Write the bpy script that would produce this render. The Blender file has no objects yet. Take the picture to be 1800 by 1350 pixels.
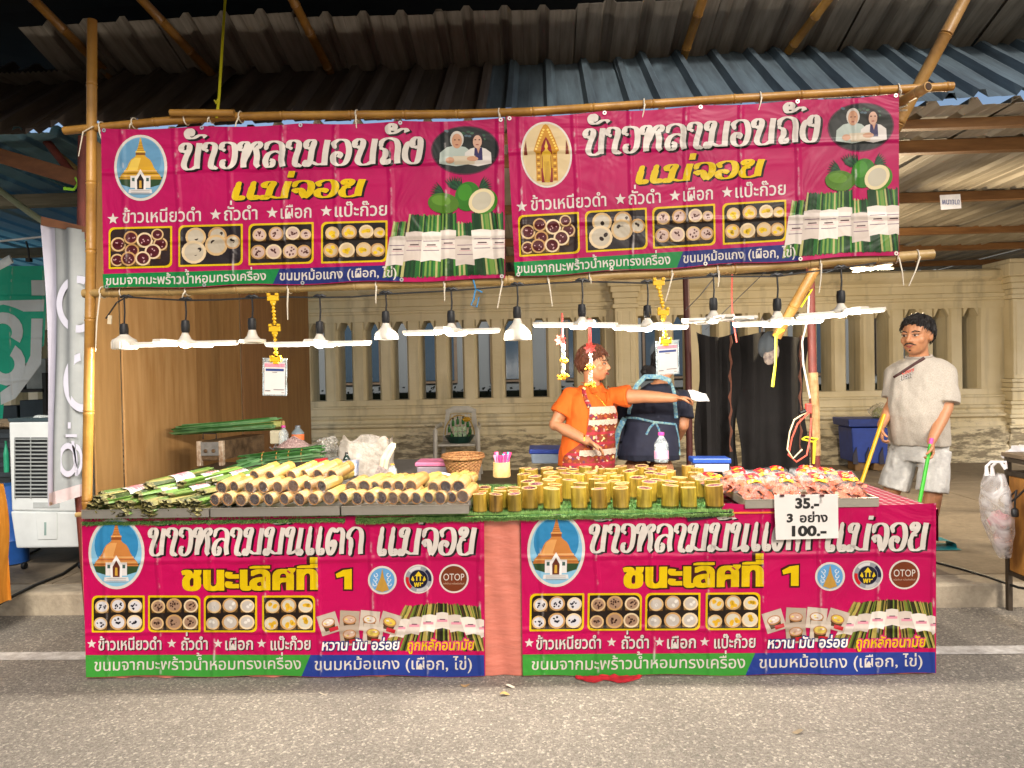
import bpy, bmesh, math, random
from mathutils import Vector, Matrix, Euler, noise as mnoise
R_ = math.radians
scene = bpy.context.scene
COL = scene.collection
RND = random.Random(7)

# ------------------------------------------------------------------ camera
FPX, CAMH = 1248.0, 1.505            # focal length in pixels of the 1800 px wide picture, eye height
CAM_ROT = Matrix.Rotation(R_(2.1), 3, 'Z') @ Matrix.Rotation(R_(90 - 0.96), 3, 'X') @ Matrix.Rotation(R_(-1.2), 3, 'Z')
cam_data = bpy.data.cameras.new('camera')
cam_data.sensor_width = 36.0
cam_data.lens = FPX / 1800.0 * 36.0
cam_data.clip_start = 0.05
cam_data.clip_end = 400.0
cam = bpy.data.objects.new('camera', cam_data)
cam.matrix_world = Matrix.Translation((0, 0, CAMH)) @ CAM_ROT.to_4x4()
COL.objects.link(cam)
scene.camera = cam

# ------------------------------------------------------------------ sky, sun, exposure
SUN_EL, SUN_AZ = 36.0, 158.0         # azimuth clockwise from +Y (the street wall lies towards +Y)
world = bpy.data.worlds.new('World')
scene.world = world
world.use_nodes = True
wn = world.node_tree
bg = wn.nodes['Background']
sky = wn.nodes.new('ShaderNodeTexSky')
sky.sky_type = 'NISHITA'
sky.sun_disc = False
sky.sun_elevation = R_(SUN_EL)
sky.sun_rotation = R_(SUN_AZ)
sky.air_density = 1.0
sky.dust_density = 3.0
wn.links.new(sky.outputs[0], bg.inputs[0])
bg.inputs[1].default_value = 0.085
sun_data = bpy.data.lights.new('sun', 'SUN')
sun_data.energy = 1.5
sun_data.angle = R_(10.0)
sun_data.color = (1.0, 0.92, 0.82)
sun = bpy.data.objects.new('sun', sun_data)
az, el = R_(SUN_AZ), R_(SUN_EL)
sdir = Vector((math.sin(az) * math.cos(el), math.cos(az) * math.cos(el), math.sin(el)))
sun.rotation_euler = sdir.to_track_quat('Z', 'Y').to_euler()
sun.location = sdir * 30
COL.objects.link(sun)
scene.view_settings.view_transform = 'Standard'
scene.view_settings.look = 'None'
scene.view_settings.exposure = 0.88
scene.view_settings.gamma = 1.0
scene.view_settings.use_curve_mapping = False
scene.render.engine = 'CYCLES'
cy = scene.cycles
cy.use_denoising = True
try:
    cy.denoiser = 'OPENIMAGEDENOISE'
    cy.denoising_input_passes = 'RGB_ALBEDO_NORMAL'
except Exception:
    pass
cy.max_bounces = 6
cy.diffuse_bounces = 3
cy.glossy_bounces = 3
cy.transmission_bounces = 4
cy.transparent_max_bounces = 12
cy.sample_clamp_indirect = 6.0
cy.caustics_reflective = False
cy.caustics_refractive = False
cy.use_light_tree = True

# ------------------------------------------------------------------ measuring
def ray(px, py):
    return CAM_ROT @ Vector(((px - 900) / FPX, -(py - 675) / FPX, -1.0))
def P(px, py, Y):
    d = ray(px, py); return Vector((0, 0, CAMH)) + d * (Y / d.y)
def PZ(px, py, Z):
    d = ray(px, py); return Vector((0, 0, CAMH)) + d * ((Z - CAMH) / d.z)

# ------------------------------------------------------------------ materials
def lin(c):
    if isinstance(c, str):
        c = c.lstrip('#'); c = [int(c[i:i + 2], 16) / 255 for i in (0, 2, 4)]
        return tuple(((v + 0.055) / 1.055) ** 2.4 if v > 0.04045 else v / 12.92 for v in c)
    return tuple(c)
_mats = {}
def mat(name, col='#808080', rough=0.6, var=0.12, scale=12.0, bump=0.0, bscale=60.0, metal=0.0, spec=0.5,
        stretch=None, col2=None, alpha=1.0, emit=0.0, ecol=None, trans=0.0, coat=0.0, sss=0.0, detail=4.0):
    """Principled material with a noise between two tones and a fine bump."""
    if name in _mats: return _mats[name]
    m = bpy.data.materials.new(name); m.use_nodes = True
    nt = m.node_tree; b = nt.nodes['Principled BSDF']
    c = lin(col)
    b.inputs['Roughness'].default_value = rough
    b.inputs['Metallic'].default_value = metal
    b.inputs['Specular IOR Level'].default_value = spec
    b.inputs['Alpha'].default_value = alpha
    b.inputs['Transmission Weight'].default_value = trans
    b.inputs['Coat Weight'].default_value = coat
    if sss:
        b.inputs['Subsurface Weight'].default_value = sss
        b.inputs['Subsurface Radius'].default_value = (0.012, 0.005, 0.003)
        b.inputs['Subsurface Scale'].default_value = 1.0
    if emit:
        b.inputs['Emission Color'].default_value = (*lin(ecol or col), 1)
        b.inputs['Emission Strength'].default_value = emit
    tc = nt.nodes.new('ShaderNodeTexCoord'); mp = nt.nodes.new('ShaderNodeMapping')
    nt.links.new(tc.outputs['Object'], mp.inputs[0])
    if stretch: mp.inputs['Scale'].default_value = stretch
    if var or col2:
        n = nt.nodes.new('ShaderNodeTexNoise'); n.inputs['Scale'].default_value = scale
        n.inputs['Detail'].default_value = detail; n.inputs['Roughness'].default_value = 0.6
        nt.links.new(mp.outputs[0], n.inputs['Vector'])
        r = nt.nodes.new('ShaderNodeValToRGB')
        a = c if col2 else tuple(v * (1 - var) for v in c)
        z = lin(col2) if col2 else tuple(min(1, v * (1 + var)) for v in c)
        r.color_ramp.elements[0].position = 0.33; r.color_ramp.elements[0].color = (*a, 1)
        r.color_ramp.elements[1].position = 0.68; r.color_ramp.elements[1].color = (*z, 1)
        nt.links.new(n.outputs[0], r.inputs[0]); nt.links.new(r.outputs[0], b.inputs['Base Color'])
    else:
        b.inputs['Base Color'].default_value = (*c, 1)
    if bump:
        n2 = nt.nodes.new('ShaderNodeTexNoise'); n2.inputs['Scale'].default_value = bscale; n2.inputs['Detail'].default_value = 3
        nt.links.new(mp.outputs[0], n2.inputs['Vector'])
        bp = nt.nodes.new('ShaderNodeBump'); bp.inputs['Strength'].default_value = bump; bp.inputs['Distance'].default_value = 0.02
        nt.links.new(n2.outputs[0], bp.inputs['Height']); nt.links.new(bp.outputs[0], b.inputs['Normal'])
    _mats[name] = m
    return m

def film(name, tint='#ffffff', amount=0.16, bump=0.6, bscale=45.0, rough=0.08):
    """thin clear plastic: mostly see-through with crinkled gloss"""
    if name in _mats: return _mats[name]
    m = bpy.data.materials.new(name); m.use_nodes = True
    nt = m.node_tree; nt.nodes.clear()
    out = nt.nodes.new('ShaderNodeOutputMaterial'); mx = nt.nodes.new('ShaderNodeMixShader')
    tr = nt.nodes.new('ShaderNodeBsdfTransparent'); b = nt.nodes.new('ShaderNodeBsdfPrincipled')
    b.inputs['Base Color'].default_value = (*lin(tint), 1); b.inputs['Roughness'].default_value = rough
    tc = nt.nodes.new('ShaderNodeTexCoord'); n = nt.nodes.new('ShaderNodeTexNoise')
    n.inputs['Scale'].default_value = bscale; n.inputs['Detail'].default_value = 2; n.inputs['Distortion'].default_value = 1.5
    bp = nt.nodes.new('ShaderNodeBump'); bp.inputs['Strength'].default_value = bump; bp.inputs['Distance'].default_value = 0.03
    r = nt.nodes.new('ShaderNodeMapRange'); r.inputs[1].default_value = 0.35; r.inputs[2].default_value = 0.75
    r.inputs[3].default_value = amount * 0.35; r.inputs[4].default_value = min(1, amount * 2.2)
    L = nt.links.new
    L(tc.outputs['Object'], n.inputs['Vector']); L(n.outputs[0], bp.inputs['Height']); L(bp.outputs[0], b.inputs['Normal'])
    L(n.outputs[0], r.inputs[0]); L(r.outputs[0], mx.inputs[0]); L(tr.outputs[0], mx.inputs[1]); L(b.outputs[0], mx.inputs[2])
    L(mx.outputs[0], out.inputs[0])
    _mats[name] = m
    return m

def emis(name, col, strength):
    if name in _mats: return _mats[name]
    m = bpy.data.materials.new(name); m.use_nodes = True
    b = m.node_tree.nodes['Principled BSDF']
    b.inputs['Base Color'].default_value = (0.9, 0.9, 0.9, 1)
    b.inputs['Emission Color'].default_value = (*lin(col), 1); b.inputs['Emission Strength'].default_value = strength
    _mats[name] = m
    return m

# ------------------------------------------------------------------ mesh building
class MB:
    def __init__(s): s.v = []; s.f = []; s.m = []; s.cur = 0
    def add(s, vs, fs, mi=None):
        o = len(s.v); s.v += [tuple(x) for x in vs]; s.f += [tuple(i + o for i in f) for f in fs]
        s.m += [s.cur if mi is None else mi] * len(fs); return s
    def box(s, c, size, rot=None, mi=None, taper=1.0):
        c = Vector(c); hx, hy, hz = size[0] / 2, size[1] / 2, size[2] / 2
        vs = []
        for z in (-1, 1):
            k = taper if z > 0 else 1.0
            for x, y in ((-1, -1), (1, -1), (1, 1), (-1, 1)):
                p = Vector((x * hx * k, y * hy * k, z * hz))
                if rot is not None: p = rot @ p
                vs.append(c + p)
        return s.add(vs, [(3, 2, 1, 0), (4, 5, 6, 7), (0, 1, 5, 4), (1, 2, 6, 5), (2, 3, 7, 6), (3, 0, 4, 7)], mi)
    def bx(s, x0, x1, y0, y1, z0, z1, mi=None):
        return s.box(((x0 + x1) / 2, (y0 + y1) / 2, (z0 + z1) / 2), (abs(x1 - x0), abs(y1 - y0), abs(z1 - z0)), None, mi)
    def path(s, pts, rad, n=8, caps=True, mi=None, flat=1.0, up=None, closed=False):
        """tube through pts; rad a number or list; flat squeezes the second axis"""
        pts = [Vector(p) for p in pts]; k = len(pts)
        if not hasattr(rad, '__len__'): rad = [rad] * k
        vs = []; prev = None
        for i, p in enumerate(pts):
            a = pts[max(0, i - 1)]; b = pts[min(k - 1, i + 1)]
            t = (b - a)
            if t.length < 1e-9: t = Vector((0, 0, 1))
            t.normalize()
            if prev is None:
                u = Vector(up) if up else (Vector((0, 0, 1)) if abs(t.z) < 0.9 else Vector((1, 0, 0)))
            else: u = prev
            u = (u - t * u.dot(t))
            if u.length < 1e-6: u = t.orthogonal()
            u.normalize(); w = t.cross(u); prev = u
            r = rad[i]; ra, rb = (r if hasattr(r, '__len__') else (r, r * flat))
            for j in range(n):
                th = 2 * math.pi * j / n
                vs.append(p + u * (math.cos(th) * ra) + w * (math.sin(th) * rb))
        fs = []
        for i in range(k - 1):
            for j in range(n):
                j2 = (j + 1) % n
                fs.append((i * n + j, i * n + j2, (i + 1) * n + j2, (i + 1) * n + j))
        if caps:
            fs.append(tuple(range(n - 1, -1, -1))); fs.append(tuple((k - 1) * n + j for j in range(n)))
        return s.add(vs, fs, mi)
    def lathe(s, prof, c=(0, 0, 0), n=16, axis=(0, 0, 1), mi=None, sx=1.0, sy=1.0, close_ends=True):
        """prof: list of (r, h) along axis"""
        c = Vector(c); q = Vector((0, 0, 1)).rotation_difference(Vector(axis)).to_matrix()
        vs = []; fs = []
        for r, h in prof:
            for j in range(n):
                th = 2 * math.pi * j / n
                vs.append(c + q @ Vector((math.cos(th) * r * sx, math.sin(th) * r * sy, h)))
        for i in range(len(prof) - 1):
            for j in range(n):
                j2 = (j + 1) % n
                fs.append((i * n + j, i * n + j2, (i + 1) * n + j2, (i + 1) * n + j))
        if close_ends:
            fs.append(tuple(range(n - 1, -1, -1))); k = len(prof) - 1
            fs.append(tuple(k * n + j for j in range(n)))
        return s.add(vs, fs, mi)
    def ball(s, c, r, n=12, m=8, rot=None, mi=None):
        c = Vector(c); r = r if hasattr(r, '__len__') else (r, r, r)
        vs = []; fs = []
        for i in range(m + 1):
            ph = math.pi * i / m
            for j in range(n):
                th = 2 * math.pi * j / n
                p = Vector((math.sin(ph) * math.cos(th) * r[0], math.sin(ph) * math.sin(th) * r[1], math.cos(ph) * r[2]))
                if rot is not None: p = rot @ p
                vs.append(c + p)
        for i in range(m):
            for j in range(n):
                j2 = (j + 1) % n
                fs.append((i * n + j, (i + 1) * n + j, (i + 1) * n + j2, i * n + j2))
        return s.add(vs, fs, mi)
    def grid(s, fn, nu, nv, mi=None, flip=False):
        vs = [fn(i / nu, j / nv) for j in range(nv + 1) for i in range(nu + 1)]; fs = []
        for j in range(nv):
            for i in range(nu):
                a = j * (nu + 1) + i
                q = (a, a + 1, a + nu + 2, a + nu + 1)
                fs.append(q[::-1] if flip else q)
        return s.add(vs, fs, mi)
    def prism(s, pts, vec, mi=None):
        """closed outline pts extruded by vec"""
        pts = [Vector(p) for p in pts]; vec = Vector(vec); n = len(pts)
        fs = [tuple(range(n - 1, -1, -1)), tuple(range(n, 2 * n))]
        fs += [(i, (i + 1) % n, n + (i + 1) % n, n + i) for i in range(n)]
        return s.add(pts + [p + vec for p in pts], fs, mi)
    def jitter(s, amp, seed=0):
        r = random.Random(seed)
        s.v = [(x + r.uniform(-amp, amp), y + r.uniform(-amp, amp), z + r.uniform(-amp, amp)) for x, y, z in s.v]; return s
    def warp(s, fn): s.v = [tuple(fn(Vector(p))) for p in s.v]; return s
    def mesh(s, name, mats, origin=(0, 0, 0), smooth=False, weld=False):
        o = Vector(origin)
        me = bpy.data.meshes.new(name)
        me.from_pydata([tuple(Vector(p) - o) for p in s.v], [], s.f)
        mats = mats if isinstance(mats, (list, tuple)) else [mats]
        for m in mats: me.materials.append(m)
        if len(mats) > 1: me.polygons.foreach_set('material_index', [min(i, len(mats) - 1) for i in s.m])
        if weld or True:
            bm = bmesh.new(); bm.from_mesh(me)
            if weld: bmesh.ops.remove_doubles(bm, verts=bm.verts, dist=1e-5)
            bmesh.ops.recalc_face_normals(bm, faces=bm.faces)
            bm.to_mesh(me); bm.free()
        if smooth:
            me.polygons.foreach_set('use_smooth', [True] * len(me.polygons))
            try: me.set_sharp_from_angle(angle=R_(smooth if smooth is not True else 40))
            except Exception: pass
        me.update()
        return me
    def build(s, name, mats, parent=None, smooth=False, bevel=0.0, origin=None, weld=False):
        """one mesh object; vertices given in world space. With a parent, coordinates are kept relative to it."""
        if origin is None: origin = world_loc(parent) if parent else (0, 0, 0)
        me = s.mesh(name, mats, origin, smooth, weld)
        o = bpy.data.objects.new(name, me); COL.objects.link(o)
        if parent: o.parent = parent
        else: o.location = origin
        if bevel:
            b = o.modifiers.new('bevel', 'BEVEL'); b.width = bevel; b.segments = 2; b.limit_method = 'ANGLE'; b.angle_limit = R_(40)
        return o
def world_loc(o):
    v = Vector((0, 0, 0))
    while o is not None: v += o.location; o = o.parent
    return v
def tag(o, label=None, cat=None, group=None, kind=None):
    if label: o['label'] = label
    if cat: o['category'] = cat
    if group: o['group'] = group
    if kind: o['kind'] = kind
    return o
def thing(name, label, cat, loc=(0, 0, 0), group=None, rotz=0.0):
    o = bpy.data.objects.new(name, None); o.empty_display_size = 0.05; COL.objects.link(o)
    o.location = loc
    if rotz: o.rotation_euler.z = rotz
    return tag(o, label, cat, group)
def inst(name, me, parent=None, loc=(0, 0, 0), rot=(0, 0, 0), sc=None):
    o = bpy.data.objects.new(name, me); COL.objects.link(o); o.parent = parent; o.location = loc; o.rotation_euler = rot
    if sc: o.scale = sc
    return o
def copy_tree(o, parent=None):
    c = o.copy(); COL.objects.link(c); c.parent = parent
    for ch in o.children: copy_tree(ch, c)
    return c
ORD = ['first', 'second', 'third', 'fourth', 'fifth', 'sixth', 'seventh', 'eighth', 'ninth', 'tenth', 'eleventh', 'twelfth',
       'thirteenth', 'fourteenth', 'fifteenth']

# ------------------------------------------------------------------ bamboo
def bamboo_path(mb, pts, r, node=0.28, n=10, seed=0, r1=None):
    pts = [Vector(p) for p in pts]; rr = random.Random(seed)
    seg = [(pts[i + 1] - pts[i]).length for i in range(len(pts) - 1)]; L = sum(seg)
    r1 = r if r1 is None else r1
    def at(d):
        d = max(0, min(L, d))
        for i, s_ in enumerate(seg):
            if d <= s_ or i == len(seg) - 1: return pts[i].lerp(pts[i + 1], d / s_ if s_ else 0)
            d -= s_
    ds = [(0, 0.97)]; d = rr.uniform(0.3, 0.8) * node
    while d < L - 0.03:
        ds += [(d - 0.012, 1.0), (d - 0.006, 1.10), (d, 0.93), (d + 0.006, 1.13), (d + 0.016, 1.0)]; d += node * rr.uniform(0.8, 1.2)
    ds.append((L, 0.97))
    mb.path([at(d) for d, k in ds], [(r + (r1 - r) * d / L) * k for d, k in ds], n=n)
    return mb
def bamboo_mat(name, c1='#b98a3e', c2='#8a5f24'):
    return mat(name, c1, rough=0.42, col2=c2, scale=5.0, bump=0.12, bscale=40, detail=6)
# ================================================================== THE SETTING
def asphalt():
    m = bpy.data.materials.new('asphalt'); m.use_nodes = True; nt = m.node_tree; b = nt.nodes['Principled BSDF']; L = nt.links.new
    tc = nt.nodes.new('ShaderNodeTexCoord')
    v = nt.nodes.new('ShaderNodeTexVoronoi'); v.inputs['Scale'].default_value = 105.0
    v2 = nt.nodes.new('ShaderNodeTexVoronoi'); v2.inputs['Scale'].default_value = 280.0
    n = nt.nodes.new('ShaderNodeTexNoise'); n.inputs['Scale'].default_value = 1.3; n.inputs['Detail'].default_value = 6
    n.inputs['Roughness'].default_value = 0.65
    for x in (v, v2, n): L(tc.outputs['Object'], x.inputs['Vector'])
    sep = nt.nodes.new('ShaderNodeSeparateColor'); L(v.outputs['Color'], sep.inputs[0])
    r1 = nt.nodes.new('ShaderNodeValToRGB'); e = r1.color_ramp
    e.elements[0].position = 0.0; e.elements[0].color = (0.165, 0.146, 0.118, 1)
    e.elements[1].position = 1.0; e.elements[1].color = (0.43, 0.38, 0.305, 1)
    a = e.elements.new(0.55); a.color = (0.222, 0.196, 0.158, 1)
    a = e.elements.new(0.86); a.color = (0.262, 0.231, 0.186, 1)
    L(sep.outputs[0], r1.inputs[0])
    sep2 = nt.nodes.new('ShaderNodeSeparateColor'); L(v2.outputs['Color'], sep2.inputs[0])
    mr = nt.nodes.new('ShaderNodeMapRange'); mr.inputs[3].default_value = 0.75; mr.inputs[4].default_value = 1.28; L(sep2.outputs[1], mr.inputs[0])
    mr2 = nt.nodes.new('ShaderNodeMapRange'); mr2.inputs[1].default_value = 0.3; mr2.inputs[2].default_value = 0.7
    mr2.inputs[3].default_value = 0.84; mr2.inputs[4].default_value = 1.20; L(n.outputs[0], mr2.inputs[0])
    mu = nt.nodes.new('ShaderNodeMath'); mu.operation = 'MULTIPLY'; L(mr.outputs[0], mu.inputs[0]); L(mr2.outputs[0], mu.inputs[1])
    vm = nt.nodes.new('ShaderNodeVectorMath'); vm.operation = 'SCALE'; L(r1.outputs[0], vm.inputs[0]); L(mu.outputs[0], vm.inputs['Scale'])
    n5 = nt.nodes.new('ShaderNodeTexNoise'); n5.inputs['Scale'].default_value = .55; n5.inputs['Detail'].default_value = 7; n5.inputs['Distortion'].default_value = 1.0; L(tc.outputs['Object'], n5.inputs['Vector'])
    m5 = nt.nodes.new('ShaderNodeMapRange'); m5.inputs[1].default_value = .54; m5.inputs[2].default_value = .70; m5.inputs[3].default_value = 1.0; m5.inputs[4].default_value = .68; L(n5.outputs[0], m5.inputs[0])
    v5 = nt.nodes.new('ShaderNodeVectorMath'); v5.operation = 'SCALE'; L(vm.outputs[0], v5.inputs[0]); L(m5.outputs[0], v5.inputs['Scale'])
    L(v5.outputs[0], b.inputs['Base Color'])
    b.inputs['Roughness'].default_value = 0.85
    bp = nt.nodes.new('ShaderNodeBump'); bp.inputs['Strength'].default_value = 0.6; bp.inputs['Distance'].default_value = 0.004
    bp.invert = True
    ad = nt.nodes.new('ShaderNodeMath'); ad.operation = 'ADD'; L(v.outputs['Distance'], ad.inputs[0]); L(v2.outputs['Distance'], ad.inputs[1])
    L(ad.outputs[0], bp.inputs['Height']); L(bp.outputs[0], b.inputs['Normal'])
    return m
def concrete(name, c1, c2, dark, bump=0.5, scale=1.6):
    m = bpy.data.materials.new(name); m.use_nodes = True; nt = m.node_tree; b = nt.nodes['Principled BSDF']; L = nt.links.new
    tc = nt.nodes.new('ShaderNodeTexCoord')
    n = nt.nodes.new('ShaderNodeTexNoise'); n.inputs['Scale'].default_value = scale; n.inputs['Detail'].default_value = 8; n.inputs['Roughness'].default_value = 0.7
    n2 = nt.nodes.new('ShaderNodeTexNoise'); n2.inputs['Scale'].default_value = 26; n2.inputs['Detail'].default_value = 6
    n3 = nt.nodes.new('ShaderNodeTexNoise'); n3.inputs['Scale'].default_value = 0.9; n3.inputs['Detail'].default_value = 5; n3.inputs['Distortion'].default_value = 0.8
    for x in (n, n2, n3): L(tc.outputs['Object'], x.inputs['Vector'])
    r = nt.nodes.new('ShaderNodeValToRGB'); r.color_ramp.elements[0].position = 0.3; r.color_ramp.elements[0].color = (*lin(c1), 1)
    r.color_ramp.elements[1].position = 0.7; r.color_ramp.elements[1].color = (*lin(c2), 1); L(n.outputs[0], r.inputs[0])
    mr = nt.nodes.new('ShaderNodeMapRange'); mr.inputs[1].default_value = 0.52; mr.inputs[2].default_value = 0.66; L(n3.outputs[0], mr.inputs[0])
    mr.inputs[4].default_value = 0.75
    mx = nt.nodes.new('ShaderNodeMix'); mx.data_type = 'RGBA'; L(mr.outputs[0], mx.inputs[0]); L(r.outputs[0], mx.inputs[6]); mx.inputs[7].default_value = (*lin(dark), 1)
    mr2 = nt.nodes.new('ShaderNodeMapRange'); mr2.inputs[3].default_value = 0.72; mr2.inputs[4].default_value = 1.25; L(n2.outputs[0], mr2.inputs[0])
    vm = nt.nodes.new('ShaderNodeVectorMath'); vm.operation = 'SCALE'; L(mx.outputs[2], vm.inputs[0]); L(mr2.outputs[0], vm.inputs['Scale'])
    L(vm.outputs[0], b.inputs['Base Color']); b.inputs['Roughness'].default_value = 0.8
    bp = nt.nodes.new('ShaderNodeBump'); bp.inputs['Strength'].default_value = bump; bp.inputs['Distance'].default_value = 0.01
    L(n2.outputs[0], bp.inputs['Height']); L(bp.outputs[0], b.inputs['Normal'])
    return m
M_ASPH = asphalt()
M_WALK = concrete('pavement concrete', '#776a56', '#938570', '#463c2f', 0.5)
M_KERB = concrete('kerb concrete', '#8d8170', '#b0a48f', '#5c5142', 0.7, 3.0)
M_LINE = mat('road paint', '#d8d4cc', rough=0.7, col2='#a9a299', scale=18, bump=0.4, bscale=120)
KY, SW = 4.435, 0.15                  # kerb face, pavement height
g = MB().add([(-60, -40, 0), (60, -40, 0), (60, 60, 0), (-60, 60, 0)], [(0, 1, 2, 3)])
tag(g.build('road', M_ASPH), kind='structure')
g = MB(); rr = random.Random(3)
for i in range(60):                    # worn line edge
    x0 = -15 + i * 0.5
    g.add([(x0, 3.715 + rr.uniform(-.004, .004), 0.004), (x0 + .5, 3.715 + rr.uniform(-.004, .004), 0.004),
           (x0 + .5, 3.825 + rr.uniform(-.004, .004), 0.004), (x0, 3.825 + rr.uniform(-.004, .004), 0.004)], [(0, 1, 2, 3)])
tag(g.build('road_marking', M_LINE), kind='structure')
pave = tag(MB().bx(-20, 20, KY + 0.20, 30, -0.05, SW - 0.012).build('pavement', M_WALK), kind='structure')
rr = random.Random(5)
xs = [-9.0]
while xs[-1] < 9: xs.append(xs[-1] + 1.9)
ys = [KY + 0.205, KY + 2.0, KY + 3.8, KY + 5.6]
for i in range(len(xs) - 1):
    for j in range(3):
        dz = rr.uniform(0, .004)
        b = MB().bx(xs[i] + .004, xs[i + 1] - .004, ys[j] + .004, ys[j + 1] - .004, SW - 0.03, SW - dz)
        b.build('paving_slab', M_WALK, pave, bevel=0.006)
kerb = tag(MB().bx(-20, 20, KY + 0.02, KY + 0.2, -0.05, SW - 0.03).build('kerb', M_KERB), kind='structure')
for i in range(-9, 9):
    x0 = i * 1.0 + 0.35
    MB().bx(x0 + .003, x0 + .997, KY + rr.uniform(-.004, .004), KY + 0.203, -0.02, SW + rr.uniform(-.003, .003)).build('kerb_stone', M_KERB, kerb, bevel=0.018)

# ---- temple wall behind the stall
WY = 10.1
def wall_mat():
    m = bpy.data.materials.new('cream plaster'); m.use_nodes = True; nt = m.node_tree; b = nt.nodes['Principled BSDF']; L = nt.links.new
    tc = nt.nodes.new('ShaderNodeTexCoord')
    n = nt.nodes.new('ShaderNodeTexNoise'); n.inputs['Scale'].default_value = 1.7; n.inputs['Detail'].default_value = 7
    mp = nt.nodes.new('ShaderNodeMapping'); mp.inputs['Scale'].default_value = (1.2, 1.2, 5.0); L(tc.outputs['Object'], mp.inputs[0])
    n2 = nt.nodes.new('ShaderNodeTexNoise'); n2.inputs['Scale'].default_value = 3.0; n2.inputs['Detail'].default_value = 9; n2.inputs['Roughness'].default_value = 0.7
    L(tc.outputs['Object'], n.inputs['Vector']); L(mp.outputs[0], n2.inputs['Vector'])
    r = nt.nodes.new('ShaderNodeValToRGB'); r.color_ramp.elements[0].position = 0.3; r.color_ramp.elements[0].color = (*lin('#d8caa6'), 1)
    r.color_ramp.elements[1].position = 0.7; r.color_ramp.elements[1].color = (*lin('#ebe0c4'), 1); L(n.outputs[0], r.inputs[0])
    # damp and flaking plaster near the foot: a stain whose reach follows the height above the pavement
    sx = nt.nodes.new('ShaderNodeSeparateXYZ'); L(tc.outputs['Object'], sx.inputs[0])
    mr = nt.nodes.new('ShaderNodeMapRange'); mr.inputs[1].default_value = 0.35; mr.inputs[2].default_value = 0.95; mr.inputs[3].default_value = 0.12; mr.inputs[4].default_value = -0.22
    L(sx.outputs[2], mr.inputs[0])
    ad = nt.nodes.new('ShaderNodeMath'); ad.operation = 'ADD'; L(n2.outputs[0], ad.inputs[0]); L(mr.outputs[0], ad.inputs[1])
    st = nt.nodes.new('ShaderNodeMapRange'); st.inputs[1].default_value = 0.56; st.inputs[2].default_value = 0.66; st.inputs[4].default_value = 0.8; L(ad.outputs[0], st.inputs[0])
    mx = nt.nodes.new('ShaderNodeMix'); mx.data_type = 'RGBA'; L(st.outputs[0], mx.inputs[0]); L(r.outputs[0], mx.inputs[6]); mx.inputs[7].default_value = (*lin('#6e6350'), 1)
    mp3 = nt.nodes.new('ShaderNodeMapping'); mp3.inputs['Scale'].default_value = (7.0, 7.0, .55); L(tc.outputs['Object'], mp3.inputs[0])
    n3 = nt.nodes.new('ShaderNodeTexNoise'); n3.inputs['Scale'].default_value = 1.0; n3.inputs['Detail'].default_value = 6; L(mp3.outputs[0], n3.inputs['Vector'])
    sr = nt.nodes.new('ShaderNodeMapRange'); sr.inputs[1].default_value = .52; sr.inputs[2].default_value = .74; sr.inputs[3].default_value = 1.0; sr.inputs[4].default_value = .66; L(n3.outputs[0], sr.inputs[0])
    sv = nt.nodes.new('ShaderNodeVectorMath'); sv.operation = 'SCALE'; L(mx.outputs[2], sv.inputs[0]); L(sr.outputs[0], sv.inputs['Scale'])
    L(sv.outputs[0], b.inputs['Base Color']); b.inputs['Roughness'].default_value = 0.85
    bp = nt.nodes.new('ShaderNodeBump'); bp.inputs['Strength'].default_value = 0.35; bp.inputs['Distance'].default_value = 0.02
    L(n2.outputs[0], bp.inputs['Height']); L(bp.outputs[0], b.inputs['Normal'])
    return m
M_WALL = wall_mat()
wall = thing('boundary_wall', 'cream plastered wall with tall narrow slots and stepped mouldings behind the stall', 'wall', (0, WY, SW))
def moulding(prof, x0, x1, name):
    mb = MB(); mb.prism([(x0, WY + y, z) for y, z in prof], (x1 - x0, 0, 0)); return mb.build(name, M_WALL, wall)
XA, XB = -9.0, 9.0
moulding([(0.46, .15), (-.30, .15), (-.30, .36), (-.27, .40), (-.27, .52), (-.22, .55), (-.22, .62), (-.17, .64), (-.17, .70), (.46, .70)], XA, XB, 'plinth')
moulding([(0.44, .70), (-.14, .701), (-.14, .74), (-.19, .77), (-.19, .80), (-.13, .82), (-.10, .86), (-.13, .89), (-.13, .915), (-.06, .93), (-.06, 1.02), (-.075, 1.03), (-.075, 1.055), (-.03, 1.065), (-.03, 1.14), (.44, 1.14)], XA, XB, 'base_moulding')
moulding([(0.44, 2.262), (-.01, 2.262), (-.01, 2.36), (-.03, 2.375), (-.03, 2.40), (-.05, 2.41), (-.05, 2.46), (-.015, 2.475), (-.015, 2.57), (-.035, 2.585), (-.035, 2.62), (-.10, 2.66), (-.13, 2.69), (-.13, 2.76), (-.09, 2.79), (.44, 2.79)], XA, XB, 'coping')
pil = (1.23, 6.62, -4.2)
x = -2.77 - 0.4 * 14
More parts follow.
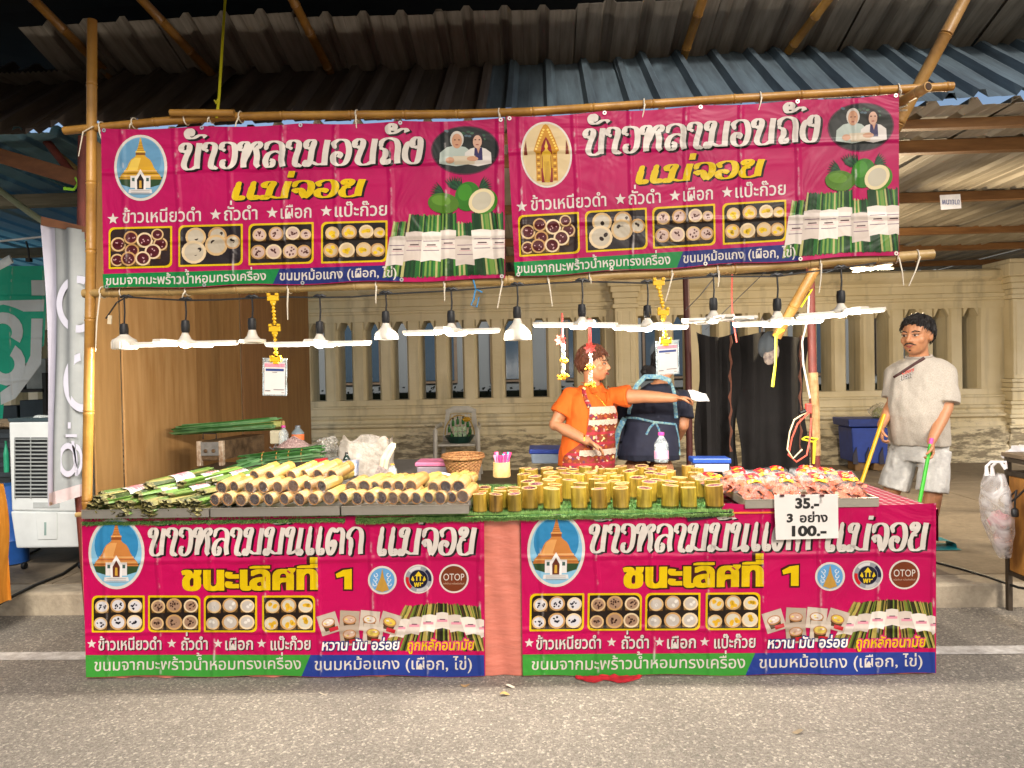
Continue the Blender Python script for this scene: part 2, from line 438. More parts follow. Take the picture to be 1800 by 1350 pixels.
while x < 8.6:
    w = 0.10                         # half slot
    blocked = any(abs(x - p) < 0.36 for p in pil)
    if blocked:
        MB().bx(x - .2, x + .2, WY + .004, WY + .42, 1.14, 2.262).build('pier', M_WALL, wall)
    else:
        # the pier on the right of this slot, chamfered, with the two top corner cuts of the neighbouring slots
        x0, x1 = x + w, x + 0.4 - w
        c = 0.03
        sec = [(x0, WY + .05), (x0 + c, WY), (x1 - c, WY), (x1, WY + .05), (x1, WY + .42), (x0, WY + .42)]
        MB().prism([(a, b, 1.141) for a, b in sec], (0, 0, 1.12)).build('pier', M_WALL, wall)
        for s_, xe in ((1, x - w), (-1, x + w)):
            MB().prism([(xe, WY + .006, 2.262), (xe + s_ * .055, WY + .006, 2.262), (xe, WY + .006, 2.15)], (0, .4, 0)).build('slot_corner', M_WALL, wall)
    x += 0.4
for px_ in pil:
    pc = thing('wall_pilaster', {1.23: 'moulded cream pilaster on the wall behind the woman in orange',
               6.62: 'moulded cream pilaster where the wall ends at the picture edge',
               -4.2: 'moulded cream pilaster behind the white air cooler'}[px_], 'pilaster', (px_, WY - .1, SW))
    lv = [(.15, .44, .46), (.44, .52, .42), (.52, .60, .38), (.60, .64, .42), (.64, .74, .36), (.74, .79, .41), (.79, .86, .36), (.86, .92, .33),
          (.92, .97, .37), (.97, 1.10, .30), (1.10, 1.15, .34), (1.15, 1.22, .28), (1.22, 1.27, .31), (1.27, 2.36, .235), (2.36, 2.42, .29), (2.42, 2.5, .25), (2.5, 2.58, .29), (2.58, 2.66, .33), (2.66, 2.84, .40), (2.84, 2.9, .36)]
    mb = MB()
    for z0, z1, w in lv: mb.box((px_, WY + .05, (z0 + z1) / 2), (w * 1.25, w + .25, z1 - z0 - .0015))
    mb.build('shaft', M_WALL, pc, bevel=0.012)
    for s_ in (-1, 1): MB().bx(px_ + s_ * .085 - .03, px_ + s_ * .085 + .03, WY - .20, WY - .17, 1.32, 2.32).build('shaft_rib', M_WALL, pc, bevel=0.01)
# beyond the wall: a pale building and a clipped hedge seen through the slots
bld = thing('building', 'pale blue-grey building glimpsed through the slots of the wall', 'building', (0, 15, 0))
M_BLD = mat('blue grey render', '#6c7274', rough=0.8, var=.08, scale=.6)
MB().bx(-14, 14, 15, 15.4, 0, 5).build('facade', M_BLD, bld)
M_WIN = mat('window glass dark', '#3a4a58', rough=.15, var=.05)
for i in range(12):
    xw = -9 + i * 1.6
    f_ = MB().bx(xw, xw + .9, 14.95, 15.01, 1.3, 3.0).build('window', mat('window frame', '#6a5a48', rough=.6), bld)
    MB().bx(xw + .06, xw + .84, 14.93, 14.949, 1.36, 2.94).build('pane', M_WIN, f_)
hedge = MB(); rr = random.Random(11)
for i in range(9000):
    c = Vector((rr.uniform(-9, 9), rr.uniform(11.2, 11.9), rr.uniform(0.1, 1.22 + .08 * math.sin(i))))
    a = Vector((rr.uniform(-1, 1), rr.uniform(-1, 1), rr.uniform(-.4, 1))).normalized() * .06; b = a.orthogonal().normalized() * .025
    hedge.add([c - a * .5, c + b, c + a * .5, c - b], [(0, 1, 2, 3)])
hedge.bx(-9, 9, 11.55, 11.9, .1, 1.2)
tag(hedge.build('hedge', mat('hedge leaf', '#22301a', rough=.6, var=.4, scale=3)), 'dark clipped hedge just beyond the slotted wall', 'hedge', kind='stuff')

# ---- roofs
def sheet_mesh(width, length, pitch=0.235, hgt=0.032, n_len=6, sag=0.0, fine=False, seed=0):
    """a ribbed roofing sheet: x across the ribs, y down the length, thin but with two faces' thickness"""
    xs = []
    if fine:
        k = int(width / 0.038)
        for i in range(k * 4 + 1): xs.append((i * width / (k * 4), 0.5 * hgt * (1 + math.sin(i * math.pi / 2))))
    else:
        k = max(1, round(width / pitch)); p = width / k
        for i in range(k):
            o = i * p
            xs += [(o, 0), (o + .28 * p, 0.003), (o + .32 * p, 0), (o + .60 * p, 0.003), (o + .66 * p, 0), (o + .74 * p, hgt), (o + .88 * p, hgt)]
        xs.append((width, 0))
    rr = random.Random(seed); mb = MB(); n = len(xs); t = 0.0012
    off = [rr.uniform(-.004, .004) for _ in range(n_len + 1)]
    vs = []
    for l in range(n_len + 1):
        y = length * l / n_len
        for x, z in xs: vs.append((x, y, z + off[l] - sag * math.sin(math.pi * l / n_len)))
    fs = [(l * n + i, l * n + i + 1, (l + 1) * n + i + 1, (l + 1) * n + i) for l in range(n_len) for i in range(n - 1)]
    N = len(vs)
    vs2 = [(x, y, z - t) for x, y, z in vs]
    fs2 = [tuple(i + N for i in f[::-1]) for f in fs]
    ed = [(i, i + 1, N + i + 1, N + i) for i in range(n - 1)] + [(n_len * n + i + 1, n_len * n + i, N + n_len * n + i, N + n_len * n + i + 1) for i in range(n - 1)]
    mb.add(vs + vs2, fs + fs2 + ed); return mb
M_ZINC = mat('weathered zinc', '#a2988a', rough=.65, col2='#7a7063', scale=2.2, metal=.3, stretch=(9, 1, 9), bump=.08, bscale=12)
M_LITSHEET = mat('daylit awning sheet', '#53636c', rough=.6, col2='#39434a', scale=1.8, metal=.0, stretch=(9, 1, 9))  # blue-grey tone stands in for the daylight patch on the awning's right side
M_TAN = mat('dusty roofing', '#a39a8a', rough=.65, col2='#857c6c', scale=1.8, stretch=(6, 1, 6))
def fibre():
    m = mat('fibreglass sheet', '#a8ccd4', rough=.5, col2='#8cb2bc', scale=2, stretch=(6, 1, 6))
    nt = m.node_tree; b = nt.nodes['Principled BSDF']; o = nt.nodes['Material Output']
    tl = nt.nodes.new('ShaderNodeBsdfTranslucent'); tl.inputs[0].default_value = (*lin('#8fb8c4'), 1)
    mx = nt.nodes.new('ShaderNodeMixShader'); mx.inputs[0].default_value = .65
    nt.links.new(b.outputs[0], mx.inputs[1]); nt.links.new(tl.outputs[0], mx.inputs[2]); nt.links.new(mx.outputs[0], o.inputs[0]); return m
M_FIB = fibre()
M_BEAM = mat('roof timber', '#8a6238', rough=.6, col2='#6b4726', scale=3, stretch=(1, 8, 8), bump=.2)
M_BEAM2 = mat('grey timber', '#8d8878', rough=.7, col2='#6f6a5c', scale=3, stretch=(1, 8, 8), bump=.2)
def roof_run(t, x0, x1, w, y0, y1, z0, z1, m, name='roof_sheet', seed=0, fine=False, pitch=.235, tilt=.012, n_len=6):
    """sheets side by side from x0 to x1, each running from (y0,z0) to (y1,z1)"""
    L = math.hypot(y1 - y0, z1 - z0); ang = math.atan2(z1 - z0, y1 - y0); rr = random.Random(seed)
    mes = [sheet_mesh(w + .07, L, pitch=pitch, seed=seed + k, fine=fine, hgt=.018 if fine else .046, n_len=n_len).mesh('roof_sheet', m, smooth=False) for k in range(2)]
    o = world_loc(t); x = x0; i = 0
    while x < x1 - .05:
        inst(name, mes[i % 2], t, Vector((x, y0 + rr.uniform(-.02, .02), z0 + rr.uniform(-.008, .008) + (i % 2) * .007)) - o, (ang + rr.uniform(-tilt, tilt) * .5, rr.uniform(-tilt, tilt), 0))
        x += w; i += 1
EZ = 3.06
rf = thing('stall_roof', 'flat ribbed metal roof on timber beams over the stall', 'roof', (0, 4.4, EZ))
roof_run(rf, -2.74, 7.3, .94, 4.42, 12.2, EZ - .005, EZ + .02, M_TAN, seed=20)
for k, (yb, s_) in enumerate(((5.08, .085), (6.62, .08), (8.3, .08), (9.5, .08), (11.0, .08))):
    MB().bx(-2.7, 7.3, yb - .035, yb + .035, EZ - s_ - .008, EZ - .006).build('beam', M_BEAM, rf, bevel=.004)
MB().bx(-2.7, 7.3, 4.60, 4.66, EZ - .07, EZ - .012).build('beam', M_BEAM, rf, bevel=.004)
rl = thing('neighbour_roof', 'translucent blue-grey ribbed roof over the neighbouring stall', 'roof', (-5, 4.4, EZ))
roof_run(rl, -7.5, -2.78, .94, 4.42, 12.2, EZ + .02, EZ - .25, M_FIB, seed=30, tilt=.006)
for yb in (5.55, 7.3, 9.0):
    zz = EZ + .02 - .27 * (yb - 4.42) / 5.58
    MB().bx(-7.5, -2.8, yb - .05, yb + .05, zz - .12, zz - .03).build('beam', M_BEAM2, rl, bevel=.004)
# the upturned front sheets and the strip above them
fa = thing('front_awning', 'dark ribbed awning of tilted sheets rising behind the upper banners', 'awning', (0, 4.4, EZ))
roof_run(fa, -5.99, -.36, .94, 4.36, 5.50, EZ + .02, EZ + .93, mat('shaded awning sheet', '#5c5148', rough=.65, col2='#423830', scale=2, stretch=(9, 1, 9)), seed=40, tilt=.02, n_len=5)  # left run coloured browner and darker to imitate shade on the same sheets
roof_run(fa, -.35, 5.6, .94, 4.36, 5.50, EZ + .02, EZ + .93, M_LITSHEET, seed=41, tilt=.02, n_len=5)
fb = thing('upper_awning', 'strip of weathered ribbed sheets along the top, above the bamboo rafters', 'awning', (0, 5.2, 3.75))
roof_run(fb, -3.45, 5.2, .94, 4.70, 5.30, 3.90, 3.70, M_ZINC, seed=50, tilt=.03, n_len=3)
fc = thing('side_awning', 'small finely corrugated sheet beside the strip of ribbed roofing, top corner', 'awning', (-4, 5.2, 3.7))
roof_run(fc, -5.6, -3.0, .85, 4.95, 5.45, 3.70, 3.72, M_ZINC, seed=60, fine=True, tilt=.01, n_len=3)
M_BLACK = mat('black shade net', '#0b0a0a', rough=.9, var=.1)
cn = MB().grid(lambda u, v: Vector((-4.6 + 11.6 * u, 4.85 + 2.0 * v, 4.25 + .05 * math.sin(9 * u) * math.cos(5 * v) - .1 * v)), 24, 6)
tag(cn.build('shade_net', M_BLACK), 'black shade net stretched above the upper roofing strip', 'shade net')
cn = MB().grid(lambda u, v: Vector((-7.5 + (7.75 + .35 * v) * u, 2.75 + 2.08 * v, 3.40 + .95 * min(1, v * 1.32) + .02 * math.sin(11 * u))), 16, 6)  # added out of view to keep daylight off the left awning sheets
tag(cn.build('added_shade_cloth', M_BLACK), 'added unseen black cloth that shades the left of the front awning', 'shade net')
M_BAM = bamboo_mat('golden bamboo', '#b5863c', '#8c5f22')
M_BAMD = bamboo_mat('brown bamboo', '#96692c', '#6e481b')
M_BAMP = bamboo_mat('pale bamboo', '#b79a66', '#94753f')
def roofB(y): return 3.90 - (y - 4.70) * .3333
for i, (a, b, lb) in enumerate((((60, 0), (190, 130), 'bamboo rafter nearest the picture corner, under the ribbed strip'),
                               ((250, 0), (372, 130), 'second bamboo rafter under the ribbed strip, beside the yellow rope'),
                               ((515, 0), (578, 122), 'third bamboo rafter under the ribbed strip, right of the yellow rope'),
                               ((1235, 0), (1203, 95), 'bamboo rafter above the golden statue banner, under the ribbed strip'),
                               ((1455, 0), (1392, 82), 'bamboo rafter near the long slanting pole, under the ribbed strip'))):
    def on(px, py, lo=4.0, hi=5.6):
        for k in range(40):
            mid = (lo + hi) / 2; p = P(px, py, mid)
            if p.z > roofB(mid) - .05: hi = mid
            else: lo = mid
        return p
    p0, p1 = on(*a), on(*b); d = (p1 - p0)
    mb = bamboo_path(MB(), [p0 - d * 1.2, p0, p1 + d * .12], .030, seed=i)
    tag(mb.build('bamboo_rafter', M_BAMD if i < 3 else M_BAM, smooth=60), lb, 'bamboo pole', 'bamboo rafters under the roof')
# ================================================================== TEXT AND PRINT
UPPER = 'ัิีึืํ็'; TONE = '่้๊๋'
def text_polys(s, bold=0.0, res=3):
    """flat mesh of a line of lettering: (points, faces) in em units; tone marks that follow an upper vowel are lifted"""
    c = bpy.data.curves.new('t', 'FONT'); c.body = s; c.offset = bold; c.resolution_u = res
    c.materials.append(None); c.materials.append(None)
    o = bpy.data.objects.new('t', c); COL.objects.link(o)
    for i, ch in enumerate(s):
        up = ch in TONE and ((i and s[i - 1] in UPPER) or (i + 1 < len(s) and s[i + 1] == 'ำ'))
        c.body_format[i].material_index = 1 if up else 0
    dg = bpy.context.evaluated_depsgraph_get(); dg.update()
    m = bpy.data.meshes.new_from_object(o.evaluated_get(dg))
    pts = [[v.co.x, v.co.y] for v in m.vertices]; fs = []
    seen = set()
    for p in m.polygons:
        fs.append(tuple(p.vertices))
        if p.material_index == 1: seen |= set(p.vertices)
    for i in seen: pts[i][1] += 0.235
    bpy.data.objects.remove(o); bpy.data.curves.remove(c); bpy.data.meshes.remove(m)
    return pts, fs
_tcache = {}
def text_c(s, bold):
    k = (s, bold)
    if k not in _tcache: _tcache[k] = text_polys(s, bold)
    return _tcache[k]

# ---- curled display lettering drawn with a broad nib: centre lines in a box one letter high
_E = lambda x: [(x + .12, .68), (x + .02, .72), (x, .88), (x + .12, .985), (x + .25, .92), (x + .26, .74)]
GLYPH = {
 'ข': (.70, [_E(.03) + [(.19, .45), (.14, .18), (.24, .03), (.42, .03), (.58, .14)], [(.62, .985), (.58, .50), (.58, .03)]]),
 'บ': (.76, [_E(.03) + [(.21, .45), (.15, .18), (.26, .03), (.46, .03), (.64, .14)], [(.68, .985), (.64, .50), (.64, .03)]]),
 'า': (.48, [[(.10, .70), (.02, .78), (.06, .94), (.20, .985), (.35, .90), (.36, .70), (.28, .35), (.27, .10), (.38, .02), (.45, .09)]]),
 'ว': (.54, [[(.12, .70), (.03, .78), (.08, .95), (.25, .985), (.44, .88), (.49, .55), (.44, .18), (.26, .02), (.10, .10), (.10, .28), (.20, .32)]]),
 'ห': (.76, [_E(.02)[:5] + [(.20, .60), (.17, .30), (.18, .03)], [(.19, .18), (.30, .55), (.44, .85), (.60, .97), (.70, .88), (.64, .76), (.54, .80)], [(.54, .78), (.61, .45), (.60, .16), (.68, .03)]]),
 'ล': (.70, [[(.06, .72), (.10, .90), (.30, .985), (.52, .90), (.60, .68), (.58, .30), (.64, .03)], [(.58, .50), (.38, .60), (.15, .50), (.06, .24), (.14, .04), (.28, .07), (.30, .24), (.21, .30)]]),
 'ม': (.82, [_E(.05)[:5] + [(.24, .60), (.20, .18), (.12, .03), (.04, .08), (.08, .20), (.22, .18), (.46, .07), (.66, .10)], [(.74, .985), (.69, .50), (.68, .03)]]),
 'อ': (.64, [[(.09, .70), (.06, .86), (.25, .985), (.48, .90), (.57, .52), (.48, .13), (.28, .02), (.10, .12), (.06, .36), (.17, .50), (.29, .42), (.24, .30)]]),
 'ถ': (.72, [[(.05, .70), (.08, .88), (.28, .985), (.52, .90), (.61, .66), (.60, .30), (.62, .03)], [(.06, .62), (.19, .52), (.21, .34), (.14, .16), (.20, .03), (.31, .08), (.29, .20)]]),
 'ง': (.60, [[(.40, .62), (.30, .66), (.28, .86), (.40, .985), (.53, .88), (.53, .45), (.46, .08), (.28, .02), (.10, .16), (.05, .45), (.12, .74), (.22, .82)]]),
 'จ': (.60, [[(.04, .70), (.08, .90), (.28, .985), (.48, .88), (.54, .60), (.50, .25), (.38, .02)], [(.12, .36), (.07, .47), (.18, .55), (.28, .44), (.32, .22), (.40, .03)]]),
 'ย': (.66, [[(.22, .80), (.13, .74), (.08, .88), (.18, .985), (.30, .90), (.26, .70), (.12, .56), (.30, .54)], [(.12, .56), (.06, .30), (.14, .06), (.34, .02), (.54, .14)], [(.60, .985), (.55, .50), (.54, .03)]]),
 'น': (.78, [_E(.03)[:5] + [(.22, .55), (.19, .20), (.19, .06), (.40, .12), (.58, .20), (.70, .12), (.64, .02), (.55, .08), (.56, .35), (.60, .70), (.62, .985)]]),
 'ต': (.80, [[(.33, .30), (.24, .36), (.30, .50), (.38, .40), (.32, .15), (.20, .03), (.08, .25), (.08, .65), (.22, .95), (.38, .84), (.54, .96), (.68, .80), (.68, .40), (.69, .03)]]),
 'ก': (.70, [[(.18, .03), (.19, .35), (.16, .55), (.05, .66), (.12, .86), (.32, .985), (.54, .90), (.62, .66), (.61, .30), (.63, .03)]]),
 'เ': (.36, [[(.16, .985), (.13, .60), (.11, .22), (.18, .04), (.29, .06), (.30, .18), (.22, .22)]]),
 '้': (0, [[(-.52, 1.36), (-.44, 1.30), (-.42, 1.44), (-.52, 1.52), (-.60, 1.40), (-.54, 1.22), (-.38, 1.18), (-.18, 1.27), (-.04, 1.27), (.04, 1.20)]]),
 'ั': (0, [[(-.44, 1.34), (-.36, 1.30), (-.34, 1.44), (-.46, 1.52), (-.56, 1.40), (-.50, 1.20), (-.34, 1.18), (-.12, 1.30), (.02, 1.30), (.08, 1.20)]]),
 '่': (0, [[(-.10, 1.56), (-.11, 1.40), (-.12, 1.20)]]),
}
def _spline(pts, k=5):
    out = []; n = len(pts); g = lambda i: pts[max(0, min(n - 1, i))]
    for i in range(n - 1):
        p0, p1, p2, p3 = g(i - 1), g(i), g(i + 1), g(i + 2)
        for j in range(k):
            t = j / k; out.append(tuple(.5 * (2 * p1[a] + (p2[a] - p0[a]) * t + (2 * p0[a] - 5 * p1[a] + 4 * p2[a] - p3[a]) * t * t + (3 * p1[a] - p0[a] - 3 * p2[a] + p3[a]) * t ** 3) for a in (0, 1)))
    return out + [pts[-1]]
def fancy(word, grow=0.0):
    word = word.replace('แ', 'เเ'); x = 0.0; pts = []; fs = []; lay = 0
    for ch in word:
        if ch == ' ': x += .35; continue
        w, strokes = GLYPH[ch]
        for st in strokes:
            c = _spline(st); n = len(c); o = len(pts); lay += 1
            for i, (px, py) in enumerate(c):
                a, b = c[max(0, i - 1)], c[min(n - 1, i + 1)]; dx, dy = b[0] - a[0], b[1] - a[1]; L_ = math.hypot(dx, dy) or 1
                end = min(i, n - 1 - i) / n; h = .026 + .070 * (abs(dy) / L_) ** 1.3
                if len(st) > 4 and i < 4: h = max(h * .75, .042)
                if ch == '่': h = .085
                h += grow
                pts.append((x + px - dy / L_ * h, py + dx / L_ * h, (lay % 5) * .14)); pts.append((x + px + dy / L_ * h, py - dx / L_ * h, (lay % 5) * .14))
            fs += [(o + 2 * i, o + 2 * i + 1, o + 2 * i + 3, o + 2 * i + 2) for i in range(n - 1)]
            if len(st) > 4:
                px, py = c[0]; o = len(pts); lay += 1; r = .060 + grow
                pts += [(x + px + r * math.cos(6.2832 * j / 10), py + r * math.sin(6.2832 * j / 10), (lay % 5) * .14) for j in range(10)]; fs.append(tuple(range(o, o + 10)))
        x += w + (.075 if w else 0)
    return pts, fs

_vin = {}
def vinyl(col):
    """glossy printed vinyl with fold creases and slight grime"""
    if col in _vin: return _vin[col]
    m = bpy.data.materials.new('vinyl ' + col); m.use_nodes = True; nt = m.node_tree; b = nt.nodes['Principled BSDF']; L = nt.links.new
    tc = nt.nodes.new('ShaderNodeTexCoord')
    n = nt.nodes.new('ShaderNodeTexNoise'); n.inputs['Scale'].default_value = 2.6; n.inputs['Detail'].default_value = 5
    L(tc.outputs['Object'], n.inputs['Vector'])
    c = lin(col); r = nt.nodes.new('ShaderNodeValToRGB')
    r.color_ramp.elements[0].position = .35; r.color_ramp.elements[0].color = (*[v * .76 for v in c], 1)
    r.color_ramp.elements[1].position = .7; r.color_ramp.elements[1].color = (*c, 1)
    L(n.outputs[0], r.inputs[0])
    b.inputs['Roughness'].default_value = .40; b.inputs['Specular IOR Level'].default_value = .22
    # folds: the sheet was folded on a grid, plus loose wrinkles
    sx = nt.nodes.new('ShaderNodeSeparateXYZ'); L(tc.outputs['Object'], sx.inputs[0])
    nz = nt.nodes.new('ShaderNodeTexNoise'); nz.inputs['Scale'].default_value = 1.7; nz.inputs['Detail'].default_value = 2; L(tc.outputs['Object'], nz.inputs['Vector'])
    def fold(sock, per, off):
        a = nt.nodes.new('ShaderNodeMath'); a.operation = 'MULTIPLY_ADD'; a.inputs[1].default_value = .05; L(nz.outputs[0], a.inputs[0]); L(sock, a.inputs[2])
        p = nt.nodes.new('ShaderNodeMath'); p.operation = 'PINGPONG'; p.inputs[1].default_value = per / 2
        q = nt.nodes.new('ShaderNodeMath'); q.operation = 'ADD'; q.inputs[1].default_value = off; L(a.outputs[0], q.inputs[0]); L(q.outputs[0], p.inputs[0])
        mr = nt.nodes.new('ShaderNodeMapRange'); mr.inputs[1].default_value = 0; mr.inputs[2].default_value = .022; mr.inputs[3].default_value = 1; mr.inputs[4].default_value = 0
        mr.interpolation_type = 'SMOOTHSTEP'; L(p.outputs[0], mr.inputs[0]); return mr.outputs[0]
    f1 = fold(sx.outputs[0], .27, .06); f2 = fold(sx.outputs[2], .36, .11)
    wr = nt.nodes.new('ShaderNodeTexNoise'); wr.inputs['Scale'].default_value = 3.2; wr.inputs['Detail'].default_value = 3; wr.inputs['Distortion'].default_value = 1.2
    L(tc.outputs['Object'], wr.inputs['Vector'])
    a1 = nt.nodes.new('ShaderNodeMath'); a1.operation = 'ADD'; L(f1, a1.inputs[0]); L(f2, a1.inputs[1])
    a2 = nt.nodes.new('ShaderNodeMath'); a2.operation = 'MULTIPLY_ADD'; a2.inputs[1].default_value = .24; L(a1.outputs[0], a2.inputs[0]); L(wr.outputs[0], a2.inputs[2])
    bp = nt.nodes.new('ShaderNodeBump'); bp.inputs['Strength'].default_value = .75; bp.inputs['Distance'].default_value = .028
    L(a2.outputs[0], bp.inputs['Height']); L(bp.outputs[0], b.inputs['Normal'])
    # ink worn pale along the folds, in broken lines
    wn_ = nt.nodes.new('ShaderNodeTexNoise'); wn_.inputs['Scale'].default_value = 16; wn_.inputs['Detail'].default_value = 5; L(tc.outputs['Object'], wn_.inputs['Vector'])
    pw_ = nt.nodes.new('ShaderNodeMath'); pw_.operation = 'POWER'; pw_.inputs[1].default_value = 7; L(f1, pw_.inputs[0])
    wm = nt.nodes.new('ShaderNodeMapRange'); wm.inputs[1].default_value = .52; wm.inputs[2].default_value = .66; wm.inputs[4].default_value = .55; L(wn_.outputs[0], wm.inputs[0])
    wx = nt.nodes.new('ShaderNodeMath'); wx.operation = 'MULTIPLY'; L(pw_.outputs[0], wx.inputs[0]); L(wm.outputs[0], wx.inputs[1])
    mx = nt.nodes.new('ShaderNodeMix'); mx.data_type = 'RGBA'; L(wx.outputs[0], mx.inputs[0]); L(r.outputs[0], mx.inputs[6]); mx.inputs[7].default_value = (.55, .5, .48, 1)
    L(mx.outputs[2], b.inputs['Base Color'])
    _vin[col] = m; return m

class Banner:
    """A printed sheet. src: its four picture corners TL, TR, BL, BR used as drawing space; dst: its world corners."""
    def __init__(s, label, src, dst, Y, wave, base='#d0045f', top=None):
        s.src, s.dst, s.Y, s.wave = src, dst, Y, wave
        c = (dst[2] + dst[3]) / 2
        s.root = thing('printed_banner', label, 'banner', (c.x, Y, c.z))
        top = top or (lambda u: 0.0)
        mb = MB().grid(lambda u, v: s.world(u, 1 - v * (1 - top(u)), 0), 48, 20)
        s.sheet = mb.build('sheet', vinyl(base), s.root, smooth=True)
    def uv(s, x, y):
        (ax, ay), (bx, by), (cx, cy_), (dx, dy) = s.src
        u, v = .5, .5
        for _ in range(6):
            xl, xr = ax + (cx - ax) * v, bx + (dx - bx) * v
            u = (x - xl) / (xr - xl)
            yt, yb = ay + (by - ay) * u, cy_ + (dy - cy_) * u
            v = (y - yt) / (yb - yt)
        return u, v
    def world(s, u, v, layer):
        a, b, c, d = s.dst
        p = (a.lerp(b, u)).lerp(c.lerp(d, u), v)
        e = max(0, 1 - max(0, v) * 5); q = max(0, 1 - max(0, 1 - v) * 8)
        return Vector((p.x, s.Y - s.wave(p.x, p.z) - layer * .0009, p.z - .010 * e * e * abs(math.sin(4 * math.pi * u)) + .005 * q * q * math.sin(19 * u + s.Y * 40 + p.x)))
    def pt(s, x, y, layer): return s.world(*s.uv(x, y), layer)
    def begin(s): s.mb = MB(); s.cols = []; return s
    def ci(s, col):
        if col not in s.cols: s.cols.append(col)
        return s.cols.index(col)
    def poly(s, pts, col, layer=1):
        if len(pts) == 4:
            L0 = max(math.dist(pts[0], pts[1]), math.dist(pts[3], pts[2])); L1 = max(math.dist(pts[0], pts[3]), math.dist(pts[1], pts[2]))
            if max(L0, L1) > 30:
                f = lambda u, v: s.pt(*[(pts[0][i] * (1 - u) + pts[1][i] * u) * (1 - v) + (pts[3][i] * (1 - u) + pts[2][i] * u) * v for i in (0, 1)], layer)
                s.mb.grid(f, max(1, int(L0 / 15)), max(1, int(L1 / 15)), s.ci(col)); return s
        s.mb.add([s.pt(x, y, layer) for x, y in pts], [tuple(range(len(pts)))], s.ci(col)); return s
    def ell(s, cx, cy, rx, ry, col, layer=1, n=28, rot=0.0):
        cr, sr = math.cos(rot), math.sin(rot); pts = []
        for i in range(n):
            t = 2 * math.pi * i / n; a, b = rx * math.cos(t), ry * math.sin(t)
            pts.append((cx + a * cr - b * sr, cy + a * sr + b * cr))
        return s.poly(pts, col, layer)
    def star(s, cx, cy, r, col, layer=1):
        pts = []
        for i in range(10):
            t = -math.pi / 2 + math.pi * i / 5; k = r if i % 2 == 0 else r * .42
            pts.append((cx + k * math.cos(t), cy + k * math.sin(t)))
        vs = [s.pt(cx, cy, layer)] + [s.pt(x, y, layer) for x, y in pts]
        s.mb.add(vs, [(0, 1 + i, 1 + (i + 1) % 10) for i in range(10)], s.ci(col)); return s
    def text(s, t, x0, y0, x1, y1, h, col, layer=2, bold=.03, dx=0, dy=0, slant=0.0, cons=.56, fat=0, sq=1.0):
        """line of lettering from (x0,y0) to (x1,y1) on its baseline, consonants h pixels tall"""
        pts, fs = text_c(t, bold)
        a = min(p[0] for p in pts); b = max(p[0] for p in pts)
        for k in range(-fat, fat + 1):
            vs = []
            for x, y in pts:
                f = (x - a) / (b - a); y = y if y < .6 else .6 + (y - .6) * sq
                vs.append(s.pt(x0 + (x1 - x0) * f + dx + k * h * .028 + slant * y * h / cons, y0 + (y1 - y0) * f - y / cons * h + dy, layer + .12 * (k + fat)))
            s.mb.add(vs, fs, s.ci(col))
        return s
    def fancy(s, t, x0, y0, x1, y1, h, col, layer=2, grow=0.0, dx=0, dy=0, slant=0.0, squash=0.0):
        pts, fs = fancy(t, grow); pts = [(x, y if y < 1.1 or not squash else 1.1 + (y - 1.1) * squash, l) for x, y, l in pts]; ref = fancy(t)[0]; a = min(p[0] for p in ref); b = max(p[0] for p in ref)
        s.mb.add([s.pt(x0 + (x1 - x0) * (x - a) / (b - a) + dx + slant * y * h, y0 + (y1 - y0) * (x - a) / (b - a) - y * h + dy, layer + l) for x, y, l in pts], fs, s.ci(col)); return s
    def end(s, name, parent=None):
        o = s.mb.build(name, [vinyl(c) for c in s.cols], parent or s.root); return o

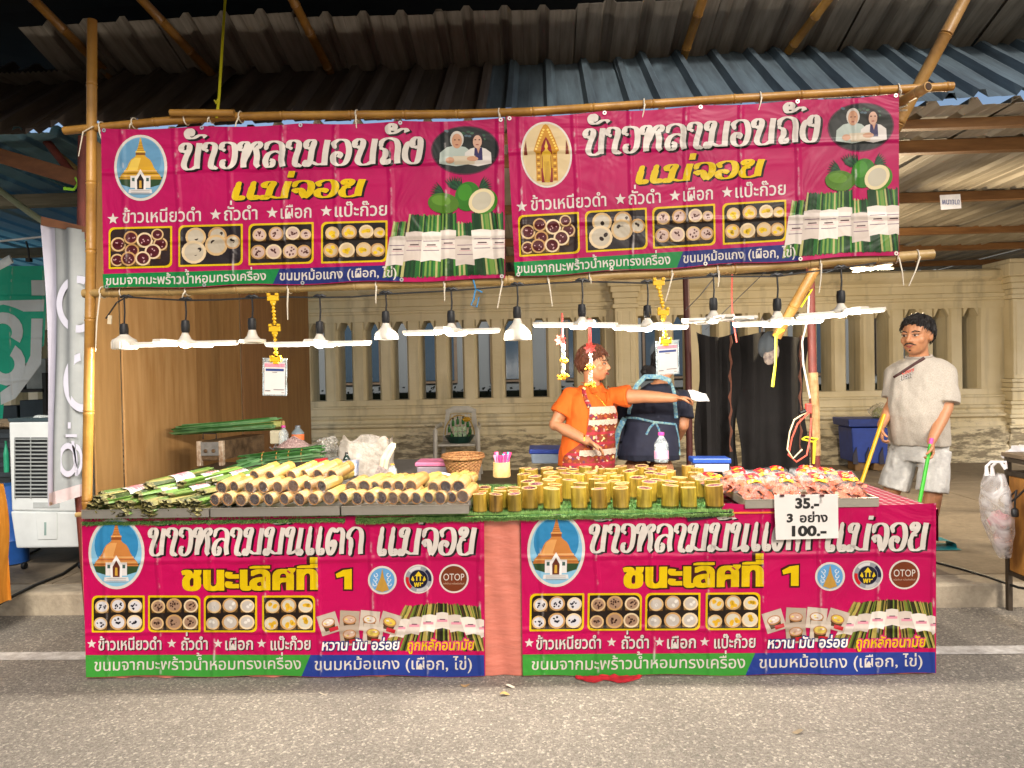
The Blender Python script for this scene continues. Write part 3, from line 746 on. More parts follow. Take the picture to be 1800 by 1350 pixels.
WHITE, BLACKC, YEL = '#cfc6bc', '#140a0c', '#cfae00'
def cups_photo(b, x0, y0, x1, y1, skew, kind, seed):
    """yellow framed photograph of filled bamboo cups"""
    rr = random.Random(seed); b.begin()
    def q(x, y): return (x, y + skew * (x - x0) / (x1 - x0))
    rad = 9
    def rrect(i, big):
        X0, X1, Y0, Y1 = x0 + i, x1 - i, y0 + i, y1 - i; pts = []
        corners = [(X0, Y0, 180), (X1, Y0, 270), (X1, Y1, 0), (X0, Y1, 90)]
        for k, (cx, cy_, a0) in enumerate(corners):
            r = (rad if k in big else 1.5); ox = r if cx == X0 else -r; oy = r if cy_ == Y0 else -r
            for j in range(5):
                t = R_(a0 + 90 * j / 4); pts.append(q(cx + ox + r * math.cos(t), cy_ + oy + r * math.sin(t)))
        return pts
    big = (0, 2) if seed % 2 == 0 else (1, 3)
    b.poly(rrect(0, big), YEL, 1); b.poly(rrect(3.4, big), {'red': '#2a1a16', 'hole': '#221a1c'}.get(kind, '#1d130d'), 2)
    W, H = x1 - x0 - 10, y1 - y0 - 10
    if kind in ('red', 'hole'):
        spots = [(.12, .40, .15), (.34, .22, .14), (.58, .30, .16), (.85, .42, .14), (.36, .58, .14), (.72, .62, .16), (.10, .85, .13), (.30, .86, .15), (.55, .85, .15), (.80, .12, .12)] if kind == 'red' else \
                [(.25, .18, .20), (.62, .10, .18), (.22, .68, .24), (.60, .50, .22), (.92, .42, .15)]
    elif kind in ('bean', 'brown', 'white', 'egg'):
        spots = [(.16, .26, .23), (.5, .22, .25), (.86, .24, .23), (.12, .80, .22), (.5, .78, .27), (.87, .76, .25)]
    else:
        spots = [(.14, .24, .135), (.42, .22, .145), (.70, .22, .14), (.93, .26, .11), (.12, .72, .15), (.38, .72, .155), (.66, .72, .15), (.90, .74, .14)]
    wood = '#b98f5a'
    for k, (u, v, r) in enumerate(spots):
        cx, cy_ = x0 + 5 + u * W, y0 + 5 + v * H; rx = r * H * (1.45 if kind in ('red', 'hole', 'taro', 'yellow') else 1.0)
        cx = min(max(cx, x0 + 4 + rx), x1 - 4 - rx); cy_ = min(max(cy_, y0 + 4 + rx * .95), y1 - 4 - rx * .95)
        X, Y = q(cx, cy_); lay = 3 + .15 * k
        Y2 = min(Y + rx * .9, q(cx, y1 - 4.2)[1])
        if kind != 'hole': b.poly([(X - rx, Y), (X + rx, Y), (X + rx * .9, Y2), (X - rx * .9, Y2)], ['#6b4a1e', '#4f3a1c', '#7a5a2a'][k % 3], lay)
        b.ell(X, Y, rx, rx * .93, ['#c9a878', '#b98f5a', '#d8c09a'][k % 3], lay + .05, 18)
        fill = {'red': '#4a1218', 'hole': '#b9ad98', 'taro': '#c2a79a', 'yellow': '#c9b08a', 'bean': '#c9c6c8', 'brown': '#9a7a62', 'white': '#b7aea4', 'egg': '#c2bba8'}[kind]
        b.ell(X, Y, rx * .78, rx * .72, fill, lay + .08, 16)
        spk = {'red': '#c79a9a', 'hole': '#2a1e18', 'taro': '#5a3430', 'yellow': '#e0b820', 'bean': '#1a1a2a', 'brown': '#3a1e14', 'white': '#d8d2c8', 'egg': '#d8a828'}[kind]
        n = {'hole': 2, 'yellow': 5, 'egg': 4, 'red': 4, 'white': 2}.get(kind, 9)
        for j in range(n):
            a = rr.uniform(0, 6.28); d = rr.uniform(.1, .55) * rx; k2 = rx * {'yellow': .24, 'egg': .25, 'hole': .17, 'red': .08, 'white': .2}.get(kind, .11)
            b.ell(X + d * math.cos(a), Y + d * .9 * math.sin(a), k2 * 1.3, k2, spk, lay + .1, 7, rr.uniform(0, 3))
    return b.end('printed_photo')

def pagoda_oval(b, cx, cy, rx, ry, gold):
    b.begin()
    b.ell(cx, cy, rx, ry, WHITE, 1, 44); b.ell(cx, cy, rx * .90, ry * .92, '#7fb2cc' if not gold else '#6f9cb8', 2, 44)
    b.ell(cx, cy - ry * .22, rx * .78, ry * .66, '#2f7fae' if not gold else '#5f8fb0', 2.3, 32)
    a, h, dk = ('#c07a3c', '#d89a58', '#8a4a20') if not gold else ('#c99a2a', '#e0bd50', '#7a4e18')
    def Y(v): return cy + ry * v
    def X(v): return cx + rx * v
    def clip(pts):
        out = []
        for x, y in pts:
            e = math.hypot((x - cx) / (rx * .88), (y - cy) / (ry * .90)); out.append((cx + (x - cx) / max(1, e), cy + (y - cy) / max(1, e)))
        return out
    # trees and ground
    b.poly(clip([(X(-.85), Y(.30)), (X(-.6), Y(.34)), (X(.6), Y(.34)), (X(.85), Y(.28)), (X(.75), Y(.55)), (X(.3), Y(.62)), (X(-.3), Y(.62)), (X(-.75), Y(.55))]), '#2c4426', 2.5)
    # dome in stepped rings
    prof = [(-.80, .36), (-.74, .24), (-.62, .14), (-.50, .00), (-.44, -.12), (-.36, -.22), (-.22, -.30), (-.16, -.36)]
    pts = [(X(u), Y(v)) for u, v in prof] + [(X(-u), Y(v)) for u, v in prof[::-1]]
    b.poly(clip(pts), a, 2.8)
    b.poly([(X(-.35), Y(-.20)), (X(-.2), Y(-.28)), (X(.02), Y(-.28)), (X(-.12), Y(.1)), (X(-.5), Y(.12))], h, 2.9)
    for k, v in enumerate((.10, .17, .24, .31)):
        w = .62 + .05 * k; b.poly(clip([(X(-w), Y(v)), (X(w), Y(v)), (X(w + .01), Y(v + .022)), (X(-w - .01), Y(v + .022))]), dk if k % 2 else '#e0b070', 3.0)
    b.poly([(X(-.19), Y(-.36)), (X(.19), Y(-.36)), (X(.17), Y(-.46)), (X(-.17), Y(-.46))], dk, 3.0)
    b.poly([(X(-.20), Y(-.44)), (X(.20), Y(-.44)), (X(.18), Y(-.48)), (X(-.18), Y(-.48))], h, 3.1)
    sp = [(-.15, -.48), (-.09, -.62), (-.045, -.78), (-.012, -.90)]
    b.poly([(X(u), Y(v)) for u, v in sp] + [(X(-u), Y(v)) for u, v in sp[::-1]], a, 3.2)
    for k in range(6):
        v = -.50 - .05 * k; w = .13 - .016 * k; b.poly([(X(-w), Y(v)), (X(w), Y(v)), (X(w), Y(v - .015)), (X(-w), Y(v - .015))], dk, 3.3)
    # white gatehouse
    for s_ in (-1, 1): b.poly([(X(s_ * .16), Y(.26)), (X(s_ * .38), Y(.26)), (X(s_ * .38), Y(.62)), (X(s_ * .16), Y(.62))], '#d8d2ce', 3.4)
    for s_ in (-1, 1): b.poly([(X(s_ * .20), Y(.32)), (X(s_ * .32), Y(.32)), (X(s_ * .32), Y(.42)), (X(s_ * .20), Y(.42))], '#3c5650', 3.5)
    b.poly([(X(-.22), Y(.34)), (X(0), Y(.06)), (X(.22), Y(.34)), (X(.2), Y(.66)), (X(-.2), Y(.66))], '#e6e0dc', 3.6)
    b.poly([(X(-.13), Y(.38)), (X(0), Y(.20)), (X(.13), Y(.38)), (X(.12), Y(.66)), (X(-.12), Y(.66))], '#5c2a1c' if not gold else '#2c2018', 3.7)
    b.poly([(X(-.04), Y(.40)), (X(.04), Y(.40)), (X(.05), Y(.62)), (X(-.05), Y(.62))], '#c99a3a', 3.8)
    b.poly(clip([(X(-.42), Y(.66)), (X(.42), Y(.66)), (X(.5), Y(.86)), (X(-.5), Y(.86))]), '#cfcac6', 3.5)
    for k in range(3): b.poly([(X(-.34), Y(.69 + .05 * k)), (X(.34), Y(.69 + .05 * k)), (X(.36), Y(.705 + .05 * k)), (X(-.36), Y(.705 + .05 * k))], '#8f8a86', 3.6)
    b.end('oval_picture')

def statue_oval(b, cx, cy, rx, ry):
    b.begin(); X = lambda v: cx + rx * v; Y = lambda v: cy + ry * v
    b.ell(cx, cy, rx, ry, WHITE, 1, 44); b.ell(cx, cy, rx * .93, ry * .94, '#cbb488', 2, 44)
    for s_ in (-1, 1):
        b.poly([(X(s_ * .78), Y(-.42)), (X(s_ * .86), Y(-.2)), (X(s_ * .88), Y(.02)), (X(s_ * .74), Y(.02))], '#6e2a1a', 2.4)
    arch = [(-.42, .80), (-.42, -.05), (-.50, -.10), (-.36, -.42), (-.20, -.72), (-.09, -.88), (0, -.92)]
    b.poly([(X(u), Y(v)) for u, v in arch] + [(X(-u), Y(v)) for u, v in arch[-2::-1]], '#b8801e', 2.6)
    inn = [(-.22, .84), (-.22, -.05), (-.18, -.25), (-.08, -.42), (0, -.52)]
    b.poly([(X(u), Y(v)) for u, v in inn] + [(X(-u), Y(v)) for u, v in inn[-2::-1]], '#7c1218', 2.9)
    for k in range(9):
        for s_ in (-1, 1):
            b.ell(X(s_ * .32), Y(.75 - .095 * k), rx * .065, ry * .03, '#e0b548' if k % 2 else '#8a5a14', 3, 8)
    for k in range(8):
        t = k / 8; b.ell(X(-.40 + .36 * t), Y(-.16 - .66 * t), rx * .05, ry * .035, '#e6c25a', 3, 7); b.ell(X(.40 - .36 * t), Y(-.16 - .66 * t), rx * .05, ry * .035, '#e6c25a', 3, 7)
    body = [(-.10, .84), (-.16, .50), (-.15, .10), (-.18, -.04), (-.06, -.12), (-.04, -.17)]
    b.poly([(X(u), Y(v)) for u, v in body] + [(X(-u), Y(v)) for u, v in body[::-1]], '#c9a02c', 3.2)
    b.ell(X(0), Y(-.23), rx * .065, ry * .075, '#d8b23c', 3.3, 14); b.poly([(X(-.04), Y(-.29)), (X(0), Y(-.42)), (X(.04), Y(-.29))], '#d8b23c', 3.35)
    for k in range(4): b.poly([(X(-.08 + .05 * k), Y(.22)), (X(-.065 + .05 * k), Y(.22)), (X(-.06 + .05 * k), Y(.82)), (X(-.085 + .05 * k), Y(.82))], '#8a6412', 3.5)
    for s_ in (-1, 1): b.poly([(X(s_ * .17), Y(-.02)), (X(s_ * .21), Y(.02)), (X(s_ * .23), Y(.42)), (X(s_ * .18), Y(.42))], '#b88e22', 3.3)
    b.end('oval_picture')

def portrait_oval(b, cx, cy, rx, ry):
    """two seated people, plain printed figures"""
    b.begin(); X = lambda v: cx + rx * v; Y = lambda v: cy + ry * v
    b.ell(cx, cy, rx, ry, '#5c2038', 1, 40); b.ell(cx, cy, rx * .96, ry * .95, '#1e2220', 1.5, 40)
    rr = random.Random(2)
    for k in range(14): b.ell(X(rr.uniform(-.6, .6)), Y(rr.uniform(-.8, -.4)), rx * .06, ry * .05, ['#3c5a44', '#4a5c66', '#2c4a38'][k % 3], 2, 8)
    def torso(c, w, top, col, lay):
        pts = [(c - w, .55), (c - w * .95, .12), (c - w * .55, top + .06), (c - .06, top), (c + .06, top), (c + w * .55, top + .06), (c + w * .95, .12), (c + w, .55), (c, .66)]
        b.poly([(X(u), Y(v)) for u, v in pts], col, lay)
    torso(-.26, .50, -.16, '#a8b2a8', 2.6); torso(.38, .40, -.10, '#cfc8c0', 2.7)
    b.poly([(X(.28), Y(-.08)), (X(.5), Y(-.08)), (X(.52), Y(.42)), (X(.26), Y(.42))], '#2a2450', 2.9)
    b.poly([(X(.33), Y(-.12)), (X(.45), Y(-.12)), (X(.39), Y(.16))], '#b98a72', 3.0)
    b.ell(X(-.24), Y(-.42), rx * .20, ry * .36, '#bdb6ac', 3.0, 20); b.ell(X(-.24), Y(-.36), rx * .15, ry * .31, '#b98a6c', 3.2, 20)
    b.ell(X(.36), Y(-.38), rx * .19, ry * .33, '#1a1416', 3.0, 20); b.ell(X(.36), Y(-.32), rx * .13, ry * .27, '#c29a84', 3.2, 20)
    for c in (-.24, .36):
        for s_ in (-1, 1): b.ell(X(c + s_ * .06), Y(-.40), rx * .03, ry * .025, '#4a2c22', 3.5, 8)
        b.ell(X(c), Y(-.20), rx * .05, ry * .025, '#8a4a40', 3.5, 8)
    b.poly([(X(-.36), Y(.26)), (X(.30), Y(.24)), (X(.28), Y(.58)), (X(-.30), Y(.60))], '#c2b49c', 3.4)
    b.ell(X(-.44), Y(.42), rx * .13, ry * .13, '#b98a6c', 3.6, 12); b.ell(X(.22), Y(.36), rx * .17, ry * .10, '#b98a6c', 3.6, 12)
    b.end('portrait_picture')

def coconuts(b, ox=0, oy=0):
    b.begin()
    def frond(x, y, a0, n=7, L=26):
        for k in range(n):
            a = R_(a0 - 34 + 68 * k / (n - 1)); ex, ey = x + L * math.cos(a), y - L * math.sin(a); nx, ny = -math.sin(a) * 2.0, -math.cos(a) * 2.0
            mx_, my_ = (x + ex) / 2, (y + ey) / 2
            b.poly([(x, y), (mx_ + nx, my_ + ny), (ex, ey), (mx_ - nx, my_ - ny)], ['#12331f', '#1c4a2a'][k % 2], 2 + .05 * k)
    frond(783 + ox, 340 + oy, 160); frond(800 + ox, 334 + oy, 100); frond(842 + ox, 330 + oy, 30, L=24); frond(812 + ox, 336 + oy, 125)
    b.ell(823 + ox, 345 + oy, 22, 26, '#2c6a14', 3.2, 26, .2); b.ell(818 + ox, 338 + oy, 12, 15, '#3a7f1c', 3.3, 18, .2)
    b.ell(781 + ox, 357 + oy, 27, 18, '#476f18', 3.5, 26, .12); b.ell(777 + ox, 352 + oy, 17, 9, '#5a8426', 3.6, 18, .12)
    b.ell(851 + ox, 354 + oy, 24, 22, '#3f7a1c', 3.8, 26, -.5); b.ell(847 + ox, 353 + oy, 24, 20, '#d6c59a', 4.0, 26, -.7); b.ell(847 + ox, 353 + oy, 18, 15, '#b9b19c', 4.2, 24, -.7)
    b.end('coconut_picture')

def leaf_packs(b, x0, y0, x1, y1, skew, stick=False, seed=0):
    """printed picture of leaf parcels in paper wrappers"""
    rr = random.Random(seed); b.begin()
    greens = ['#1f5a22', '#3c7a2c', '#0f3314', '#a8a468', '#6b8a3c', '#17401a'] if not stick else ['#6b7a2c', '#a8964c', '#2c2a12', '#4a5220', '#8a7a3a', '#1a160c']
    n = 7; W = (x1 - x0); H = y1 - y0
    q = lambda x, y: (min(x, x1), y + skew * (x - x0) / W)
    for k in range(n):
        c = x0 + W * (k + .5) / n; w = W / n * .62; lean = ((k - 3) * .022 if not stick else (k - 3) * .07) * W
        top = y0 + H * (.12 if k in (0, 4) else .0) + (rr.uniform(0, .06)) * H; lay = 2 + (k % 3) * .5
        if stick: top = y0 + H * (.06 + .02 * abs(k - 3))
        for j in range(9):
            u = -w + 2 * w * j / 9; u2 = u + 2 * w / 9
            b.poly([q(c + u * .8 - lean * .2, top + rr.uniform(0, .05) * H), q(c + u2 * .8 - lean * .2, top + rr.uniform(0, .05) * H), q(c + u2 + lean, y1 - rr.uniform(0, .03) * H), q(c + u + lean, y1 - rr.uniform(0, .03) * H)], rr.choice(greens), lay)
        a, z = (.30, .74) if not stick else (.24 + .03 * abs(k - 3), .55 + .04 * abs(k - 3))
        ya, yz = y0 + a * H + (top - y0) * .6, y0 + z * H + (top - y0) * .6
        l1, l2 = lean * (.1), lean * (.62)
        b.poly([q(c - w * .98 + l1, ya), q(c + l1, ya - 2), q(c + w * .98 + l1, ya), q(c + w * 1.02 + l2, yz), q(c + l2, yz - 3), q(c - w * 1.02 + l2, yz)], ['#d0c4b8', '#c4b6aa', '#dcd2c6'][k % 3], lay + .3)
        ym = ya + (yz - ya) * .45; hh = (yz - ya) * .16; cl = (l1 + l2) / 2
        if not stick:
            for (yy, t) in ((ym - hh, 1), (ym + hh, 1)): b.poly([q(c - w * .8 + cl, yy - .5), q(c + w * .8 + cl, yy - .5), q(c + w * .8 + cl, yy + .6), q(c - w * .8 + cl, yy + .6)], '#5a3a5c', lay + .4)
            b.poly([q(c - w * .45 + cl, ym - 2.4), q(c + w * .45 + cl, ym - 2.4), q(c + w * .45 + cl, ym - .2), q(c - w * .45 + cl, ym - .2)], '#4a3038', lay + .4)
            b.poly([q(c - w * .6 + cl, ym + 1.2), q(c + w * .6 + cl, ym + 1.2), q(c + w * .6 + cl, ym + 2.2), q(c - w * .6 + cl, ym + 2.2)], '#c08a90', lay + .4)
        else:
            b.poly([q(c - w * .7 + cl, ym - 2), q(c + w * .7 + cl, ym - 2), q(c + w * .7 + cl, ym + 2.5), q(c - w * .7 + cl, ym + 2.5)], '#cf8a98', lay + .4)
            b.poly([q(c - w * .35 + cl, ym - 3), q(c + w * .4 + cl, ym - 3), q(c + w * .4 + cl, ym - 1.4), q(c - w * .35 + cl, ym - 1.4)], '#4a2c40', lay + .45)
    return b.end('printed_bundles')

def upper_banner(label, dst, Y, wave, statue):
    src = [(178, 226), (885, 207), (183, 508), (888, 490)]
    b = Banner(label, src, dst, Y, wave, '#aa0250')
    b.begin().poly([(181, 482), (495, 472), (483, 499), (183, 507.5)], '#0f7a3a', 1).end('colour_strip'); b.begin().poly([(495, 472), (706, 465.5), (712, 493.5), (483, 499)], '#1d2a68', 1); b.end('colour_strip')
    (statue_oval if statue else pagoda_oval)(b, 249, 294, 47, 59, *([] if statue else [True]))
    portrait_oval(b, 818, 263, 59, 44); coconuts(b)
    leaf_packs(b, 692, 372, 887, 489, -4, seed=4)
    for i, (a, z, y, k) in enumerate(((192, 305, 400, 'red'), (316, 430, 396, 'hole'), (440, 555, 393, 'taro'), (568, 684, 390, 'yellow'))):
        cups_photo(b, a, y, z, y + 73, -3, k, i * 2 + 2)
    T = 'ข้าวหลามอบถัง'
    b.begin().fancy(T, 314, 299, 744, 287, 47, BLACKC, 1.2, .02, 3.5, 2.5, .06); b.fancy(T, 314, 299, 744, 287, 47, WHITE, 2.6, .004, 0, 0, .06); b.end('title_lettering')
    T = 'แม่จอย'
    b.begin().fancy(T, 410, 352, 641, 345, 31, BLACKC, 1.2, .03, 3, 2, .16); b.fancy(T, 410, 352, 641, 345, 31, YEL, 2.6, .012, 0, 0, .16); b.end('title_lettering')
    for t, a, z, y0, y1 in (('ข้าวเหนียวดำ', 217, 356, 392, 388), ('ถั่วดำ', 397, 456, 387, 385), ('เผือก', 497, 551, 384, 382), ('แป๊ะก๊วย', 592, 683, 381, 378)):
        b.begin().text(t, a, y0, z, y1, 17.5, WHITE, 2, .012).end('caption_lettering')
    for x, y in ((200, 385), (382, 377), (482, 374), (577, 371)): b.begin().star(x, y, 10.5, WHITE, 2).end('star')
    b.begin().text('ขนมจากมะพร้าวน้ำหอมทรงเครื่อง', 187, 502, 471, 492.5, 12.5, WHITE, 2, .014).end('strip_lettering'); b.begin().text('ขนมหม้อแกง (เผือก, ไข่)', 495, 492, 700, 486.5, 12.5, WHITE, 2, .014); b.end('strip_lettering')
    gm = MB()
    for k in range(5):
        for v, e in ((0, .012), (1, -.012)):
            p = b.world(.008 + .984 * k / 4, v + e, 1); gm = MB().lathe([(.004, -.001), (.010, -.001), (.010, .002), (.004, .002)], p, 12, (0, -1, 0), close_ends=False)
            gm.build('eyelet', mat('eyelet steel', '#b8b4ae', rough=.3, metal=.9, var=.05), b.root)
    return b

def lower_banner(label, dst, Y, wave, top):
    src = [(143, 893), (850, 893), (152, 1190), (852, 1190)]
    b = Banner(label, src, dst, Y, wave, '#b4004e', top)
    b.begin().poly([(151, 1152), (549, 1152), (533, 1189.5), (152, 1189.5)], '#3a8f34', 1).end('colour_strip'); b.begin().poly([(549, 1152), (850, 1152), (851, 1189.5), (533, 1189.5)], '#243a86', 1); b.end('colour_strip')
    pagoda_oval(b, 206, 972, 50, 64, False)
    for i, (a, z, k) in enumerate(((162, 256, 'bean'), (262, 355, 'brown'), (361, 455, 'white'), (464, 557, 'egg'))):
        cups_photo(b, a, 1047, z, 1112, 0, k, i + 2)
    for k, (t, a, z) in enumerate((('ข้าวหลามมันแตก', 259, 640), ('แม่จอย', 664, 834))):
        b.begin().fancy(t, a, 977, z, 975, 49, BLACKC, 1.2, .02, 3.2, 2.2, .08, .4); b.fancy(t, a, 977, z, 975, 49, WHITE, 2.6, .006, 0, 0, .08, .4); b.end('title_lettering')
    b.begin()
    t, a, z = 'ชนะเลิศที่', 323, 560
    b.text(t, a, 1037, z, 1035, 34, '#3c1210', 1.5, .075, fat=2, sq=.62); b.text(t, a, 1037, z, 1035, 34, YEL, 3, .028, fat=2, sq=.62); b.end('award_lettering')
    one = [(593, 1009), (606, 1002), (621, 1000), (621, 1036), (608, 1036), (608, 1013), (595, 1016)]
    b.begin().poly([(x + (-2.5 if x < 607 else 2.5) if i not in (1, 4, 5) else x - 2.5, y + (-3 if y < 1012 else 3)) for i, (x, y) in enumerate(one)], '#3c1210', 1.5); b.poly(one, YEL, 3); b.end('award_number')
    # emblems
    b.begin().ell(674, 1020, 25, 25, WHITE, 1, 32).ell(674, 1020, 21.5, 21.5, '#5f97c4', 2, 32)
    b.poly([(674, 999), (677, 1015), (686, 1037), (674, 1041), (662, 1037), (671, 1015)], '#b58a3a', 3)
    for s_ in (-1, 1):
        for k in range(3):
            for j in range(7):
                t = j / 6 * 4.4; x, y = 674 + s_ * (11 + .8 * k), 1011 + 8 * k
                b.ell(x + 3 * math.cos(t) * s_, y + 3 * math.sin(t), 1, 1, '#d8dde0', 3 + .02 * j, 6)
    b.end('emblem')
    b.begin().ell(737, 1018, 25.5, 25.5, WHITE, 1, 32).ell(737, 1018, 23, 23, '#8a8a90', 1.6, 32)
    for a0, c in ((120, '#c01a20'), (-60, '#1a1a3a'), (30, '#b8b4b4'), (210, '#c8c4c2')):
        pts = [(737 + 22.4 * math.cos(R_(a0 + 10 + 60 * j / 6)), 1018 + 22.4 * math.sin(R_(a0 + 10 + 60 * j / 6))) for j in range(7)] + [(737 + 17 * math.cos(R_(a0 + 10 + 60 * j / 6)), 1018 + 17 * math.sin(R_(a0 + 10 + 60 * j / 6))) for j in range(6, -1, -1)]
        b.poly(pts, c, 2)
    b.ell(737, 1018, 16, 16, '#16142a', 2.5, 28)
    b.poly([(737, 1004), (744, 1013), (741, 1012), (741, 1021), (733, 1021), (733, 1012), (730, 1013)], '#d8b820', 3)
    b.poly([(735, 1013), (739, 1013), (739, 1021), (735, 1021)], '#16142a', 3.3)
    for s_ in (-1, 1): b.poly([(737 + s_ * 7, 1020), (737 + s_ * 10, 1012), (737 + s_ * 13, 1019), (737 + s_ * 9, 1022)], '#d8b820', 3)
    b.text('พช', 729, 1031, 745, 1031, 7, '#d8b820', 3, .03); b.end('emblem')
    b.begin().ell(798, 1017, 25.5, 25.5, WHITE, 1, 32).ell(798, 1017, 22.5, 22.5, '#6e3218', 2, 32)
    b.text('OTOP', 780, 1020, 816, 1020, 12, WHITE, 3, .0, cons=.69); b.text('หนึ่งตำบล หนึ่งผลิตภัณฑ์', 780, 1027, 816, 1027, 2.4, '#c9a890', 3, .0); b.end('emblem')
    for t, a, z in (('ข้าวเหนียวดำ', 174, 286), ('ถั่วดำ', 321, 368), ('เผือก', 399, 448), ('แป๊ะก๊วย', 479, 549)):
        b.begin().text(t, a, 1143, z, 1142, 16, BLACKC, 1.5, .03, 1.2, 1.2); b.text(t, a, 1143, z, 1142, 16, WHITE, 3, .02).end('caption_lettering')
    for x in (162, 304, 386, 463): b.begin().star(x, 1132, 8.5, WHITE, 2).end('star')
    b.begin().text('ขนมจากมะพร้าวน้ำหอมทรงเครื่อง', 167, 1179, 532, 1177, 15.5, WHITE, 2, .006).end('strip_lettering'); b.begin().text('ขนมหม้อแกง (เผือก, ไข่)', 556, 1178, 829, 1177, 15.5, WHITE, 2, .006); b.end('strip_lettering')
    # six small bags of cups
    b.begin(); rr = random.Random(9)
    for k, (x, y, a) in enumerate(((580, 1095, -.3), (617, 1090, .05), (652, 1090, .1), (687, 1094, .3), (617, 1115, -.1), (658, 1113, .08))):
        ca, sa = math.cos(a), math.sin(a); lay = 1.5 + .4 * k
        def rp(u, v): return (x + u * ca - v * sa, y + u * sa + v * ca)
        b.poly([rp(-17, -16), rp(17, -16), rp(17, 20), rp(-17, 20)], ['#b8a898', '#a89684', '#c2b4a4'][k % 3], lay)
        b.poly([rp(-11, 0), rp(11, 0), rp(9, 14), rp(-9, 14)], '#4a3018', lay + .1)
        b.ell(*rp(0, 0), 12, 8, '#a8764a', lay + .15, 16, a); b.ell(*rp(0, -.5), 10, 6, ['#d0c0b4', '#c2a08a', '#d8cdc2', '#d8b848', '#c8a894', '#d8bc5a'][k], lay + .2, 14, a)
        for j in range(4): b.ell(*rp(rr.uniform(-6, 6), rr.uniform(-3, 3)), 2.5, 1.6, ['#e6dcd0', '#b8907a', '#e0c860'][(j + k) % 3], lay + .25, 6)
        b.poly([rp(-2, 10), rp(14, 10), rp(14, 17), rp(-2, 17)], '#b01a28', lay + .3)
    b.end('printed_photo')
    leaf_packs(b, 706, 1052, 850, 1146, 0, True, 5)
    b.begin().text('หวาน มัน อร่อย', 569, 1143, 703, 1142, 14, '#1d2a6a', 6, .09, slant=.1); b.text('หวาน มัน อร่อย', 569, 1143, 703, 1142, 14, '#efe6e0', 7, .02, slant=.1); b.end('slogan_lettering')
    b.begin().text('ถูกหลักอนามัย', 717, 1143, 832, 1142, 14, '#c01a6a', 6, .09, slant=.1); b.text('ถูกหลักอนามัย', 717, 1143, 832, 1142, 14, YEL, 7, .02, slant=.1); b.end('slogan_lettering')
    return b

YB = 3.47
def wv(a, ph): return lambda x, z: a * (math.sin(2.3 * x + ph) * .6 + .4 * math.sin(5.1 * x + 2.7 * z + ph) + .25 * math.sin(4 * z + 1.3 * x))
YU = 3.52
BU1 = upper_banner('upper magenta banner with the golden pagoda oval, hung from bamboo', [P(178, 226, YU), P(886, 207, YU), P(183, 508, YU), P(888, 490, YU)], YU, wv(.0035, .5), False)
BU2 = upper_banner('upper magenta banner with the golden standing statue oval, hung from bamboo', [P(890, 205, YU), P(1580, 164, YU), P(906, 487, YU), P(1581, 447, YU)], YU, wv(.0035, 2.2), True)
def rect(x0, x1, z0, z1): return [Vector((x0, YB, z1)), Vector((x1, YB, z1)), Vector((x0 + .02, YB, z0)), Vector((x1, YB, z0))]
BL1 = lower_banner('lower magenta banner on the table front below the steel trays', [P(143, 893, YB), P(851, 893, YB), P(152, 1189, YB), P(853, 1189, YB)], YB, wv(.003, 1.1), lambda u: .045)
BL2 = lower_banner('lower magenta banner on the table front below the cracker bags', [P(915, 886, YB), P(1645, 884, YB), P(919, 1189, YB), P(1645, 1184, YB)], YB, wv(.003, 3.0), lambda u: .065 if u < .5 else 0.0)
# ================================================================== STALL FRAME
M_TIE = mat('cable tie', '#d8cdb8', rough=.4, var=.05)
def tie(parent, p, r, ang=0.0, tail=.09, seed=0):
    """nylon tie looped over a pole of radius r at p, with a hanging tail"""
    rr = random.Random(seed); mb = MB(); p = Vector(p); pts = []
    for k in range(13):
        t = 2 * math.pi * k / 12; pts.append(p + Vector((math.sin(ang) * math.cos(t) * r * .5, math.cos(t) * (r + .004), math.sin(t) * (r + .004))))
    mb.path(pts, .0032, n=5)
    if tail:
        a = p + Vector((0, -r - .004, -r * .3)); d = Vector((rr.uniform(-.5, .4), -.15, -1)).normalized()
        mb.path([a, a + d * tail * .5 + Vector((0, -.008, 0)), a + d * tail], [.004, .0035, .0025], n=5)
    return mb.build('cable_tie', M_TIE, parent)
def pole(name, label, pts, r, m, cat='bamboo pole', seed=0, node=.28, r1=None, group=None):
    mb = bamboo_path(MB(), pts, r, node=node, seed=seed, r1=r1, n=12)
    o = mb.build(name, m, origin=Vector(pts[-1]), smooth=60); return tag(o, label, cat, group)
YP = 3.56
lp = pole('bamboo_pole', 'upright golden bamboo pole at the end of the banners beside the plywood', [P(162, 35, YP), P(160, 450, YP), P(153, 880, YP), P(152, 900, YP) + Vector((0, .05, -.9))], .024, M_BAM, seed=2, node=.42)
tp = pole('bamboo_pole', 'bamboo bar along the top edge of the upper banners', [P(113, 230, YP), P(300, 212, YP), P(410, 204, YP), P(880, 200, YP), P(1250, 176, YP), P(1675, 152, YP)], .021, M_BAM, seed=3, node=.33)
bp_ = pole('bamboo_pole', 'pale bamboo bar below the upper banners carrying the lamp cable', [P(147, 516, YP), P(500, 506, YP), P(880, 494, YP), P(1250, 476, YP), P(1640, 447, YP)], .023, M_BAMP, seed=4, node=.36, r1=.025)
sh = pole('bamboo_pole', 'short bamboo offcut tied on top of the banner bar near the yellow rope', [P(300, 209, YP - .03) + Vector((0, 0, .03)), P(412, 199, YP - .03)], .018, M_BAM, seed=5)
dg = pole('bamboo_pole', 'long slanting bamboo brace running down behind the banners to the cap', [P(1715, -40, 3.62), P(1600, 180, 3.75), P(1365, 592, 4.3)], .030, bamboo_mat('straw bamboo', '#a67f42', '#825a28'), seed=6, node=.4)
s2 = MB()
p0, p1 = P(1578, 182, 3.60), P(1632, 152, 3.42); dv = (p1 - p0).normalized()
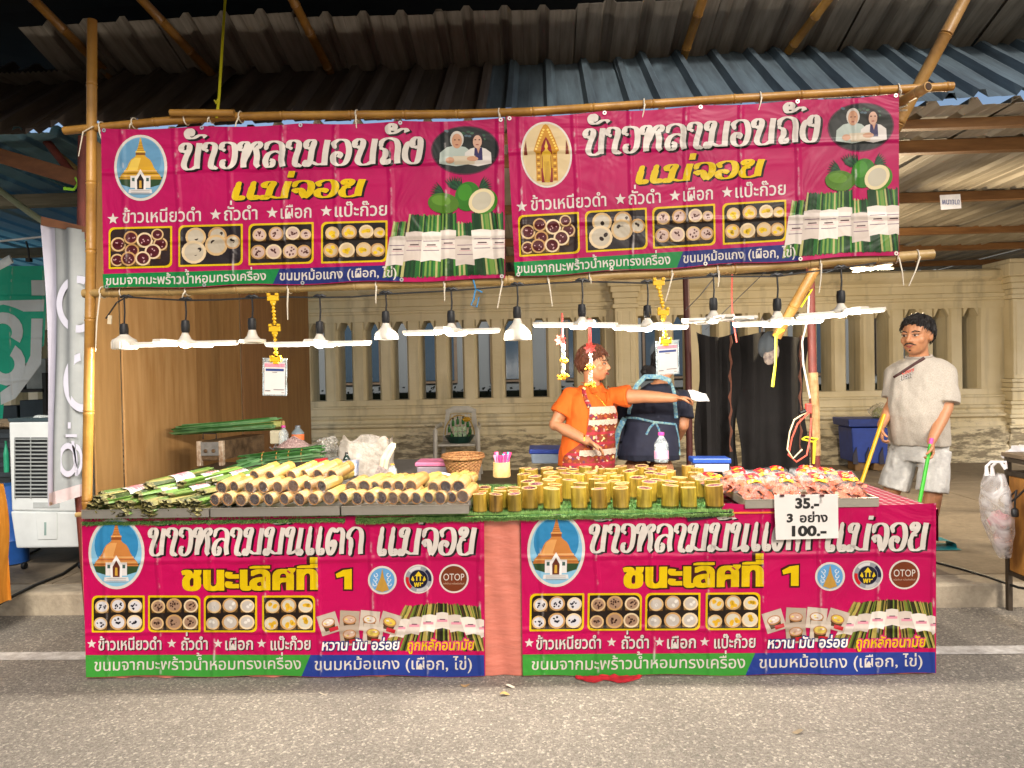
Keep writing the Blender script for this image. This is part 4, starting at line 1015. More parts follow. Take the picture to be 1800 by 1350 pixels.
bamboo_path(s2, [p0, p1], .024, seed=7, n=14)
so = tag(s2.build('bamboo_pole', bamboo_mat('straw bamboo2', '#c9a468', '#a87e44'), origin=p0, smooth=60), 'short thick bamboo stub with an open end at the banner corner', 'bamboo pole')
MB().lathe([(.0175, 0), (.0175, .002)], p1 + dv * .0005, 14, dv).build('hollow', mat('bamboo inside', '#3a2410', rough=.8), so)
tw = MB()
for k in range(7):
    c = p0 + Vector((.005, -.0, -.035 + .012 * k)); pts = [c + Vector((.034 * math.cos(t), .036 * math.sin(t), .012 * math.sin(t + k))) for t in [2 * math.pi * j / 12 for j in range(13)]]
    tw.path(pts, .004, n=5)
tw.build('rope_lashing', mat('pale rope', '#cfc2a8', rough=.8), so)
for k, (x, y) in enumerate(((180, 224), (237, 217), (328, 210), (372, 207), (424, 206), (628, 203), (878, 200), (1132, 184), (1336, 172), (1578, 158))):
    tie(tp, P(x, y, YP), .023, ang=.3, tail=.07 if k in (0, 4, 5, 7, 8) else .03, seed=k)
for k, (x, y, t) in enumerate(((182, 514, .30), (217, 514, .0), (331, 510, .04), (510, 506, .16), (664, 501, .09), (783, 497, .09), (884, 493, .14), (964, 489, .14), (1037, 487, .03), (1181, 479, .15), (1261, 475, .08), (1440, 462, .15), (1575, 452, .14), (1612, 450, .16))):
    tie(bp_, P(x, y, YP), .025, ang=.4, tail=t, seed=30 + k)
MB().path([P(164, 222, YP - .028), P(146, 232, YP - .03), P(138, 275, YP - .03)], [.004, .004, .002], n=5).build('cable_tie', M_TIE, lp)
tag(MB().path([P(398, -30, 3.9), P(395, 10, 3.85), P(385, 170, 3.58), P(381, 207, 3.53)], .0075, n=6, flat=.35).path([P(385, 172, 3.57), P(379, 182, 3.56), P(377, 176, 3.56)], .005, n=5).build('yellow_rope', mat('yellow strap', '#c9c020', rough=.5)), 'flat yellow strap holding up the banner bar from the roof', 'rope')
tag(MB().path([P(832, 492, YP - .03), P(836, 508, YP - .03), P(848, 514, YP - .03)], .004, n=5).path([P(836, 508, YP - .03), P(832, 528, YP - .03), P(842, 522, YP - .03), P(838, 540, YP - .03), P(828, 536, YP - .03), P(834, 524, YP - .03)], .004, n=5).build('ribbon', mat('blue twine', '#3c8ac0', rough=.6)), 'knotted blue twine hanging under the lamp bar', 'twine')
M_RED = mat('red painted timber', '#7a3a30', rough=.55, col2='#5c2820', scale=4, bump=.15)
post1 = tag(MB().path([P(146, 240, 4.32), P(142, 560, 4.32), P(140, 872, 4.32), Vector((P(140, 872, 4.32).x, 4.50, .0)) + Vector((0, -.12, .0))], .028, n=10).build('timber_post', M_RED, smooth=60), 'dark red round post behind the upright bamboo pole', 'post')
post2 = tag(MB().path([P(1424, 470, 4.55), P(1428, 640, 4.55), P(1434, 820, 4.55), Vector((P(1434, 820, 4.55).x, 4.55, SW))], [.026, .026, .028, .028], n=10).build('timber_post', M_RED, smooth=60), 'brown post wrapped in tape behind the cracker bags', 'post')
MB().path([P(1429, 655, 4.55), P(1432, 720, 4.55), P(1434, 800, 4.55)], .030, n=10).build('tape_wrap', mat('brown tape', '#b09468', rough=.5, col2='#8a6a3c', scale=20), post2)
yel = mat('yellow twine', '#d8cc30', rough=.5)
MB().path([P(1410, 772, 4.50), P(1430, 777, 4.5), P(1438, 772, 4.5), P(1416, 768, 4.52), P(1410, 772, 4.5)], .006, n=5).path([P(1432, 776, 4.5), P(1430, 815, 4.5)], [.012, .008], n=5).build('yellow_tie', yel, post2)
MB().path([P(1402, 520, 4.5), P(1428, 508, 4.5), P(1408, 540, 4.5)], .006, n=5).build('yellow_tie', yel, post2)
tag(MB().path([P(1205, 470, 6.5), P(1210, 640, 6.5), P(1212, 800, 6.5), Vector((P(1212, 800, 6.5).x, 6.5, SW))], .03, n=8).build('timber_post', mat('dark red post', '#4a1e1c', rough=.6), smooth=60), 'thin dark red post at the edge of the black cloth', 'post')
# twine and wires hanging on the slanting brace and post
tag(MB().path([P(1372, 575, 4.2), P(1364, 592, 4.19), P(1363, 640, 4.18), P(1358, 680, 4.18)], [.006, .009, .008, .011], n=5, flat=.4).path([P(1360, 590, 4.19), P(1378, 580, 4.2), P(1368, 586, 4.2)], .006, n=5).build('yellow_twine', yel), 'yellow plastic twine tied round the lower end of the brace', 'twine')
hat = thing('cap', 'dark cap hanging from the lower end of the bamboo brace', 'cap', P(1350, 610, 4.36))
hb = MB(); hb.ball(P(1350, 606, 4.36), (.060, .05, .085), 12, 8, Matrix.Rotation(.3, 3, 'Y')); hb.build('crown', mat('cap cloth', '#23282c', rough=.9), hat, smooth=True)
hb = MB(); hb.ball(P(1356, 622, 4.33), (.045, .012, .07), 12, 6, Matrix.Rotation(.35, 3, 'Y')); hb.build('lining', mat('cap lining', '#6d6258', rough=.9, col2='#3a3030', scale=60), hat, smooth=True)
# cables on post
w = MB(); w.path([P(1422, 520, 4.5), P(1420, 560, 4.5), P(1410, 600, 4.5), P(1412, 640, 4.5), P(1420, 680, 4.5), P(1424, 700, 4.5)], .006, n=6)
tag(w.build('white_cable', mat('white cable', '#cfc8c0', rough=.5)), 'white cable running down the taped post to the red plug', 'cable')
w = MB(); w.path([P(1421, 726, 4.48), P(1402, 745, 4.46), P(1392, 770, 4.45), P(1386, 800, 4.45), P(1400, 812, 4.45), P(1418, 800, 4.46), P(1424, 770, 4.48), P(1426, 735, 4.5)], .0055, n=6)
tag(w.build('red_cable', mat('red cable', '#d05a48', rough=.5)), 'loop of red cable hanging from the taped post', 'cable')
w = MB(); w.path([P(1418, 724, 4.47), P(1396, 738, 4.45), P(1388, 760, 4.44), P(1384, 790, 4.44), P(1394, 806, 4.44), P(1410, 790, 4.45)], .005, n=6)
tag(w.build('cream_cable', mat('cream cable', '#d8c8a0', rough=.5)), 'loop of cream cable hanging beside the red one', 'cable')
pl = thing('plug_socket', 'red socket block with a black plug taped to the brown post', 'socket', P(1421, 722, 4.5))
MB().box(P(1421, 718, 4.50), (.035, .03, .06)).build('block', mat('red plastic', '#d84a40', rough=.4), pl, bevel=.004)
MB().path([P(1416, 722, 4.47), P(1406, 726, 4.46)], .012, n=8).build('plug', mat('black plastic', '#141414', rough=.45), pl)
w = MB(); w.path([P(1287, 478, 4.2), P(1286, 520, 4.2), P(1288, 560, 4.2), P(1295, 602, 4.2)], .005, n=5, flat=.5)
tag(w.build('pink_twine', mat('pink twine', '#b8483c', rough=.6)), 'thin red twine dangling in front of the black cloth', 'twine')
w = MB(); w.path([P(1345, 478, 5.0), P(1240, 580, 5.2)], .003, n=5); w.path([P(1205, 545, 4.6), P(1230, 520, 4.4), P(1254, 490, 3.6)], .003, n=5)
tag(w.build('thin_wire', mat('grey wire', '#3a3a3a', rough=.5)), 'thin dark wires slanting across under the lamp bar', 'wire')

# ================================================================== TABLES
TX0, TX1, TY0, TY1, TZ = P(143, 905, 3.5).x, P(1645, 885, 3.5).x, 3.50, 4.40, .800
tb = thing('market_table', 'long market table hidden behind the lower magenta banners', 'table', ((TX0 + TX1) / 2, (TY0 + TY1) / 2, 0))
M_TAB = mat('table board', '#8a6a45', rough=.6, stretch=(1, 6, 6))
MB().bx(TX0, TX1 - .004, TY0 + .01, TY1, TZ - .03, TZ - .002).build('tabletop', M_TAB, tb)
for x in (TX0 + .1, -.35, -.1, TX1 - .1):
    for y in (TY0 + .1, TY1 - .1): MB().bx(x - .02, x + .02, y - .02, y + .02, 0, TZ - .03).build('leg', mat('table steel', '#6a6a6a', rough=.4, metal=.7), tb)
skirt = MB(); x0, x1 = TX0 + .004, TX1 - .02
def sk(u, v):
    x = x0 + (x1 - x0) * u; z = .004 + (TZ - .01) * v
    return Vector((x, 3.492 + .006 * math.sin(24 * x + 2 * z) * (1 - v) + .004 * math.sin(57 * x + 9 * z) - .004 * (1 - v), z))
skirt.grid(sk, 220, 14)
tag(skirt.build('table_skirt', mat('salmon satin', '#c0705e', rough=.38, var=.1, scale=6, bump=.5, bscale=7, stretch=(1, 1, 3)), smooth=True), 'salmon pink satin cloth showing between the two lower banners', 'cloth')
rc = MB()
def rcf(u, v):
    p = PZ(1012 + 118 * u, 1192 + 9 * v, 0.0); h = .045 * math.sin(math.pi * u) * (.45 + .55 * math.sin(14 * u + 5 * v) * math.cos(5 * u - 4 * v)) * (1 - v * .75)
    h = .022 * abs(mnoise.noise(Vector((u * 6, v * 1.5, 2.0)))) * (1 - v) + .006 * (1 - v) + .005 * mnoise.noise(Vector((u * 15, v * 4, 1)))
    return Vector((p.x, 3.460 - (.055 + .06 * mnoise.noise(Vector((u * 3.1, 4.2, 0)))) * v * (math.sin(math.pi * min(1, max(0, u))) ** .35 + .15), .005 + max(0, h)))
rc.grid(rcf, 44, 10)
tag(rc.build('red_cloth', mat('red cloth', '#a81422', rough=.9, var=.15), smooth=True), 'end of a red cloth lying on the road under the banner', 'cloth')
# gingham cloth over the right end of the table
def gingham():
    m = bpy.data.materials.new('gingham'); m.use_nodes = True; nt = m.node_tree; b = nt.nodes['Principled BSDF']; L = nt.links.new
    tc = nt.nodes.new('ShaderNodeTexCoord'); sx = nt.nodes.new('ShaderNodeSeparateXYZ'); L(tc.outputs['Object'], sx.inputs[0])
    def band(s):
        a = nt.nodes.new('ShaderNodeMath'); a.operation = 'MULTIPLY'; a.inputs[1].default_value = 1 / .044; L(s, a.inputs[0])
        f = nt.nodes.new('ShaderNodeMath'); f.operation = 'FRACT'; L(a.outputs[0], f.inputs[0])
        g = nt.nodes.new('ShaderNodeMath'); g.operation = 'GREATER_THAN'; g.inputs[1].default_value = .5; L(f.outputs[0], g.inputs[0]); return g.outputs[0]
    ad = nt.nodes.new('ShaderNodeMath'); ad.operation = 'ADD'; L(band(sx.outputs[0]), ad.inputs[0]); L(band(sx.outputs[1]), ad.inputs[1])
    r = nt.nodes.new('ShaderNodeValToRGB'); r.color_ramp.interpolation = 'CONSTANT'
    r.color_ramp.elements[0].color = (*lin('#8c7676'), 1); r.color_ramp.elements[1].position = .75; r.color_ramp.elements[1].color = (*lin('#74081c'), 1)
    e = r.color_ramp.elements.new(.25); e.color = (*lin('#862440'), 1)
    hf = nt.nodes.new('ShaderNodeMath'); hf.operation = 'MULTIPLY'; hf.inputs[1].default_value = .5; L(ad.outputs[0], hf.inputs[0]); L(hf.outputs[0], r.inputs[0])
    L(r.outputs[0], b.inputs['Base Color']); b.inputs['Roughness'].default_value = .75; b.inputs['Specular IOR Level'].default_value = .15; return m
gx0 = P(1265, 893, 3.5).x
gc = MB().grid(lambda u, v: Vector((gx0 + (TX1 - gx0) * u, 3.481 + (TY1 - 3.47) * v, TZ + .004 + .002 * math.sin(13 * u) * math.sin(8 * v))), 24, 16)
gc.grid(lambda u, v: Vector((TX1 + .003, 3.485 + (TY1 - 3.485) * u, TZ + .004 - .16 * v)), 12, 4)
tag(gc.build('gingham_tablecloth', gingham(), smooth=True, weld=True), 'red and white gingham tablecloth under the cracker tray', 'tablecloth')
M_PIN = mat('orange hem', '#c8701a', rough=.5)
MB().bx(gx0, P(1390, 893, 3.48).x, 3.466, 3.4805, TZ - .004, TZ + .003).build('hem', M_PIN, [o for o in COL.objects if o.name == 'gingham_tablecloth'][0])

# ---- artificial turf mats
M_TURF = mat('turf base', '#2f5a26', rough=.9, var=.2, scale=40)
M_BLADE = mat('turf blade', '#547f38', rough=.6, col2='#8aa860', scale=30)
def turf(label, xa, xb, ya, yb, drop, n, seed, skew=0.0):
    t = thing('turf_mat', label, 'turf mat', ((xa + xb) / 2, ya, TZ))
    def f(u, v):
        x = xa + (xb - xa) * u
        y0 = ya - skew * u
        if v < .12: k = v / .12; return Vector((x, y0 + .002, TZ + .004 - drop * (1 - .55 * u * (skew > 0)) * (1 - k) + .002 * math.sin(40 * x)))
        k = (v - .12) / .88; return Vector((x, y0 + (yb - y0) * k, TZ + .008))
    MB().grid(f, 30, 14).build('backing', M_TURF, t)
    rr = random.Random(seed); mb = MB()
    for i in range(n):
        v = rr.random(); u = rr.random()
        if rr.random() < .30: v = rr.random() * .12
        if rr.random() < .12: v = .12 + rr.random() * .03
        p = f(u, v)
        if v < .12: d = Vector((rr.uniform(-.4, .4), -1, rr.uniform(-.6, .5)))
        else: d = Vector((rr.uniform(-.6, .6), rr.uniform(-.8, .4), 1))
        d = d.normalized() * rr.uniform(.010, .017); s_ = Vector((1, rr.uniform(-.5, .5), 0)) * .0016
        mb.add([p - s_, p + s_, p + d], [(0, 1, 2)])
    o = mb.build('turf_pile', M_BLADE, t); o['kind'] = 'stuff'
    return t
turf('strip of artificial grass under the leaf parcels and first steel trays', P(143, 905, 3.46).x, P(606, 905, 3.46).x, 3.462, 4.38, .022, 9000, 1)
turf('large artificial grass mat under the standing bamboo cups', P(625, 905, 3.455).x, P(1290, 893, 3.45).x, 3.456, 4.38, .030, 34000, 2, .001)
dk = MB().prism([P(1204, 902, 3.461), P(1290, 897, 3.461), P(1282, 906, 3.461), P(1210, 917, 3.461)], (0, .003, 0))
tag(dk.build('black_sheet', mat('black rubber', '#101010', rough=.7)), 'corner of black sheeting drooping under the grass mat', 'sheet')

# ---- steel trays
M_STEEL = mat('stainless', '#b9b3a8', rough=.32, metal=.85, var=.08, scale=5, bump=.05)
def tray(label, px0, px1, py, depth=.52, yf=3.43, lip=.040, z=None):
    a, b = P(px0, py, yf).x, P(px1, py, yf).x; z = TZ + .026 if z is None else z
    t = thing('steel_tray', label, 'tray', ((a + b) / 2, yf, z))
    MB().bx(a, b, yf + .002, yf + depth, z, z + .003).build('tray_floor', M_STEEL, t)
    MB().bx(a, b, yf, yf + .003, z - .004, z + lip).bx(a, b, yf - .006, yf + .0, z + lip - .003, z + lip).build('lip', M_STEEL, t)
    MB().bx(a, b, yf + depth - .003, yf + depth, z - .002, z + lip).build('lip', M_STEEL, t)
    for x in (a, b - .003): MB().bx(x, x + .003, yf + .004, yf + depth - .004, z - .001, z + lip - .001).build('lip', M_STEEL, t)
    return a, b, z
T1 = tray('long steel tray holding the leaf parcels', 143, 367, 903)
T2 = tray('steel tray piled with wrapped bamboo tubes, next to the leaf parcels', 370, 597, 903)
T3 = tray('steel tray of wrapped bamboo tubes beside the standing cups', 600, 824, 901)
T4 = tray('steel tray of bagged crackers with the price card', 1310, 1545, 885, depth=.60, yf=3.462)
pk = tag(bamboo_path(MB(), [P(134, 905, 3.50), P(160, 903, 3.50)], .013, seed=3).build('bamboo_stub', M_BAMP, smooth=60), 'cut bamboo end sticking out beside the leaf tray', 'bamboo pole')
# ================================================================== PRODUCE
def streak(name, c1, c2, ax, rough=.45, dark='#3a2a10'):
    m = bpy.data.materials.new(name); m.use_nodes = True; nt = m.node_tree; b = nt.nodes['Principled BSDF']; L = nt.links.new
    tc = nt.nodes.new('ShaderNodeTexCoord'); mp = nt.nodes.new('ShaderNodeMapping'); s = [70, 70, 70]; s[ax] = 6; mp.inputs['Scale'].default_value = s
    oi = nt.nodes.new('ShaderNodeObjectInfo'); L(tc.outputs['Object'], mp.inputs[0])
    n = nt.nodes.new('ShaderNodeTexNoise'); n.inputs['Scale'].default_value = 1; n.inputs['Detail'].default_value = 4; n.noise_dimensions = '4D'
    mu = nt.nodes.new('ShaderNodeMath'); mu.operation = 'MULTIPLY'; mu.inputs[1].default_value = 37; L(oi.outputs['Random'], mu.inputs[0]); L(mu.outputs[0], n.inputs['W'])
    L(mp.outputs[0], n.inputs['Vector'])
    r = nt.nodes.new('ShaderNodeValToRGB'); r.color_ramp.elements[0].position = .32; r.color_ramp.elements[0].color = (*lin(c1), 1)
    r.color_ramp.elements[1].position = .66; r.color_ramp.elements[1].color = (*lin(c2), 1); e = r.color_ramp.elements.new(.22); e.color = (*lin(dark), 1)
    L(n.outputs[0], r.inputs[0])
    hs = nt.nodes.new('ShaderNodeHueSaturation'); mr = nt.nodes.new('ShaderNodeMapRange'); mr.inputs[3].default_value = .7; mr.inputs[4].default_value = 1.2
    mr2 = nt.nodes.new('ShaderNodeMapRange'); mr2.inputs[3].default_value = .482; mr2.inputs[4].default_value = .515
    L(oi.outputs['Random'], mr.inputs[0]); L(mr.outputs[0], hs.inputs['Value'])
    ml = nt.nodes.new('ShaderNodeMath'); ml.operation = 'FRACT'; L(mu.outputs[0], ml.inputs[0]); L(ml.outputs[0], mr2.inputs[0]); L(mr2.outputs[0], hs.inputs['Hue'])
    L(r.outputs[0], hs.inputs['Color']); L(hs.outputs[0], b.inputs['Base Color'])
    b.inputs['Roughness'].default_value = rough
    bp = nt.nodes.new('ShaderNodeBump'); bp.inputs['Strength'].default_value = .25; bp.inputs['Distance'].default_value = .004; L(n.outputs[0], bp.inputs['Height']); L(bp.outputs[0], b.inputs['Normal'])
    return m
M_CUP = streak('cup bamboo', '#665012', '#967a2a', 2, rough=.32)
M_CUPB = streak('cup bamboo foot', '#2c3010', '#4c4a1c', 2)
M_RIM = mat('cut bamboo', '#b89a62', rough=.7, var=.12, scale=60)
FILL = [mat('filling purple', '#3a161a', rough=.3, col2='#6a3030', scale=160, bump=.6, bscale=160), mat('filling amber', '#7a3a12', rough=.3, col2='#a05c22', scale=130, bump=.6, bscale=150),
        mat('filling plum', '#43202c', rough=.28, col2='#7a4452', scale=150, bump=.6, bscale=160), mat('filling cream', '#8a5a34', rough=.35, col2='#a07a50', scale=140, bump=.6, bscale=150)]
def cup_meshes(seed):
    rr = random.Random(seed); h = .116 + rr.uniform(-.004, .004); r = .041 + rr.uniform(-.0012, .0012)
    n = 20
    prof = [(r * 1.03, 0), (r * 1.06, .004), (r * 1.04, .010), (r * 1.075, .015), (r * 1.045, .021), (r * 1.03, .05), (r * 1.0, h - .01), (r * .985, h - .002)]
    o = MB().lathe(prof, n=n, close_ends=False); o.add([(0, 0, .001)], [])
    lean = (rr.uniform(-.04, .04), rr.uniform(-.04, .04))
    def wp(p):
        a = math.atan2(p.y, p.x); k = 1 + .018 * math.sin(2 * a + seed) + .012 * math.sin(5 * a + seed * 2)
        return Vector((p.x * k + lean[0] * p.z, p.y * k + lean[1] * p.z, p.z + (.003 * math.sin(a + seed) if p.z > h * .8 else 0)))
    o.warp(wp)
    rim = MB().lathe([(r * .985, h - .002), (r * .965, h), (r * .905, h), (r * .89, h - .002), (r * .885, h - .008)], n=n, close_ends=False).warp(wp)
    fl = MB(); 
    def ff(u, v):
        a = 2 * math.pi * u; d = r * .89 * v; z = h - .0045 + .004 * (1 - v * v) + .0025 * rr.uniform(-1, 1) * (v < .95)
        return Vector((d * math.cos(a), d * math.sin(a), z))
    fl.grid(ff, 16, 4).warp(wp)
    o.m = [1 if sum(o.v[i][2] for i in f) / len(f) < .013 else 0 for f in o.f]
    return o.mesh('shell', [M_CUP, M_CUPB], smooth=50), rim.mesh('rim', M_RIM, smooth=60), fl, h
CUPV = [cup_meshes(s) for s in range(6)]
FILLM = {}
def cup(x, y, z, k, label, sc=1.0, group='bamboo cups of sticky rice on the turf mat'):
    v = CUPV[k % 6]; f = (k * 7 + k // 3) % 4
    if (k % 6, f) not in FILLM: FILLM[(k % 6, f)] = v[2].mesh('filling', FILL[f], smooth=True)
    t = thing('bamboo_cup', label, 'bamboo cup', (x, y, z), group)
    t.rotation_euler.z = (k * 2.4) % 6.28; t.scale = (sc, sc, sc * (1 + .06 * math.sin(k * 3.1)))
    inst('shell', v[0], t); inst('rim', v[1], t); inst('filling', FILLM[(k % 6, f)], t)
    return t
CZ = TZ + .010
rr = random.Random(21)
front = [(937, 895), (973, 893), (1019, 892), (1058, 889), (1093, 888), (1137, 888), (1177, 886), (1212, 884), (1258, 884)]
rearx = [924, 961, 992, 1030, 1064, 1096, 1131, 1166, 1212]
ROWN = ['front', 'second', 'third', 'fourth', 'fifth', 'sixth', 'back']
rowY = [3.56, 3.70, 3.83, 3.955, 4.08, 4.20, 4.315]
k = 0
for r_, y in enumerate(rowY):
    for c_ in range(9):
        xa = P(front[c_][0], 890, 3.56).x; xb = P(rearx[c_], 830, 4.315).x; f = r_ / 6
        x = xa + (xb - xa) * f + rr.uniform(-.012, .012) + (.026 if r_ % 2 else -.008)
        yy = y + rr.uniform(-.016, .016)
        cup(x, yy, CZ, k, f'filled bamboo cup, {ORD[c_]} of nine along the {ROWN[r_]} row on the grass mat', .94 + rr.uniform(-.05, .05)); k += 1
for c_, (pxs) in enumerate((843, 872, 903)):
    for r_, y in enumerate((3.50, 3.60, 3.685)):
        x = P(pxs, 890, 3.5).x + (.002 + .010 * (c_ == 1)) * r_ + rr.uniform(-.006, .006)
        cup(x, y + rr.uniform(-.008, .008), CZ, k, f'slimmer bamboo cup beside the tube tray, {["front", "middle", "back"][r_]} row, {ORD[c_]} of three', .82); k += 1

# ---- wrapped tubes lying in trays
M_TUBE = streak('tube bamboo', '#8f6e30', '#b0914e', 1, dark='#6a4c1c')
M_TRIM = mat('tube rim', '#a8763c', rough=.7, var=.15, scale=50)
M_RICE = [mat('sticky rice brown', '#2a1612', rough=.3, col2='#4c3028', scale=170, bump=.7, bscale=170), mat('sticky rice dark', '#1c0e0e', rough=.3, col2='#3c2422', scale=170, bump=.7, bscale=170),
          mat('sticky rice pale', '#4c3424', rough=.4, col2='#6c5038', scale=150, bump=.6, bscale=150)]
M_WRAP = film('cling wrap', amount=.08, bump=1.0, bscale=70, rough=.03)
def tube_meshes(seed):
    rr = random.Random(100 + seed); r = .0325; L_ = .165 + rr.uniform(-.015, .02); n = 16
    sh_ = MB().lathe([(r * .98, 0.0), (r, .003), (r * 1.0, L_ * .7), (r * 1.05, L_ * .72), (r, L_ * .74), (r * .96, L_ - .006), (r * .8, L_)], n=n, axis=(0, 1, 0), close_ends=False)
    sh_.lathe([(r * .8, L_), (.001, L_ + .001)], n=n, axis=(0, 1, 0), close_ends=False)
    rim = MB().lathe([(r * .98, 0), (r * .84, -.0005), (r * .82, .006)], n=n, axis=(0, 1, 0), close_ends=False)
    rice = MB().grid(lambda u, v: Vector((r * .83 * v * math.cos(6.2832 * u), .004 + rr.uniform(-.0016, .0016) * (v < .95), r * .83 * v * math.sin(6.2832 * u))), 16, 4)
    wr = MB(); m_ = 9
    def wf(u, v):
        a = 6.2832 * u
        if v < .33: k_ = v / .33; rad = r * 1.03 * k_; y = -.004 + .003 * math.sin(7 * a + seed) * k_
        else: k_ = (v - .33) / .67; rad = r * (1.035 + .03 * math.sin(5 * a + 9 * k_ + seed)); y = -.003 + .045 * k_
        return Vector((rad * math.cos(a), y, rad * math.sin(a)))
    wr.grid(wf, 20, m_)
    for j in range(4):
        a = rr.uniform(0, 6.28); p = Vector((r * math.cos(a), -.002, r * math.sin(a))); d = Vector((math.cos(a) * .015, -.012, math.sin(a) * .015 - .012)); e = d.orthogonal().normalized() * .010
        wr.add([p - e, p + e, p + d + e * .6, p + d - e * .4], [(0, 1, 2, 3)])
    return sh_.mesh('shell', M_TUBE, smooth=50), rim.mesh('rim', M_TRIM), [rice.mesh('filling', m, smooth=True) for m in M_RICE], wr.mesh('plastic_wrap', M_WRAP, smooth=True)
TV = [tube_meshes(s) for s in range(4)]
def tube(px, py, Y, k, label, yaw=.30, pit=.10, sc=1.0):
    v = TV[k % 4]; p = P(px, py, Y)
    t = thing('bamboo_tube', label, 'bamboo tube', p, 'wrapped bamboo tubes lying in the trays')
    t.rotation_euler = (pit, (k * 1.7) % 6.28, -yaw); t.rotation_mode = 'YXZ'
    t.rotation_euler = (pit, (k * 1.7) % 6.28, -yaw); t.scale = (sc, sc, sc)
    inst('shell', v[0], t); inst('rim', v[1], t); inst('filling', v[2][(k * 5 + k // 2) % 3], t); inst('plastic_wrap', v[3], t)
k = 0
def trow(xs, py, Y, lab, yaw=.3, pit=.08, jit=1.0):
    global k
    n = len(xs)
    for i, x in enumerate(xs):
        y_ = py[0] + (py[1] - py[0]) * i / max(1, n - 1)
        tube(x, y_ + rr.uniform(-1, 1) * jit, Y + rr.uniform(-.015, .015), k, lab.format(ORD[i]), yaw + rr.uniform(-.12, .14), pit + rr.uniform(-.03, .05), rr.uniform(.90, 1.07)); k += 1
trow([377, 400, 423, 447, 472, 499, 526, 551, 578], (879, 876), 3.46, 'wrapped bamboo tube, {} in the bottom row of the tray nearest the leaf parcels')
trow([389, 411, 438, 462, 488, 515, 540, 565], (857, 855), 3.50, 'wrapped bamboo tube, {} in the second row of the tray nearest the leaf parcels', .32)
trow([447, 475, 512, 535, 559, 584], (838, 836), 3.60, 'wrapped bamboo tube, {} in the top row of the tray nearest the leaf parcels', .5, .18)
trow([470, 500, 532, 575], (845, 842), 3.76, 'bamboo tube lying askew behind, {} from the leaf parcels', .7, .08)
trow([603, 627, 649, 670, 690, 710, 731, 753, 773, 793, 813], (876, 874), 3.46, 'wrapped bamboo tube, {} in the bottom row of the tray beside the cups')
trow([617, 640, 659, 680, 701, 722], (857, 855), 3.52, 'wrapped bamboo tube, {} in the second row of the tray beside the cups', .34)
trow([762, 783, 806], (857, 855), 3.49, 'upright-stacked wrapped tube above the bottom row next to the cups, {} of three', .2)
trow([655, 676, 698, 718, 738], (853, 850), 3.70, 'wrapped bamboo tube, {} in the back row of the tray beside the cups', .38, .05)
trow([790, 806, 822], (848, 846), 3.64, 'wrapped bamboo tube lying behind the stacked three next to the cups, {} of three', .2, .05)

# ---- leaf parcels with paper bands
M_LEAFS = [mat('palm leaf green', '#34501a', rough=.5, col2='#5d7030', scale=14, stretch=(3, 1, 3)), mat('palm leaf olive', '#5c5c2a', rough=.5, col2='#857a42', scale=12, stretch=(3, 1, 3)),
           mat('palm leaf dark', '#1e2a10', rough=.5, col2='#3c4a20', scale=12, stretch=(3, 1, 3)), mat('palm leaf bright', '#3f6420', rough=.45, col2='#647f38', scale=14, stretch=(3, 1, 3))]
M_LEAFEND = mat('leaf inside dark', '#1c2010', rough=.7, col2='#3c3c1c', scale=50)
M_LEAFCUT = mat('leaf cut edge', '#15190b', rough=.7, col2='#7d7440', scale=70)
def parcel_mesh(seed, m):
    rr = random.Random(seed); n = 12; L_ = .34 + rr.uniform(-.02, .03); mb = MB(); W = .036; pts = []
    ph = rr.uniform(0, 6)
    def ring(y, s):
        out = []
        for j in range(n):
            a = 2 * math.pi * j / n; x = math.cos(a) * W * s; zz = math.sin(a) * .010 + .005 * math.sin(3 * math.cos(a) * 2.2 + ph + y * 4)
            out.append(Vector((x + .006 * math.sin(9 * y + ph), y + (rr.uniform(-.012, .012) if s < 1 else 0), zz)))
        return out
    rows = [ring(0, .96), ring(.02, 1.0), ring(.12, 1.02), ring(L_ * .6, 1.0), ring(L_ - .03, .98), ring(L_, .9)]
    vs = [p for r_ in rows for p in r_]; fs = []
    for i in range(len(rows) - 1):
        for j in range(n): fs.append((i * n + j, i * n + (j + 1) % n, (i + 1) * n + (j + 1) % n, (i + 1) * n + j))
    mb.add(vs, fs[:n], 2); mb.add(vs, fs[n:], 0)
    mb.add([p * 1.0 + Vector((0, .014, 0)) for p in rows[0]], [tuple(range(n))], 1)
    return mb.mesh('leaf_parcel', [m, M_LEAFEND, M_LEAFCUT], smooth=35)
PV = [parcel_mesh(s, M_LEAFS[s % 4]) for s in range(8)]
def paper_band():
    m = bpy.data.materials.new('printed paper'); m.use_nodes = True; nt = m.node_tree; b = nt.nodes['Principled BSDF']
    b.inputs['Base Color'].default_value = (*lin('#bdb4b0'), 1); b.inputs['Roughness'].default_value = .6; return m
M_PAPER = paper_band(); M_PRINT = mat('red print', '#c0707a', rough=.6, var=.1)
